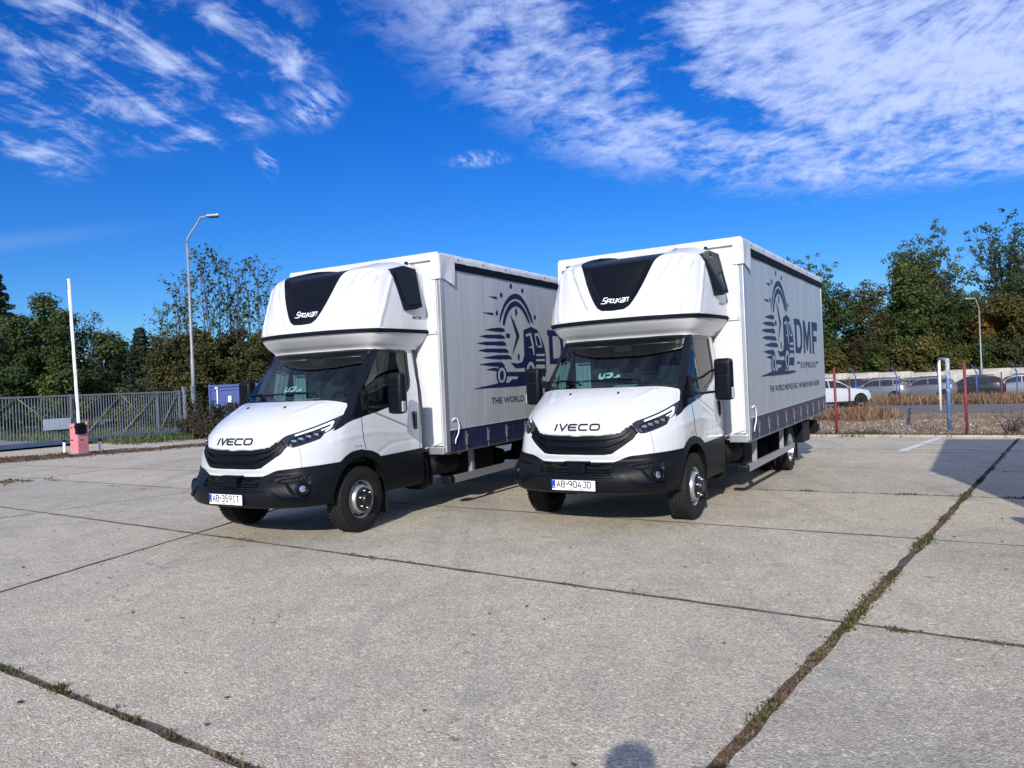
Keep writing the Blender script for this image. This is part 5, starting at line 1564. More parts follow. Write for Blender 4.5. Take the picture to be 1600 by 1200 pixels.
# painted bay lines
M['road_paint'] = simple('worn_road_paint', (0.62, 0.62, 0.60), 0.7, 0, 0.4, 0.25, 30)
def paint_line(p, q, w, name='bay_line'):
    p, q = Vector(p), Vector(q); d = (q - p).normalized(); n = Vector((-d.y, d.x)) * w / 2; L = (q - p).length; k = max(2, int(L / 0.3)); V = []; F = []
    for i in range(k + 1):
        c = p + d * L * i / k; j1, j2 = rs.uniform(-.006, .006), rs.uniform(-.006, .006)
        V += [(c.x + n.x + j1, c.y + n.y, 0.006), (c.x - n.x, c.y - n.y + j2, 0.006)]
    for i in range(k): F.append((2 * i, 2 * i + 1, 2 * i + 3, 2 * i + 2))
    me = np_mesh(name, V, F)
    if me.polygons[0].normal.z < 0: me.flip_normals()
    o = link(name, me, None, M['road_paint']); o['kind'] = 'structure'
paint_line((5.3, 15.52), (7.28, 14.50), 0.07); paint_line((7.30, 14.49), (11.5, 12.05), 0.06)
paint_line((7.30, 14.52), (9.36, 16.88), 0.16); paint_line((8.2, 15.85), (8.75, 15.5), 0.07)

# ---- weeds in the joints
def leaf_mat(name, c1, c2, c3=None, trans=0.25, rough=0.6):
    m = bpy.data.materials.new(name); m.use_nodes = True
    nt = m.node_tree; b = NB(nt); bs = nt.nodes['Principled BSDF']; out = nt.nodes['Material Output']
    geo = b.n('ShaderNodeNewGeometry'); oi = b.n('ShaderNodeObjectInfo')
    rnd = geo.outputs['Random Per Island']
    nz = b.noise(geo.outputs['Position'], 0.7, 3, 0.5)
    f = b.math('ADD', b.math('MULTIPLY', rnd, 0.55), b.math('ADD', b.math('MULTIPLY', nz, 0.6), b.math('MULTIPLY', oi.outputs['Random'], 0.15)))
    c = b.ramp(f, [(0.30, c1), (0.72, c2)] + ([(0.97, c3)] if c3 else []))
    b.link(c, bs.inputs['Base Color']); bs.inputs['Roughness'].default_value = rough; bs.inputs['Specular IOR Level'].default_value = 0.3
    tr = b.n('ShaderNodeBsdfTranslucent'); b.link(c, tr.inputs[0]); mx = b.n('ShaderNodeMixShader'); mx.inputs[0].default_value = trans
    b.link(bs.outputs[0], mx.inputs[1]); b.link(tr.outputs[0], mx.inputs[2]); b.link(mx.outputs[0], out.inputs[0])
    return m
M['weed'] = leaf_mat('weed_leaf', (0.030, 0.038, 0.014), (0.085, 0.105, 0.030), (0.15, 0.13, 0.05))
M['dry_weed'] = leaf_mat('dry_weed', (0.07, 0.045, 0.03), (0.14, 0.085, 0.055), (0.20, 0.15, 0.09))
M['dry_grass'] = leaf_mat('dry_grass', (0.17, 0.10, 0.055), (0.30, 0.19, 0.11), (0.40, 0.29, 0.18), 0.3)


def blades(name, spots, m, nper=9, h=(0.03, 0.09), w=0.006, spread=0.02, seed=1, kind='stuff', flat=0.5, label=None):
    """spots: list of (x, y, z, scale)"""
    g = np.random.default_rng(seed); sp = np.array(spots, float); n = len(sp) * nper
    c = np.repeat(sp, nper, 0); sc = c[:, 3]
    base = c[:, :3] + np.stack([g.normal(0, spread, n) * sc, g.normal(0, spread, n) * sc, np.zeros(n)], 1)
    az = g.uniform(0, 2 * math.pi, n); tilt = g.uniform(0.05, 1.25, n) * flat * 2; hh = g.uniform(h[0], h[1], n) * sc
    dirv = np.stack([np.sin(tilt) * np.cos(az), np.sin(tilt) * np.sin(az), np.abs(np.cos(tilt)) + 0.05], 1)
    sd = np.stack([-np.sin(az), np.cos(az), np.zeros(n)], 1) * (w * sc * g.uniform(0.6, 1.4, n))[:, None]
    mid = base + dirv * (hh * 0.55)[:, None]; tip = base + dirv * hh[:, None]; tip[:, 2] -= hh * 0.15 * np.sin(tilt); tip[:, 2] = np.maximum(tip[:, 2], base[:, 2] + 0.004)
    V = np.stack([base - sd * 0.6, base + sd * 0.6, mid + sd, tip, mid - sd], 1).reshape(-1, 3)
    i0 = np.arange(n)[:, None] * 5
    F = np.concatenate([i0 + [0, 1, 2], i0 + [0, 2, 4], i0 + [4, 2, 3]])
    o = link(name, np_mesh(name, V, F), None, m); 
    if kind: o['kind'] = kind
    if label: o['label'] = label
    return o


def along(l0, pa, pb, density, rg, width, amp, zz=-0.006):
    out = []; pa, pb = Vector(pa), Vector(pb); L = (pb - pa).length; n = int(L * density); d = (pb - pa).normalized(); nn = Vector((-d.y, d.x))
    for k in range(n):
        t = rg.random() * L; p = pa + d * t
        a = amp(t / L, p)
        if rg.random() > a: continue
        off = rg.gauss(0, width); q = p + nn * off
        out.append((q.x, q.y, zz, 0.5 + a * rg.uniform(0.4, 1.0)))
    return out
M['moss'] = leaf_mat('red_brown_moss', (0.10, 0.06, 0.045), (0.18, 0.11, 0.08), (0.20, 0.18, 0.09))
rg = random.Random(11)
def bump_amp(seed, base=0.25, thr=0.5):
    r_ = random.Random(seed); ph = [(r_.uniform(2, 5), r_.uniform(0, 6.28)) for _ in range(4)]
    def f(t, p):
        v = sum(math.sin(a * t * 6.28 * 1.3 + q) for a, q in ph) / 4
        return max(0.0, min(1.0, base + (v - 0.0) * thr))
    return f
w = []
w += along(None, (0.77, 3.18), (3.2, 6.4), 60, rg, 0.012, bump_amp(1, 0.28, 0.9))
w += along(None, (1.9, 4.65), (6.6, 10.85), 95, rg, 0.013, bump_amp(2, 0.40, 0.95))
w += along(None, (6.5, 10.7), (10.3, 15.7), 32, rg, 0.02, bump_amp(3, 0.25, 0.7))
w += along(None, (-3.29, 4.81), (-1.0, 3.2), 60, rg, 0.010, bump_amp(4, 0.15, 1.1))
w += along(None, (3.2, 10.7), (5.98, 9.05), 60, rg, 0.02, bump_amp(6, 0.45, 0.9))
w += [(2.32 + rg.gauss(0, 0.035), 4.72 + rg.gauss(0, 0.03), -0.01, 1.0) for _ in range(20)]
blades('joint_weeds', w, M['weed'], 12, (0.012, 0.042), 0.0045, 0.020, 5, flat=0.8)
w2 = along(None, (0.77, 3.18), (5.57, 9.50), 190, rg, 0.010, bump_amp(12, 0.65, 0.8)) + along(None, (-3.4, 8.86), (2.85, 4.36), 34, rg, 0.010, bump_amp(13, 0.5, 0.9)) + \
    along(None, (-3.29, 4.81), (-1.0, 3.2), 60, rg, 0.010, bump_amp(14, 0.4, 0.9)) + along(None, (4.51, 13.37), (7.39, 11.16), 30, rg, 0.02, bump_amp(15, 0.4, 1.0)) + \
    along(None, (-10.4, 16.58), (-6.36, 13.57), 30, rg, 0.02, bump_amp(16, 0.4, 1.0)) + along(None, (-7.44, 11.03), (-5.57, 13.17), 30, rg, 0.02, bump_amp(17, 0.3, 1.0)) + \
    along(None, (5.7, 16.0), (9.2, 13.8), 22, rg, 0.03, bump_amp(18, 0.3, 1.0))
blades('dry_joint_weeds', w2, M['moss'], 9, (0.006, 0.022), 0.006, 0.018, 6, flat=0.9)
# dead leaves and debris scattered on the slabs
g = np.random.default_rng(21); n = 420
sx = g.uniform(-12, 10, n); sy = g.uniform(2.6, 17, n); V = []; F = []
for k in range(n):
    r_ = g.uniform(0.006, 0.02); a = g.uniform(0, 6.28); b0 = len(V)
    for q in range(5): V.append((sx[k] + r_ * math.cos(a + q * 1.257) * (1 if q % 2 else 0.7), sy[k] + r_ * math.sin(a + q * 1.257), 0.004 + g.uniform(0, 0.008)))
    F += [(b0, b0 + 1, b0 + 2), (b0, b0 + 2, b0 + 3), (b0, b0 + 3, b0 + 4)]
link('leaf_debris', np_mesh('leaf_debris', V, F), None, M['dry_weed'])['kind'] = 'stuff'
# litter strip in front of the gate, around the barrier
V = []; n = 2600; sp = []
for k in range(n):
    t = g.random(); p = Vector((-17.5, 19.6)).lerp(Vector((-9.0, 26.6)), t) + Vector((g.normal(0, 0.5), g.normal(0, 0.35)))
    sp.append((p.x, p.y, 0.0, 1.0))
for k in range(900):
    t = g.random(); p = Vector((-16.5, 22.5)).lerp(Vector((-12.0, 24.2)), t) + Vector((g.normal(0, 0.5), g.normal(0, 0.4))); sp.append((p.x, p.y, 0.0, 1.0))
for k in range(900):
    t = g.random(); p = Vector((-13.4, 31.0)).lerp(Vector((-10.0, 29.0)), t) + Vector((g.normal(0, 0.7), g.normal(0, 0.6))); sp.append((p.x, p.y, 0.0, 1.0))
for k in range(300):
    p = Vector((-11.6, 16.1)) + Vector((g.normal(0, 0.6), g.normal(0, 0.22))); sp.append((p.x, p.y, 0.0, 1.0))
blades('leaf_litter', sp, M['litter_leaf'] if 'litter_leaf' in M else M['dry_weed'], 5, (0.02, 0.05), 0.02, 0.06, 8, flat=1.0)

# gravel verge: dry grass tufts, stones, low plants
sp = []
for k in range(5200):
    s = 19.55 + 15 * g.random() ** 1.3; c = g.uniform(-13, 4); x = 0.605 * s + 0.796 * c; y = 0.796 * s - 0.605 * c
    sp.append((x, y, gz(x, y) - 0.01, g.uniform(0.5, 1.3)))
blades('verge_dry_grass', sp, M['dry_grass'], 7, (0.04, 0.13), 0.010, 0.07, 31, flat=0.75)
V = []; F = []; n = 5200
for k in range(n):
    s = 19.45 + 9 * g.random() ** 1.5; c = g.uniform(-10, 4); x = 0.605 * s + 0.796 * c; y = 0.796 * s - 0.605 * c; r_ = g.uniform(0.012, 0.045); b0 = len(V); z = gz(x, y)
    P = [(1, 0, 0), (0, 1, 0), (-1, 0, 0), (0, -1, 0), (0, 0, 0.8)]; a = g.uniform(0, 6.28)
    for px_, py_, pz_ in P: V.append((x + r_ * (px_ * math.cos(a) - py_ * math.sin(a)) * g.uniform(.7, 1.2), y + r_ * (px_ * math.sin(a) + py_ * math.cos(a)) * g.uniform(.7, 1.2), z - 0.01 + pz_ * r_ * g.uniform(.6, 1.1)))
    F += [(b0, b0 + 1, b0 + 4), (b0 + 1, b0 + 2, b0 + 4), (b0 + 2, b0 + 3, b0 + 4), (b0 + 3, b0, b0 + 4)]
M['stone'] = leaf_mat('pale_stone', (0.20, 0.17, 0.14), (0.36, 0.32, 0.27), (0.60, 0.56, 0.50), 0.0, 0.9)
link('verge_gravel', np_mesh('verge_gravel', V, F), None, M['stone'])['kind'] = 'stuff'
# tall reddish dry grass bank before the parked cars
sp = []
for k in range(4200):
    s = g.normal(50.5, 1.3); c = g.uniform(-12, 6); x = 0.605 * s + 0.796 * c; y = 0.796 * s - 0.605 * c; sp.append((x, y, gz(x, y), g.uniform(0.6, 1.5)))
for k in range(800):
    s = g.normal(29.5, 0.9); c = g.uniform(-12, -6); x = 0.605 * s + 0.796 * c; y = 0.796 * s - 0.605 * c; sp.append((x, y, gz(x, y), g.uniform(0.5, 1.3)))
M['rust_grass'] = leaf_mat('rust_coloured_grass', (0.17, 0.095, 0.055), (0.30, 0.175, 0.10), (0.40, 0.28, 0.17), 0.3)
blades('tall_dry_grass', sp, M['rust_grass'], 10, (0.16, 0.50), 0.022, 0.18, 33, flat=0.5)
# green patch by the kerb
sp = [(8.35 + g.normal(0, .35), 18.35 + g.normal(0, .2), 0, 1.0) for _ in range(130)]
blades('green_weed_patch', sp, M['weed'], 9, (0.05, 0.13), 0.008, 0.05, 35)
sp = []
for k in range(900):
    t = g.random(); p = Vector((6.3, 19.35)).lerp(Vector((13.5, 14.2)), t) + Vector((g.normal(0, .08), g.normal(0, .06))); sp.append((p.x + .1, p.y + .12, 0, g.uniform(.5, 1.2)))
blades('kerb_weeds', sp, M['dry_weed'], 8, (0.04, 0.12), 0.008, 0.05, 36)
# short grass beyond the gate
sp = []
for k in range(9000):
    s = 13.5 + 18 * g.random(); c = g.uniform(-48, -27.0); x = 0.605 * s + 0.796 * c; y = 0.796 * s - 0.605 * c
    if x < -8 and y > 27.0: sp.append((x, y, gz(x, y), g.uniform(0.6, 1.4)))
M['lawn'] = leaf_mat('meadow_grass', (0.035, 0.06, 0.016), (0.085, 0.125, 0.035), (0.14, 0.14, 0.06))
blades('meadow_grass', sp, M['lawn'], 6, (0.06, 0.2), 0.016, 0.16, 37)


# ================================================================ trees
def bark(name, c): return simple(name, c, 0.9, 0, 0.2, 0.35, 5, 0.5, 30)
M['bark'] = bark('bark_grey', (0.085, 0.075, 0.062)); M['bark_dark'] = bark('bark_dark', (0.04, 0.034, 0.028)); M['bark_pale'] = bark('bark_pale', (0.16, 0.145, 0.12))
M['leaf_dark'] = leaf_mat('dark_green_leaves', (0.018, 0.034, 0.009), (0.050, 0.082, 0.018), (0.095, 0.125, 0.028))
M['leaf_mid'] = leaf_mat('mid_green_leaves', (0.028, 0.046, 0.012), (0.075, 0.108, 0.024), (0.14, 0.16, 0.036))
M['leaf_olive'] = leaf_mat('olive_leaves', (0.022, 0.030, 0.009), (0.056, 0.062, 0.018), (0.115, 0.100, 0.028))
M['leaf_brown'] = leaf_mat('browning_leaves', (0.024, 0.024, 0.010), (0.052, 0.046, 0.019), (0.095, 0.072, 0.028))
M['leaf_yellow'] = leaf_mat('yellowing_leaves', (0.045, 0.048, 0.012), (0.10, 0.092, 0.020), (0.20, 0.15, 0.028))
M['leaf_orange'] = leaf_mat('orange_leaves', (0.09, 0.055, 0.02), (0.19, 0.10, 0.025), (0.30, 0.17, 0.035))
M['conifer'] = leaf_mat('conifer_needles', (0.010, 0.022, 0.014), (0.026, 0.046, 0.028), (0.04, 0.07, 0.035), 0.1)


def leaves_np(centres, radii, per, size, g, flat=0.75, elong=1.5, hang=0.0):
    """quads with random tilt around each clump centre; clump radii (n,) or (n,3)"""
    n = len(centres) * per
    C = np.repeat(np.asarray(centres, float), per, 0); Rd = np.repeat(np.asarray(radii, float).reshape(len(centres), -1) * np.ones((1, 3)), per, 0)
    v = g.normal(size=(n, 3)); v /= np.linalg.norm(v, axis=1, keepdims=True); rr = g.random(n) ** 0.45
    P = C + v * Rd * rr[:, None]
    nrm = v + g.normal(0, 0.55, (n, 3)) + np.array([0, 0, 0.5]); nrm /= np.linalg.norm(nrm, axis=1, keepdims=True)
    t = np.cross(nrm, g.normal(size=(n, 3))); t /= np.linalg.norm(t, axis=1, keepdims=True) + 1e-9
    if hang: t[:, 2] -= hang; t /= np.linalg.norm(t, axis=1, keepdims=True)
    b_ = np.cross(nrm, t); b_ /= np.linalg.norm(b_, axis=1, keepdims=True) + 1e-9
    s = size * g.uniform(0.6, 1.35, n)[:, None]
    a = t * s * elong * 0.5; b2 = b_ * s * 0.5
    V = np.stack([P - a, P + b2 * 0.9 + nrm * s * 0.08, P + a, P - b2 * 0.9 + nrm * s * 0.08], 1).reshape(-1, 3)
    i0 = np.arange(n)[:, None] * 4
    F = np.concatenate([i0 + [0, 1, 2], i0 + [0, 2, 3]])
    return V, F


def grow(g, h, spread, n_limb=9, trunk_r=0.2, clear=0.25, up=0.8, wob=0.06, sub=4, lean=(0, 0), fork=1, rnd=False):
    """returns tubes [(pts, radii)] and tip points with weights"""
    tubes = []; tips = []
    for fk in range(fork):
        k = 9; pts = []; x, y = (0, 0) if fork == 1 else (g.normal(0, .15), g.normal(0, .15)); dx, dy = lean[0] / k + (g.normal(0, 0.05) * h / k if fork > 1 else 0), lean[1] / k + (g.normal(0, 0.05) * h / k if fork > 1 else 0)
        hh = h * (1 if fork == 1 else g.uniform(0.75, 1))
        for i in range(k + 1):
            pts.append(np.array((x, y, hh * 0.94 * i / k))); x += dx + g.normal(0, wob * h / k); y += dy + g.normal(0, wob * h / k)
        tubes.append((pts, [trunk_r * (1 - 0.93 * i / k) ** 0.9 + 0.006 for i in range(k + 1)]))
        tips.append(pts[-1])
        for li in range(n_limb):
            t = clear + (0.97 - clear) * (li + g.random() * 0.7) / n_limb; f = t * k; i = min(int(f), k - 1); p0 = pts[i] + (pts[i + 1] - pts[i]) * (f - i)
            az = g.uniform(0, 6.283); L = spread * ((1.1 - 0.62 * t) if not rnd else 1.15 * math.sqrt(max(0.12, 1 - ((t - 0.62) / 0.60) ** 2))) * g.uniform(0.6, 1.1); upv = up * g.uniform(0.6, 1.3) * (0.5 + t)
            d = np.array((math.cos(az), math.sin(az), upv)); d /= np.linalg.norm(d)
            m = 5; q = [p0]; cur = p0
            for a in range(m):
                d = d + g.normal(0, 0.13, 3) + np.array((0, 0, 0.07)); d /= np.linalg.norm(d); cur = cur + d * L / m; q.append(cur)
            r0 = trunk_r * (1 - 0.85 * t) * 0.5 + 0.008
            tubes.append((q, [r0 * (1 - 0.85 * a / m) + 0.004 for a in range(m + 1)])); tips += q[2:]
            for sb in range(sub):
                a = int(g.integers(1, m)); q0 = q[a]; az2 = g.uniform(0, 6.283); d2 = np.array((math.cos(az2), math.sin(az2), g.uniform(0.0, 0.9))); d2 = d2 / np.linalg.norm(d2) + d * 0.5; d2 /= np.linalg.norm(d2)
                L2 = L * g.uniform(0.25, 0.5); q1 = q0 + d2 * L2 * 0.5 + g.normal(0, .05, 3) * L2; q2 = q0 + d2 * L2 + g.normal(0, .08, 3) * L2
                tubes.append(([q0, q1, q2], [r0 * 0.4 + .003, r0 * 0.25 + .003, 0.004])); tips += [q1, q2]
    return tubes, np.array(tips)


def tubes_mesh(name, tubes, m, seg=5):
    V = []; F = []
    for pts, rr in tubes:
        b0 = len(V); n = len(pts)
        for i, p in enumerate(pts):
            d = pts[min(i + 1, n - 1)] - pts[max(i - 1, 0)]; d = d / (np.linalg.norm(d) + 1e-9)
            a = np.array((0, 0, 1.0)) if abs(d[2]) < 0.9 else np.array((1.0, 0, 0)); u = np.cross(d, a); u /= np.linalg.norm(u); w_ = np.cross(d, u)
            for k in range(seg): th = 2 * math.pi * k / seg; V.append(p + (u * math.cos(th) + w_ * math.sin(th)) * rr[i])
        for i in range(n - 1):
            for k in range(seg): a = b0 + i * seg + k; c = b0 + i * seg + (k + 1) % seg; F.append((a, c, c + seg, a + seg))
    me = np_mesh(name, V, F, True); me.materials.append(m); return me


TREE_LIB = {}
def tree_kind(key, seed, h, spread, clump, per, leaf, lm, bm_, **kw):
    g = np.random.default_rng(seed); tubes, tips = grow(g, h, spread, **kw)
    base = tips; sel = g.random(len(tips)) < kw_keep.get(key, 1.0); tips = tips[sel]
    rad = np.stack([clump * g.uniform(0.6, 1.25, len(tips)), clump * g.uniform(0.6, 1.25, len(tips)), clump * g.uniform(0.45, 0.9, len(tips))], 1)
    V, F = leaves_np(tips, rad, per, leaf, g)
    cm = np_mesh('crown', V, F); cm.materials.append(lm)
    TREE_LIB[key] = (tubes_mesh('trunk', tubes, bm_), cm); TH[key] = float(np.percentile(V[:, 2], 99.6))
TH = {'spruce': 6.6}
kw_keep = {'airy': 0.62, 'twig': 0.95, 'tall': 0.8}
tree_kind('broad', 1, 7.5, 3.9, 0.80, 62, 0.15, M['leaf_dark'], M['bark_dark'], n_limb=13, trunk_r=0.20, clear=0.10, sub=5)
tree_kind('broad_mid', 2, 7.0, 3.4, 0.75, 60, 0.15, M['leaf_mid'], M['bark_dark'], n_limb=13, trunk_r=0.18, clear=0.12, sub=5)
tree_kind('tall', 3, 17.5, 6.0, 0.62, 26, 0.20, M['leaf_mid'], M['bark'], n_limb=15, trunk_r=0.34, clear=0.40, sub=5, up=0.9, rnd=True)
tree_kind('airy', 4, 18.0, 6.6, 0.55, 17, 0.20, M['leaf_dark'], M['bark_dark'], n_limb=13, trunk_r=0.34, clear=0.34, sub=6, up=0.9, fork=2, rnd=True)
tree_kind('thick', 5, 11.5, 5.0, 1.05, 64, 0.20, M['leaf_dark'], M['bark_dark'], n_limb=16, trunk_r=0.28, clear=0.12, sub=5, rnd=True)
tree_kind('olive', 6, 8.5, 4.2, 0.95, 62, 0.18, M['leaf_olive'], M['bark_dark'], n_limb=14, trunk_r=0.22, clear=0.08, sub=5)
tree_kind('brown', 7, 7.5, 4.0, 0.80, 56, 0.17, M['leaf_brown'], M['bark'], n_limb=14, trunk_r=0.18, clear=0.05, sub=5)
tree_kind('bushy', 8, 3.4, 2.4, 0.60, 60, 0.14, M['leaf_olive'], M['bark_dark'], n_limb=11, trunk_r=0.08, clear=0.02, sub=4)
tree_kind('twig', 9, 9.8, 3.2, 0.30, 2, 0.14, M['leaf_dark'], M['bark'], n_limb=8, trunk_r=0.05, clear=0.30, sub=3, up=1.6, wob=0.03, fork=4)
tree_kind('stems', 10, 12.5, 3.2, 0.75, 34, 0.17, M['leaf_mid'], M['bark_pale'], n_limb=9, trunk_r=0.15, clear=0.25, sub=4, up=1.6, fork=4, rnd=True)
g = np.random.default_rng(77); tubes = [([np.array((0, 0, 0.)), np.array((0, 0, 6.5))], [0.16, 0.02])]; tips = []; rads = []
for k in range(110):
    t = k / 110; z = 0.5 + 6 * t; az = k * 2.4; L = 2.1 * (1 - t) + 0.12
    p = np.array((0, 0, z)); q = p + np.array((math.cos(az) * L, math.sin(az) * L, -0.18 * L)); tubes.append(([p, q], [0.03, 0.008]))
    for a in (0.35, 0.6, 0.85, 1.0): tips.append(p + (q - p) * a); rads.append((0.30 * (1.2 - a * .6), 0.30 * (1.2 - a * .6), 0.12))
V, F = leaves_np(np.array(tips), np.array(rads), 42, 0.09, g, elong=2.2); cm = np_mesh('crown', V, F); cm.materials.append(M['conifer']); TREE_LIB['spruce'] = (tubes_mesh('trunk', tubes, M['bark_dark']), cm)


def tree(key, name, x, y, sc, rz, label, group, cat='tree', leafm=None, sz=None):
    e = empty(name, (x, y, gz(x, y) - 0.06), R(rz)); tr, cr = TREE_LIB[key]
    a = link('trunk', tr, e); c = link('crown', cr, e)
    e.scale = (sc, sc, sc * (sz or 1.0))
    if leafm: c.material_slots[0].link = 'OBJECT'; c.material_slots[0].material = leafm
    tag(e, label, cat, group); return e


def at(px, py, Y):
    dx, dy = px - 800, py - 600; c, s = math.cos(_r), math.sin(_r); a = dx * c - dy * s; b2 = dx * s + dy * c; f = 1198.46; u = -b2 / f
    return Vector((a / f * Y / (math.cos(_p) - u * math.sin(_p)), Y, CAMH + (math.sin(_p) + u * math.cos(_p)) / (math.cos(_p) - u * math.sin(_p)) * Y))


TL = [  # left side, beyond the gate  (px, depth, kind, height m, rot, label, leaf)
    (-8, 47, 'spruce', 10.2, 0, 'dark spruce cut by the left edge of the picture', None),
    (25, 44, 'broad', 6.6, 20, 'dense dark green tree at the far left behind the gate', None),
    (66, 46, 'broad', 8.1, 130, 'tallest dense dark tree behind the gate, left of the raised barrier arm', None),
    (104, 44, 'broad', 6.9, 220, 'dark round tree behind the gate, right at the barrier arm', None),
    (150, 58, 'twig', 8.6, 60, 'thin bare-topped tree behind the gate, just right of the barrier arm', 'leaf_brown'),
    (178, 56, 'broad_mid', 7.6, 300, 'mid green tree in the gap between barrier arm and lamp post', None),
    (205, 52, 'brown', 5.4, 30, 'small browning tree low behind the middle of the gate', None),
    (222, 46, 'spruce', 6.9, 90, 'pointed dark conifer behind the right half of the gate', None),
    (247, 50, 'broad', 6.6, 170, 'dark shadowed tree left of the lamp post', None),
    (140, 50, 'broad', 4.6, 200, 'low dark bushy tree right behind the barrier cabinet', None),
    (20, 40, 'bushy', 3.6, 240, 'low dark bush behind the far left gate bars', 'leaf_dark'),
    (90, 41, 'bushy', 3.4, 200, 'low olive bush behind the gate sign', 'leaf_mid'),
    (270, 40, 'olive', 5.6, 10, 'olive brown tree left of the street lamp post', None),
    (318, 41, 'olive', 6.0, 100, 'olive hedge-like tree right of the street lamp post', None),
    (362, 42, 'brown', 6.0, 160, 'browning leafy tree above the blue container', None),
    (400, 41, 'brown', 5.7, 250, 'browning tree half hidden by the left truck sleeper pod', 'leaf_olive'),
    (440, 42, 'olive', 5.6, 290, 'olive tree behind the left truck cab', None),
    (292, 45, 'twig', 9.2, 0, 'tall thin sparsely leaved tree just behind the lamp post', None),
    (338, 44, 'twig', 10.4, 80, 'tallest thin sparsely leaved tree, between lamp post and left truck', None),
    (372, 45, 'twig', 9.7, 150, 'thin sparsely leaved tree, second left from the sleeper pod', None),
    (408, 44, 'twig', 9.6, 210, 'thin sparsely leaved tree touching the left truck sleeper pod', None),
    (256, 47, 'twig', 7.6, 310, 'shorter thin sparsely leaved tree left of the lamp post', None),
]
for px, Y, k, h, rz, lab, lf in TL:
    if k != 'twig' and 120 < px < 450: h *= 0.88
    p = at(px, 600, Y); tree(k, {'spruce': 'conifer', 'bushy': 'bush'}.get(k, 'deciduous_tree'), p.x, Y, h / TH[k] * (1.0 if k != 'broad' else 1.0), rz, lab, 'trees beyond the gate on the left', 'bush' if k == 'bushy' else 'tree', M[lf] if lf else None)
p = at(204, 600, 40); tree('bushy', 'bush', p.x, 40, 0.55, 10, 'small yellow bush behind the gate left of the conifer', 'trees beyond the gate on the left', 'bush', M['leaf_yellow'])
TR_ = [
    (1277, 78, 'tall', 14.6, 0, 'tall tree whose top peeks over the rear of the right truck', None),
    (1255, 66, 'thick', 9.4, 40, 'dark tree hidden mostly by the right truck box', None),
    (1308, 70, 'thick', 10.4, 80, 'dark brownish round tree right beside the truck box', 'leaf_dark'),
    (1350, 72, 'thick', 10.6, 140, 'dark open tree second from the truck box', 'leaf_olive'),
    (1392, 76, 'broad_mid', 9.6, 10, 'mid dark tree between the round trees and the stemmy tree', None),
    (1425, 72, 'stems', 13.6, 60, 'many-stemmed tree with pale stems below the tall pair', None),
    (1450, 73, 'stems', 13.4, 170, 'bushy ivy-covered tree in front of the tall open tree', 'leaf_olive'),
    (1462, 80, 'tall', 17.6, 120, 'tall spreading open tree, left one of the two tallest', None),
    (1508, 76, 'stems', 9.4, 300, 'mid-height thin-stemmed tree between the two tallest trees', None),
    (1556, 79, 'airy', 18.6, 0, 'tallest airy tree with bare dark trunks at the right edge', None),
    (1600, 81, 'airy', 18.0, 140, 'airy tree cut by the right edge of the picture', None),
    (1395, 64, 'olive', 7.0, 0, 'dark olive tree behind the grey parked cars', 'leaf_dark'),
    (1480, 64, 'thick', 8.4, 200, 'dark dense tree behind the white post', None),
    (1520, 62, 'thick', 8.2, 260, 'dark tree behind the right street lamp', None),
    (1560, 61, 'olive', 7.4, 20, 'orange tinted autumn tree near the right edge', 'leaf_orange'),
    (1592, 58, 'olive', 7.6, 110, 'yellow green tree at the right edge', 'leaf_yellow'),
    (1622, 62, 'thick', 9.5, 10, 'dark green tree just past the right edge', None),
    (1325, 62, 'brown', 5.2, 150, 'low browning tree just right of the truck box', None),
    (1300, 58, 'bushy', 3.9, 20, 'yellow green bush at the rear corner of the right truck', 'leaf_yellow'),
    (1345, 60, 'brown', 4.6, 70, 'browning bush behind the first grey car', None),
    (1385, 59, 'bushy', 3.5, 200, 'olive bush behind the second grey car', 'leaf_mid'),
    (1412, 58, 'bushy', 4.2, 60, 'light olive bush left of the white post', 'leaf_olive'),
    (1442, 57, 'bushy', 4.5, 160, 'yellowish bush leaning over the concrete wall', 'leaf_yellow'),
    (1500, 57, 'bushy', 3.6, 30, 'green bush behind the black parked car', 'leaf_mid'),
    (1545, 56, 'bushy', 3.8, 330, 'dark bush behind the wall near the right lamp', 'leaf_dark'),
    (1580, 55, 'bushy', 4.0, 90, 'olive bush behind the wall at the right edge', 'leaf_olive'),
]
for px, Y, k, h, rz, lab, lf in TR_:
    if Y < 68: h *= (Y + 10) / Y; Y += 10
    p = at(px, 600, Y); tree(k, 'bush' if k == 'bushy' else 'deciduous_tree', p.x, Y, h / TH[k], rz, lab, 'trees behind the car lot on the right', 'bush' if k == 'bushy' else 'tree', M[lf] if lf else None)
# a far belt of woodland behind both groups
g = np.random.default_rng(5); cs = []; rd = []
for k in range(260):
    th = g.uniform(-0.75, 0.75); D = g.uniform(95, 120); x = D * math.sin(th) * 1.0; y = D * math.cos(th)
    hgt = 3.5 + 2.5 * math.sin(th * 9) + g.uniform(-1, 2)
    if -0.30 < th < 0.38: hgt -= 1.0
    cs.append((x, y, gz(x, y) + hgt * 0.5)); rd.append((3.6, 3.6, hgt * 0.55 + 1.2))
V, F = leaves_np(np.array(cs), np.array(rd), 330, 0.62, g); o = link('far_woodland', np_mesh('far_woodland', V, F), None, M['leaf_dark']); o['kind'] = 'stuff'

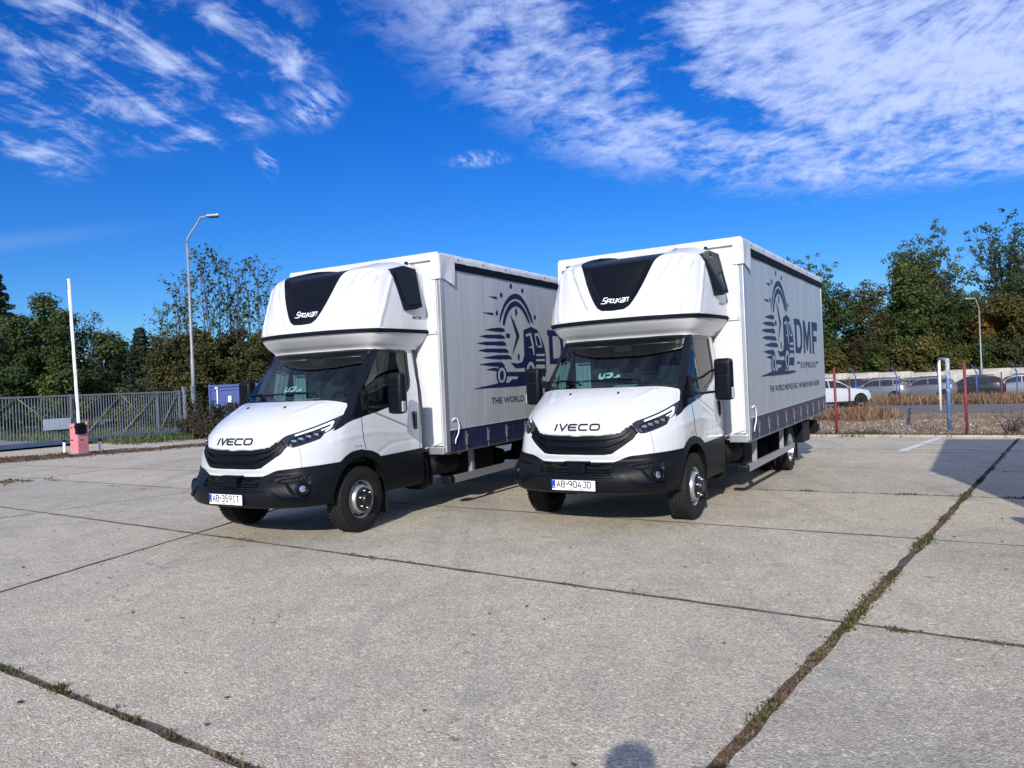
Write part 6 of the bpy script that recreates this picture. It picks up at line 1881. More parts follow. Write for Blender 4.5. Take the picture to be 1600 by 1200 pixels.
# clipped, partly dead hedge by the gate
g = np.random.default_rng(15); cs = []; rd = []
for k in range(90):
    t = g.random(); x = -13.0 + 5.6 * t + g.normal(0, .15); y = 30.2 - 3.0 * t + g.normal(0, .35); z = g.uniform(0.1, 1.25 - 0.1 * t); cs.append((x, y, z)); rd.append((0.32, 0.32, 0.26))
V, F = leaves_np(np.array(cs), np.array(rd), 120, 0.075, g)
hedge = empty('hedge', (0, 0, 0)); hedge.location = (-10.5, 28.8, 0)
me = np_mesh('foliage', V - np.array((-10.5, 28.8, 0)), F); link('foliage', me, hedge, M['leaf_brown'])
tb = []
for k in range(150):
    t = g.random(); p = np.array((-13.0 + 5.6 * t + 10.5, 30.1 - 3.0 * t - 28.8 + g.normal(0, .25), 0.0)); q = p + np.array((g.normal(0, .35), g.normal(0, .3), g.uniform(0.7, 1.55))); m_ = (p + q) / 2 + g.normal(0, .1, 3); tb.append(([p, m_, q], [0.012, 0.009, 0.004]))
link('twig', tubes_mesh('twig', tb, M['bark'], 4), hedge); tag(hedge, 'half-dead brownish hedge at the end of the gate, in front of the blue container', 'hedge')
# bare shrub by the kerb at the right edge
tb = []
for k in range(60):
    p = np.array((g.normal(0, .06), g.normal(0, .06), 0.0)); q = p + np.array((g.normal(0, .28), g.normal(0, .25), g.uniform(0.2, 0.62))); m_ = (p + q) / 2 + g.normal(0, .04, 3); tb.append(([p, m_, q], [0.006, 0.004, 0.002]))
for i, (x, y) in enumerate(((11.15, 17.2), (11.7, 17.0))):
    e = empty('dry_shrub', (x, y, 0), i * 1.3); link('twig', tubes_mesh('twig', tb, M['bark_dark'], 4) if i == 0 else bpy.data.meshes['twig.001'] if 'twig.001' in bpy.data.meshes else tubes_mesh('twig', tb, M['bark_dark'], 4), e)
    tag(e, ('leafless dry shrub behind the kerb at the right edge', 'leafless dry shrub furthest right, cut by the picture edge')[i], 'shrub', 'dry shrubs behind the kerb')

# ================================================================ gate, barrier, lamps, fences
M['gate_steel'] = simple('painted_gate_steel', (0.22, 0.25, 0.285), 0.5, 0.3, 0.5, 0.12, 6)
M['gate_rail'] = simple('gate_rail_blue_grey', (0.13, 0.19, 0.27), 0.5, 0.2, 0.5, 0.15, 4)
M['pink'] = simple('faded_red_paint', (0.64, 0.22, 0.24), 0.55, 0, 0.4, 0.12, 5)
M['white_paint_metal'] = simple('white_painted_metal', (0.76, 0.76, 0.74), 0.45, 0, 0.5, 0.1, 7)
M['blue_paint'] = simple('blue_painted_steel', (0.035, 0.085, 0.30), 0.55, 0, 0.4, 0.2, 8)
M['blue_worn'] = simple('worn_blue_paint', (0.085, 0.19, 0.37), 0.6, 0, 0.4, 0.65, 10)
def chip_mat(name, c, c2):
    m, b, bs = mat(name); tc = b.n('ShaderNodeTexCoord').outputs['Object']
    sp = b.n('ShaderNodeSeparateXYZ'); b.link(tc, sp.inputs[0])
    f = b.math('ADD', b.noise(tc, 16.0, 6, 0.7), b.mapr(sp.outputs[2], 1.0, 1.7, 0, 0.16))
    b.link(b.mix(b.mapr(f, 0.56, 0.62), c, c2), bs.inputs['Base Color']); bs.inputs['Roughness'].default_value = 0.6; return m
M['blue_worn'] = chip_mat('worn_blue_paint_chips', (0.07, 0.17, 0.36), (0.42, 0.44, 0.46))
M['red_post'] = simple('red_post_paint', (0.20, 0.032, 0.042), 0.6, 0, 0.4, 0.25, 9)
M['yellow'] = simple('amber_beacon', (0.45, 0.22, 0.02), 0.3)
M['sign_grey'] = simple('pale_sign', (0.50, 0.55, 0.62), 0.5, 0, 0.5, 0.05, 5)
M['pole'] = simple('galvanised_lamp_pole', (0.30, 0.31, 0.32), 0.55, 0.3, 0.5, 0.12, 3)

# sliding gate from the far left to the hedge
GA = Vector((-19.55, 25.0)); GB = Vector((-14.72, 33.90)); gd = (GB - GA).normalized(); GL = (GB - GA).length
gang = math.atan2(gd.y, gd.x)
gate = empty('sliding_gate', (GA.x, GA.y, 0), gang); tag(gate, 'long grey steel bar gate with diagonal braces behind the barrier', 'gate')
def gz_top(u): return 1.88 - 0.010 * u
mb = MB(); mb.box((GL / 2, 0, 0.10), (GL, 0.08, 0.18), bevel=0.01); mb.build('bottom_rail', M['gate_rail'], gate)
mb = MB(); mb.box((GL / 2, 0, 1.86), (GL, 0.05, 0.06)); mb.build('top_rail', M['gate_steel'], gate)
bar = MB(); bar.box((0, 0, 1.01), (0.022, 0.022, 1.66)); bar = bar.mesh('bar'); bar.materials.append(M['gate_steel'])
n = int(GL / 0.112)
for k in range(n): o = link('bar', bar, gate); o.location = (0.06 + k * GL / n, 0, 0)
for u0, u1, up_ in ((0.4, 1.9, 0), (1.0, 3.16, 1), (3.28, 5.1, 0), (5.7, 7.3, 1), (7.35, 9.0, 0), (7.33, 9.0, 1), (9.1, 10.0, 1)):
    z0, z1 = (0.25, 1.80) if up_ else (1.80, 0.25)
    mb = MB(); mb.tube([(u0, -0.02 - 0.01 * up_, z0), (u1, -0.02 - 0.01 * up_, z1)], 0.014, 5); mb.build('brace', M['gate_steel'], gate)
for u in (0.0, 5.24, 5.50, 9.03, GL):
    mb = MB(); mb.box((u, 0.01, 0.98), (0.07, 0.085, 1.86)); mb.build('gate_post', M['gate_steel'], gate)
mb = MB()
for k in range(5): mb.box((4.12 + 0.115 + 0.21 * k, -0.055, 0.80), (0.202, 0.012, 0.42))
mb.build('sign_board', M['sign_grey'], gate)
for i, u in enumerate((GL + 0.25, GL + 0.72)):
    e = empty('gate_pillar', (GA.x + gd.x * u, GA.y + gd.y * u, 0), gang); mb = MB(); mb.box((0, 0, 1.02), (0.12, 0.12, 2.04), bevel=0.008); mb.box((0, 0, 2.06), (0.16, 0.16, 0.03)); mb.build('post', M['gate_steel'], e)
    mb = MB(); mb.box((0.0, -0.08, 1.1), (0.05, 0.05, 1.2)); mb.build('guide', M['gate_steel'], e)
    tag(e, ('pale steel guide pillar at the right end of the gate', 'second pale steel pillar right of the gate, next to the hedge')[i], 'gate post', 'guide pillars at the end of the gate')

# barrier
B0 = (-13.32, 23.5); bar_e = empty('parking_barrier', (B0[0], B0[1], 0), R(-28)); tag(bar_e, 'faded red barrier cabinet with its white arm raised upright', 'barrier')
mb = MB(); mb.box((0, 0, 0.03), (0.44, 0.40, 0.06)); mb.build('base_plate', M['galv'], bar_e)
mb = MB(); mb.box((0, 0, 0.49), (0.38, 0.34, 0.90), bevel=0.012); cb = mb.build('cabinet', M['pink'], bar_e)
mb = MB(); mb.box((0, 0, 0.945), (0.40, 0.36, 0.02), bevel=0.006); mb.build('cabinet_lid', M['pink'], cb)
for z in (0.83, 0.45):
    mb = MB(); mb.box((-0.09, -0.172, z), (0.10, 0.01, 0.035)); mb.build('lock_plate', M['chassis'], cb)
    mb = MB(); mb.box((0.192, -0.05, z), (0.01, 0.06, 0.035)); mb.build('lock_plate', M['chassis'], cb)
mb = MB(); mb.box((0.17, -0.05, 0.80), (0.13, 0.30, 0.34), bevel=0.02); mb.lathe([(0.0, -0.04), (0.05, -0.03), (0.05, 0.05), (0.0, 0.06)], 'Y', (0.17, -0.2, 0.86), 12); mb.build('arm_bracket', M['dark_rail'], bar_e)
mb = MB(); mb.lathe([(0.045, 0), (0.05, 0.06), (0.0, 0.09)], 'Z', (-0.12, 0.08, 0.955), 10); mb.build('stub', M['chassis'], bar_e)
mb = MB(); mb.lathe([(0.04, -0.02), (0.055, 0.02), (0.04, 0.07), (0.0, 0.085)], 'Z', (0.28, 0.08, 0.93), 12); mb.build('beacon', M['yellow'], bar_e)
tp_ = Vector((-0.28, 0.06, 5.42)); b0_ = Vector((0.16, -0.10, 0.90)); mb = MB()
L = (tp_ - b0_).length; mb.box((0, 0, L / 2), (0.085, 0.05, L), bevel=0.012)
me = mb.mesh('arm'); me.transform(Matrix.Translation(b0_) @ (tp_ - b0_).to_track_quat('Z', 'Y').to_matrix().to_4x4()); arm = link('arm', me, bar_e, M['white_paint_metal'])
mb = MB(); rot = (tp_ - b0_).to_track_quat('Z', 'Y').to_matrix().to_4x4()
for k in range(5): mb.box((0.046, 0, 0.55 + k * 0.95), (0.012, 0.03, 0.28))
me = mb.mesh('arm_hinge'); me.transform(Matrix.Translation(b0_) @ rot); link('arm_edge', me, arm, M['dark_rail'])
# two little white bollards
for i, (x, y, lab) in enumerate(((-14.32, 24.41, 'short white bollard with black cap left of the barrier cabinet'), (-13.01, 23.79 + 0.3, 'short white bollard with black cap right of the barrier cabinet'))):
    e = empty('bollard', (x, y, 0)); mb = MB(); mb.lathe([(0.042, 0.0), (0.042, 0.36), (0.0, 0.36)], 'Z', seg=14); mb.build('post', M['white_paint_metal'], e)
    mb = MB(); mb.lathe([(0.052, 0.35), (0.052, 0.39), (0.035, 0.415), (0.0, 0.42)], 'Z', seg=14); mb.build('cap', M['chassis'], e)
    mb = MB(); mb.lathe([(0.09, -0.01), (0.09, 0.012), (0.04, 0.02)], 'Z', seg=14); mb.build('foot', M['chassis'], e)
    tag(e, lab, 'bollard', 'white bollards beside the barrier')


# street lamps
def lamp(x, y, h, reach, az, label, r=0.07, head=0.62):
    e = empty('street_lamp', (x, y, gz(x, y)), az); tag(e, label, 'street lamp', 'street lamps')
    mb = MB(); mb.tube([(0, 0, 0), (0, 0, h * 0.33), (0, 0, h * 0.34), (0, 0, h * 0.88)], [r * 1.35, r * 1.3, r * 0.95, r * 0.72], 12); mb.build('pole', M['pole'], e)
    mb = MB(); hb = h * 0.88
    mb.tube([(0, 0, hb - 0.02), (0.02 * reach, 0, hb + 0.02 * h), (0.15 * reach, 0, hb + 0.042 * h), (0.5 * reach, 0, hb + 0.085 * h), (0.7 * reach, 0, h - 0.02), (reach, 0, h)], r * 0.62, 8); mb.build('arm', M['pole'], e)
    mb = MB(); mb.box((reach + head / 2, 0, h + 0.02), (head, head * 0.38, head * 0.17), bevel=head * 0.07); hd = mb.build('lamp_head', M['alu'], e)
    mb = MB(); mb.box((reach + head * 0.55, 0, h - head * 0.085), (head * 0.72, head * 0.30, head * 0.08), bevel=head * 0.03); mb.build('lamp_glass', M['lamp_dark'], hd)
    return e
pb = at(304, 640, 38.3); lamp(pb.x, 38.3, 10.55, 1.1, R(-8), 'tall grey street lamp with curved arm between gate and left truck', 0.075, 0.66)
p = at(1534, 585, 62); lamp(p.x, 62, 7.9, 0.35, R(180), 'street lamp with short arm before the trees at the right', 0.06, 0.75)
p = at(1293, 585, 74); lamp(p.x, 74, 3.6, 0.15, R(0), 'small distant lamp post just right of the truck box', 0.07, 0.42)

# blue container behind the hedge
p0 = at(326, 632, 36.5); e = empty('shipping_container', (p0.x + 0.05, 36.5, 0), R(-4)); tag(e, 'blue steel container behind the hedge and the left truck mirror', 'container')
M['container_blue'] = simple('container_blue', (0.035, 0.075, 0.26), 0.5, 0, 0.5, 0.12, 3)
mb = MB(); mb.box((2.4, 0.9, 1.05), (4.8, 1.8, 2.1), bevel=0.02); cw = mb.build('body', M['container_blue'], e)
mb = MB(); 
for x in (0.04, 4.76): mb.box((x, -0.02, 1.07), (0.09, 0.06, 2.14))
mb.box((2.4, -0.03, 2.06), (4.8, 0.07, 0.10)); mb.box((2.4, -0.03, 1.86), (4.7, 0.03, 0.03)); mb.build('frame', M['container_blue'], e)
mb = MB(); mb.box((0.42, -0.05, 1.45), (0.06, 0.03, 0.9)); mb.box((0.38, -0.05, 1.98), (0.13, 0.03, 0.09)); mb.build('lock_rod', M['white_paint_metal'], e)
mb = MB(); mb.box((1.02, -0.05, 1.42), (0.16, 0.02, 0.30)); mb.build('notice', M['plain_white'], e)
for k in range(12): pass

# near chain link fence with red posts
F0, F1 = Vector((4.9, 20.5)), Vector((15.4, 13.55)); fd = (F1 - F0).normalized()
fence = empty('chain_link_fence', (F0.x, F0.y, 0), math.atan2(fd.y, fd.x)); tag(fence, 'chain link fence on red steel posts along the kerb', 'fence')
# measured posts
for (x, y, h, lean) in ((7.78, 18.5, 1.64, 0.02), (10.08, 17.07, 1.66, 0.03), (5.4, 20.1, 1.62, 0.0), (12.5, 15.45, 1.6, 0.0), (14.9, 13.9, 1.6, 0.0)):
    v = Vector((x, y)) - F0; lx = v.dot(fd); ly = v.dot(Vector((-fd.y, fd.x))); mb = MB()
    mb.tube([(lx, ly, -0.05), (lx - lean * h * 0.2, ly, h)], 0.031, 8); mb.build('fence_post', M['red_post'], fence)
FL = (F1 - F0).length; V = []; F = []
def wire(p, q, r_=0.0016):
    p, q = np.array(p), np.array(q); d = q - p; d /= np.linalg.norm(d); u = np.cross(d, (0, 1, 0)); u /= np.linalg.norm(u); w_ = np.array((0, 1, 0)); b0 = len(V)
    for c in (p, q):
        for k in range(3): a = 2.094 * k; V.append(c + (u * math.cos(a) + w_ * math.sin(a)) * r_)
    for k in range(3): F.append((b0 + k, b0 + (k + 1) % 3, b0 + 3 + (k + 1) % 3, b0 + 3 + k))
hgt = 1.42; step = 0.075; x = -hgt
ly0 = Vector((8.9, 17.8)) - F0; lyo = ly0.dot(Vector((-fd.y, fd.x)))
while x < FL:
    for sgn in (1, -1):
        a, b_ = (x, x + hgt) if sgn > 0 else (x + hgt, x)
        p, q = np.array((a, lyo + 0.03, 0.06)), np.array((b_, lyo + 0.03, 0.06 + hgt))
        wire(p, q)
    x += step
for z in (0.1, 0.8, 1.48): wire((0, lyo + 0.034, z), (FL, lyo + 0.034, z), 0.0022)
me = np_mesh('wire_mesh', V, F, True); M['wire'] = simple('rusty_wire', (0.16, 0.13, 0.11), 0.6, 0.4); link('wire_mesh', me, fence, M['wire'])

# blue post, white post and their cross bar
e = empty('pipe_frame', (10.63, 18.73, 0)); tag(e, 'tall pipe frame with worn blue near post and thin white far post', 'frame')
w1 = at(1469, 620, 33.0); w0 = at(1467, 560, 33.0); tb_ = at(1480, 561, 18.73)
rel = lambda v: (v.x - 10.63, v.y - 18.73, v.z)
mb = MB(); mb.tube([(0, 0, -0.03), (tb_.x - 10.63, 0, tb_.z + 0.01)], 0.046, 12); mb.build('blue_post', M['blue_worn'], e)
mb = MB(); mb.tube([(w1.x - 10.63, w1.y - 18.73, gz(w1.x, w1.y)), rel(w0)], 0.055, 10); mb.build('white_post', M['white_paint_metal'], e)
mb = MB(); mb.tube([(tb_.x - 10.63, 0, tb_.z - 0.03), rel(w0)], 0.05, 10); mb.build('crossbar', M['pole'], e)

# far fence: slim red posts, and blue posts with slanted tips before the cars
def sp_(px, py, D): q = at(px, py, D); return q.x
far_f = []
for i, (px, D, h) in enumerate(((1328, 42, 1.65), (1406, 43, 1.62), (1485, 42, 1.62), (1566, 41, 1.65), (1640, 40, 1.6))):
    x = sp_(px, 620, D); e = tag(empty('slim_red_post', (x, D, gz(x, D))), ('slim red post in front of the white car', 'slim red post between the two grey cars', 'slim red post beside the blue frame post', 'slim red post before the rightmost grey car', 'slim red post past the right edge')[i], 'post', 'slim red posts before the car lot')
    mb = MB(); mb.tube([(0, 0, -0.1), (0, 0, h)], 0.034, 8); mb.build('shaft', M['red_post'], e); mb = MB(); mb.lathe([(0.045, h), (0.03, h + 0.02), (0, h + 0.022)], 'Z', seg=8); mb.build('cap', M['red_post'], e)
for i, (px, D) in enumerate(((1338, 47), (1402, 47), (1467, 47), (1527, 46), (1590, 46))):
    x = sp_(px, 620, D); e = tag(empty('blue_fence_post', (x, D, gz(x, D))), ('blue post with slanted tip and braces left of the first grey car', 'blue post with slanted tip between the grey cars', 'blue post with slanted tip beside the white post', 'blue post with slanted tip before the black car', 'blue post with slanted tip before the rightmost car')[i], 'post', 'blue posts with slanted tips before the cars')
    mb = MB(); mb.tube([(0, 0, -0.1), (0, 0, 1.75)], 0.038, 8); mb.build('shaft', M['blue_paint'], e)
    mb = MB(); mb.tube([(0, 0, 1.74), (-0.28, 0, 2.25)], 0.028, 6); mb.build('slanted_tip', M['blue_paint'], e)
    if i == 0:
        mb = MB(); mb.tube([(0, 0, 1.2), (1.0, 0, 0.05)], 0.03, 6); mb.tube([(0, 0, 1.2), (-1.1, 0, 0.05)], 0.03, 6); mb.build('brace', M['blue_paint'], e)

# concrete panel wall behind the cars
M['wall'] = simple('old_concrete_panel', (0.42, 0.40, 0.36), 0.9, 0, 0.3, 0.35, 1.3, 0.4, 12)
wall = empty('concrete_wall', (0, 0, 0)); tag(wall, 'weathered pale concrete panel wall behind the parked cars', 'wall')
W0, W1 = Vector((14.0, 68.0)), Vector((62.0, 57.0)); wd = (W1 - W0).normalized(); wl = (W1 - W0).length; npan = int(wl / 2.4); wa = math.atan2(wd.y, wd.x)
mb = MB(); mb.box((0, 0, 1.05), (2.30, 0.10, 2.1), bevel=0.01); mb.box((0, -0.055, 1.5), (2.1, 0.02, 0.5)); mb.box((0, -0.055, 0.6), (2.1, 0.02, 0.7)); pme = mb.mesh('wall_panel'); pme.materials.append(M['wall'])
mb = MB(); mb.box((0, 0, 1.1), (0.16, 0.2, 2.2), bevel=0.01); qme = mb.mesh('wall_post'); qme.materials.append(M['wall'])
for k in range(npan):
    p = W0 + wd * (k + 0.5) * wl / npan; o = link('wall_panel', pme, wall); o.location = (p.x, p.y, gz(p.x, p.y) + (-0.12 if k % 5 == 3 else 0.0) + 0.12); o.rotation_euler = (0, 0, wa)
    q = W0 + wd * k * wl / npan; o = link('wall_post', qme, wall); o.location = (q.x, q.y, gz(q.x, q.y)); o.rotation_euler = (0, 0, wa)


# ================================================================ parked cars
def car_paint(name, c, r_=0.25, metal=0.4): return simple(name, c, r_, metal, 0.5, 0.0, coat=0.8)
CP = {'white': car_paint('car_white', (0.55, 0.57, 0.60), 0.3, 0.0), 'grey': car_paint('car_grey', (0.17, 0.19, 0.215)), 'mid': car_paint('car_mid_grey', (0.14, 0.155, 0.18)), 'black': car_paint('car_black', (0.012, 0.013, 0.018), 0.2, 0.2), 'silver': car_paint('car_silver', (0.22, 0.245, 0.28)), 'blue': car_paint('car_dark_blue', (0.012, 0.03, 0.10), 0.25, 0.3)}
M['tail_red'] = simple('tail_lamp_red', (0.35, 0.01, 0.015), 0.2)
M['car_glass'] = simple('car_glass', (0.012, 0.015, 0.02), 0.06, 0, 0.8)


def suv_meshes():
    # stations along x (front +): x, half width low, z bottom, z belt, half width belt
    st = [(2.22, 0.55, 0.42, 0.72, 0.50), (2.15, 0.78, 0.30, 0.82, 0.70), (1.95, 0.88, 0.24, 0.92, 0.82), (1.45, 0.93, 0.24, 1.00, 0.86), (0.95, 0.94, 0.24, 1.05, 0.88), (0.3, 0.93, 0.24, 1.06, 0.88), (-0.5, 0.93, 0.24, 1.09, 0.88), (-1.2, 0.94, 0.25, 1.13, 0.87), (-1.75, 0.93, 0.28, 1.15, 0.83), (-2.10, 0.86, 0.34, 1.12, 0.76), (-2.24, 0.72, 0.45, 1.00, 0.68)]
    V = []; F = []; m = 14
    for x, wl_, zb, zt, wb in st:
        prof = [(0, zb), (wl_ * 0.8, zb), (wl_ * 0.97, zb + 0.10), (wl_, zb + 0.3 * (zt - zb)), (wl_ * 0.985, zb + 0.62 * (zt - zb)), (wb + 0.03, zt - 0.05), (wb * 0.93, zt + 0.0), (0, zt + 0.04)]
        ring = [(y, z) for y, z in prof] + [(-y, z) for y, z in prof[-2:0:-1]]
        for y, z in ring: V.append((x, y, z))
        m = len(ring)
    for i in range(len(st) - 1):
        for k in range(m): a = i * m + k; c = i * m + (k + 1) % m; F.append((a, c, c + m, a + m))
    bm = bmesh.new(); vs = [bm.verts.new(v) for v in V]
    for f in F: bm.faces.new([vs[q] for q in f])
    bm.faces.new(vs[:m]); bm.faces.new(vs[-m:][::-1])
    # greenhouse
    gs = [(0.98, 0.80, 1.02, 1.05, 0.76), (0.20, 0.84, 1.04, 1.50, 0.66), (-0.15, 0.84, 1.04, 1.60, 0.64), (-0.9, 0.84, 1.06, 1.62, 0.63), (-1.6, 0.81, 1.08, 1.55, 0.60), (-1.95, 0.78, 1.08, 1.38, 0.60), (-2.12, 0.72, 1.05, 1.12, 0.66)]
    rows = []
    for x, w0, z0, z1, w1 in gs:
        rows.append([bm.verts.new((x, y, z)) for y, z in ((w0, z0), (w1 + (w0 - w1) * 0.10, z1 - 0.03 if z1 > z0 + .1 else z1), (w1 * 0.8, z1 + 0.012), (0, z1 + 0.02), (-w1 * 0.8, z1 + 0.012), (-(w1 + (w0 - w1) * 0.10), z1 - 0.03 if z1 > z0 + .1 else z1), (-w0, z0))])
    for a, b_ in zip(rows, rows[1:]):
        for k in range(6): bm.faces.new((a[k], a[k + 1], b_[k + 1], b_[k]))
    bmesh.ops.recalc_face_normals(bm, faces=bm.faces[:])
    for f in bm.faces: f.smooth = True
    me = bpy.data.meshes.new('body'); bm.to_mesh(me); bm.free(); me.set_sharp_from_angle(angle=R(38))
    body = me
    def gp(x, f, s, off=0.008):
        import bisect
        for a, b_ in zip(gs, gs[1:]):
            if a[0] >= x >= b_[0]:
                t = (a[0] - x) / (a[0] - b_[0]); w0, z0, z1, w1 = [a[i] + (b_[i] - a[i]) * t for i in (1, 2, 3, 4)]
                w1e = w1 + (w0 - w1) * 0.10; return (x, s * (w0 + (w1e - w0) * f + off), z0 + (z1 - 0.03 - z0) * f)
    glass = MB()
    for s in (1, -1):
        for xs in ((0.72, 0.30, -0.10, -0.42), (-0.48, -0.9, -1.25), (-1.31, -1.55, -1.80)):
            for a, b_ in zip(xs, xs[1:]):
                f1a, f1b = (0.86, 0.86)
                lo = 0.10 if a > -1.3 else 0.30; lo2 = 0.10 if b_ > -1.3 else (0.30 if b_ > -1.7 else 0.62)
                glass.poly([gp(a, lo, s), gp(b_, lo2, s), gp(b_, f1b, s), gp(a, f1a, s)])
    for a, b_ in ((gs[0], gs[1]), (gs[-2], gs[-1])):
        x0, x1 = a[0], b_[0]; ta, tb2 = 0.14, 0.9
        p = lambda t, s: (x0 + (x1 - x0) * t + (0.012 if a is gs[0] else -0.012), s * (a[4] + (b_[4] - a[4]) * t) * 0.88, a[3] + (b_[3] - a[3]) * t + 0.022)
        glass.poly([p(ta, 1), p(ta, -1), p(tb2, -1), p(tb2, 1)])
    glass.poly([(-1.66, .52, 1.565), (-1.66, -.52, 1.565), (-1.97, -.50, 1.40), (-1.97, .50, 1.40)])
    gm = glass.mesh('window'); gm.materials.append(M['car_glass'])
    cl = MB()
    for s in (1, -1):
        for xc in (1.38, -1.36):
            n = 12; pts = [(xc + 0.43 * math.cos(math.pi * k / n), s * 0.942, 0.34 + 0.43 * math.sin(math.pi * k / n)) for k in range(n + 1)] + [(xc - .43, s * .942, .24), (xc + .43, s * .942, .24)]
            cl.poly(pts)
        cl.box((0, s * 0.925, 0.28), (2.0, 0.05, 0.10))
    cl.box((-2.18, 0, 0.42), (0.14, 1.45, 0.22), bevel=0.03); cl.box((2.14, 0, 0.40), (0.12, 1.3, 0.2), bevel=0.03)
    for s in (1, -1): cl.box((-0.75, s * 0.56, 1.655), (1.7, 0.03, 0.03), bevel=0.006)
    cm_ = cl.mesh('cladding'); cm_.materials.append(M['plastic'])
    wt = MB(); wt.lathe([(0.20, -0.10), (0.30, -0.11), (0.335, -0.07), (0.335, 0.07), (0.30, 0.11), (0.20, 0.10)], 'Y', seg=22); wt = wt.mesh('tyre'); wt.materials.append(M['rubber'])
    wr = MB(); wr.lathe([(0.205, 0.10), (0.195, 0.07), (0.06, 0.06), (0.0, 0.07)], 'Y', seg=22)
    wr = wr.mesh('rim', sharp=40); wr.materials.append(M['rim'])
    sp5 = MB()
    for k in range(5): a = 2 * math.pi * k / 5 + .3; sp5.box((0.125 * math.cos(a), 0.078, 0.125 * math.sin(a)), (0.05, 0.012, 0.13), rot=(0, -a, 0))
    sp5 = sp5.mesh('rim_gap'); sp5.materials.append(M['chassis'])
    tl = MB()
    for s in (1, -1): tl.box((-2.13, s * 0.66, 1.00), (0.14, 0.30, 0.11), bevel=0.02)
    tl = tl.mesh('tail_light'); tl.materials.append(M['tail_red'])
    hl2 = MB()
    for s in (1, -1): hl2.box((2.06, s * 0.66, 0.80), (0.20, 0.28, 0.10), rot=(0, 0, s * -0.4), bevel=0.02)
    hl2 = hl2.mesh('headlight'); hl2.materials.append(M['chrome'])
    mi = MB()
    for s in (1, -1): mi.box((0.62, s * 1.0, 1.10), (0.14, 0.16, 0.12), bevel=0.03)
    mi = mi.mesh('mirror')
    return body, gm, cm_, wt, wr, sp5, tl, hl2, mi


body, gm, cm_, wt, wr, sp5, tl, hl2, mi = suv_meshes()
body.materials.append(CP['grey']); mi.materials.append(CP['grey'])
def car(x, y, rz, col, label, sc=1.0):
    e = empty('parked_car', (x, y, gz(x, y)), rz); e.scale = (sc, sc, sc); tag(e, label, 'car', 'cars parked in the lot behind the fence')
    for nm, me in (('body', body), ('mirror', mi)):
        o = link(nm, me, e); o.material_slots[0].link = 'OBJECT'; o.material_slots[0].material = CP[col]
    link('window', gm, e); link('cladding', cm_, e); link('tail_light', tl, e); link('headlight', hl2, e)
    for xx in (1.38, -1.36):
        for s in (1, -1):
            w = empty('wheel'); w.parent = e; w.location = (xx, s * 0.85, 0.335); w.rotation_euler = (0, 0, 0 if s > 0 else math.pi); link('tyre', wt, w); link('rim', wr, w); link('rim_gap', sp5, w)
    return e
def cpx(px, D): return at(px, 600, D).x
car(cpx(1293, 43), 43, R(12), 'white', 'white SUV parked nearest, half hidden behind the right truck')
car(cpx(1365, 54), 54, R(150), 'grey', 'grey SUV right of the white car, blue post before its front')
car(cpx(1439, 54.5), 54.5, R(150), 'mid', 'grey SUV with black roof left of the white post')
car(cpx(1513, 55), 55, R(150), 'black', 'black SUV behind the second large red fence post')
car(cpx(1583, 54), 54, R(152), 'silver', 'light grey SUV nearest the right edge')
car(cpx(1640, 55), 55, R(150), 'black', 'dark SUV just past the right edge of the picture')
car(cpx(1356, 61), 61, R(150), 'blue', 'dark blue car in the back row above the first grey SUV')
car(cpx(1322, 58), 58, R(150), 'black', 'black car in the back row between white SUV and first grey SUV')
car(cpx(1296, 62), 62, R(150), 'blue', 'dark blue car in the back row above the white SUV')
car(cpx(1412, 62), 62, R(150), 'mid', 'grey car in the back row between the two grey SUVs')

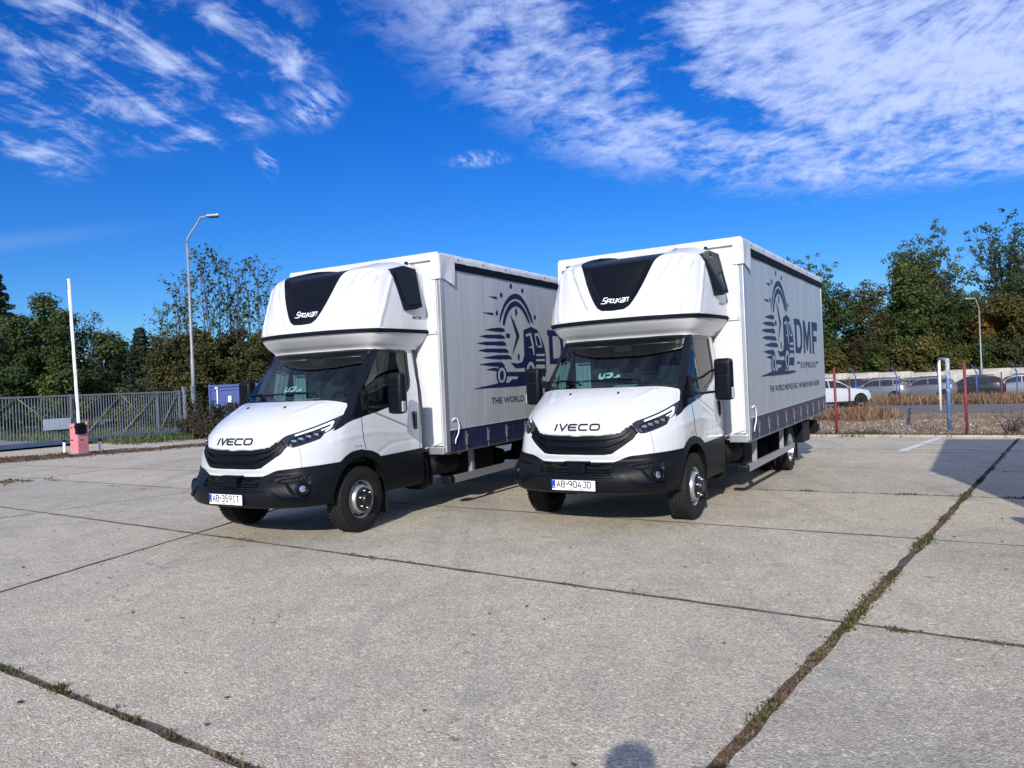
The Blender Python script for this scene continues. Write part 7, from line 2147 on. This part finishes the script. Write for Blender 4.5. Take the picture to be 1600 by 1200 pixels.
# ================================================================ the photographer, seen only as a shadow
def person():
    J = {'pel': (0, 0, 0.98, .16), 'sp': (0, 0.01, 1.20, .155), 'ch': (0, 0.0, 1.42, .17), 'nk': (0, 0.02, 1.56, .065), 'hd0': (0, 0.03, 1.66, .10), 'hd': (0, 0.04, 1.76, .135), 'hd1': (0, 0.02, 1.83, .085)}
    for s, n in ((1, 'l'), (-1, 'r')):
        J.update({'sh' + n: (s * .20, 0, 1.48, .07), 'el' + n: (s * .27, 0.10, 1.24, .048), 'wr' + n: (s * .07, 0.32, 1.50, .032), 'ha' + n: (s * .045, 0.36, 1.57, .030),
                  'hp' + n: (s * .10, 0, .93, .10), 'kn' + n: (s * .13, 0.02, .50, .062), 'an' + n: (s * .15, -0.02, .09, .045), 'to' + n: (s * .18, 0.18, .035, .038)})
    E_ = [('pel', 'sp'), ('sp', 'ch'), ('ch', 'nk'), ('nk', 'hd0'), ('hd0', 'hd'), ('hd', 'hd1')]
    for n in 'lr': E_ += [('ch', 'sh' + n), ('sh' + n, 'el' + n), ('el' + n, 'wr' + n), ('wr' + n, 'ha' + n), ('pel', 'hp' + n), ('hp' + n, 'kn' + n), ('kn' + n, 'an' + n), ('an' + n, 'to' + n)]
    ks = list(J); me = bpy.data.meshes.new('person'); me.from_pydata([J[k][:3] for k in ks], [(ks.index(a), ks.index(b_)) for a, b_ in E_], [])
    o = bpy.data.objects.new('person', me); COL.objects.link(o); md = o.modifiers.new('skin', 'SKIN'); md.use_smooth_shade = True
    for i, k in enumerate(ks): me.skin_vertices[0].data[i].radius = (J[k][3], J[k][3])
    me.skin_vertices[0].data[ks.index('pel')].use_root = True
    ss = o.modifiers.new('sub', 'SUBSURF'); ss.levels = 2; ss.render_levels = 2
    M['cloth'] = simple('dark_clothing', (0.03, 0.035, 0.05), 0.9); me.materials.append(M['cloth'])
    o.location = (-0.38, -0.30, 0); o.rotation_euler = (0, 0, R(0))
    tag(o, 'photographer holding up a phone, seen only as a shadow at the bottom edge', 'person')
    return o
person()
mb = MB(); mb.box((0.0, -0.09, 1.61), (0.15, 0.009, 0.075), bevel=0.004); ph = mb.build('phone', M['gloss_black'], None); tag(ph, 'phone held up in both hands by the photographer', 'phone')
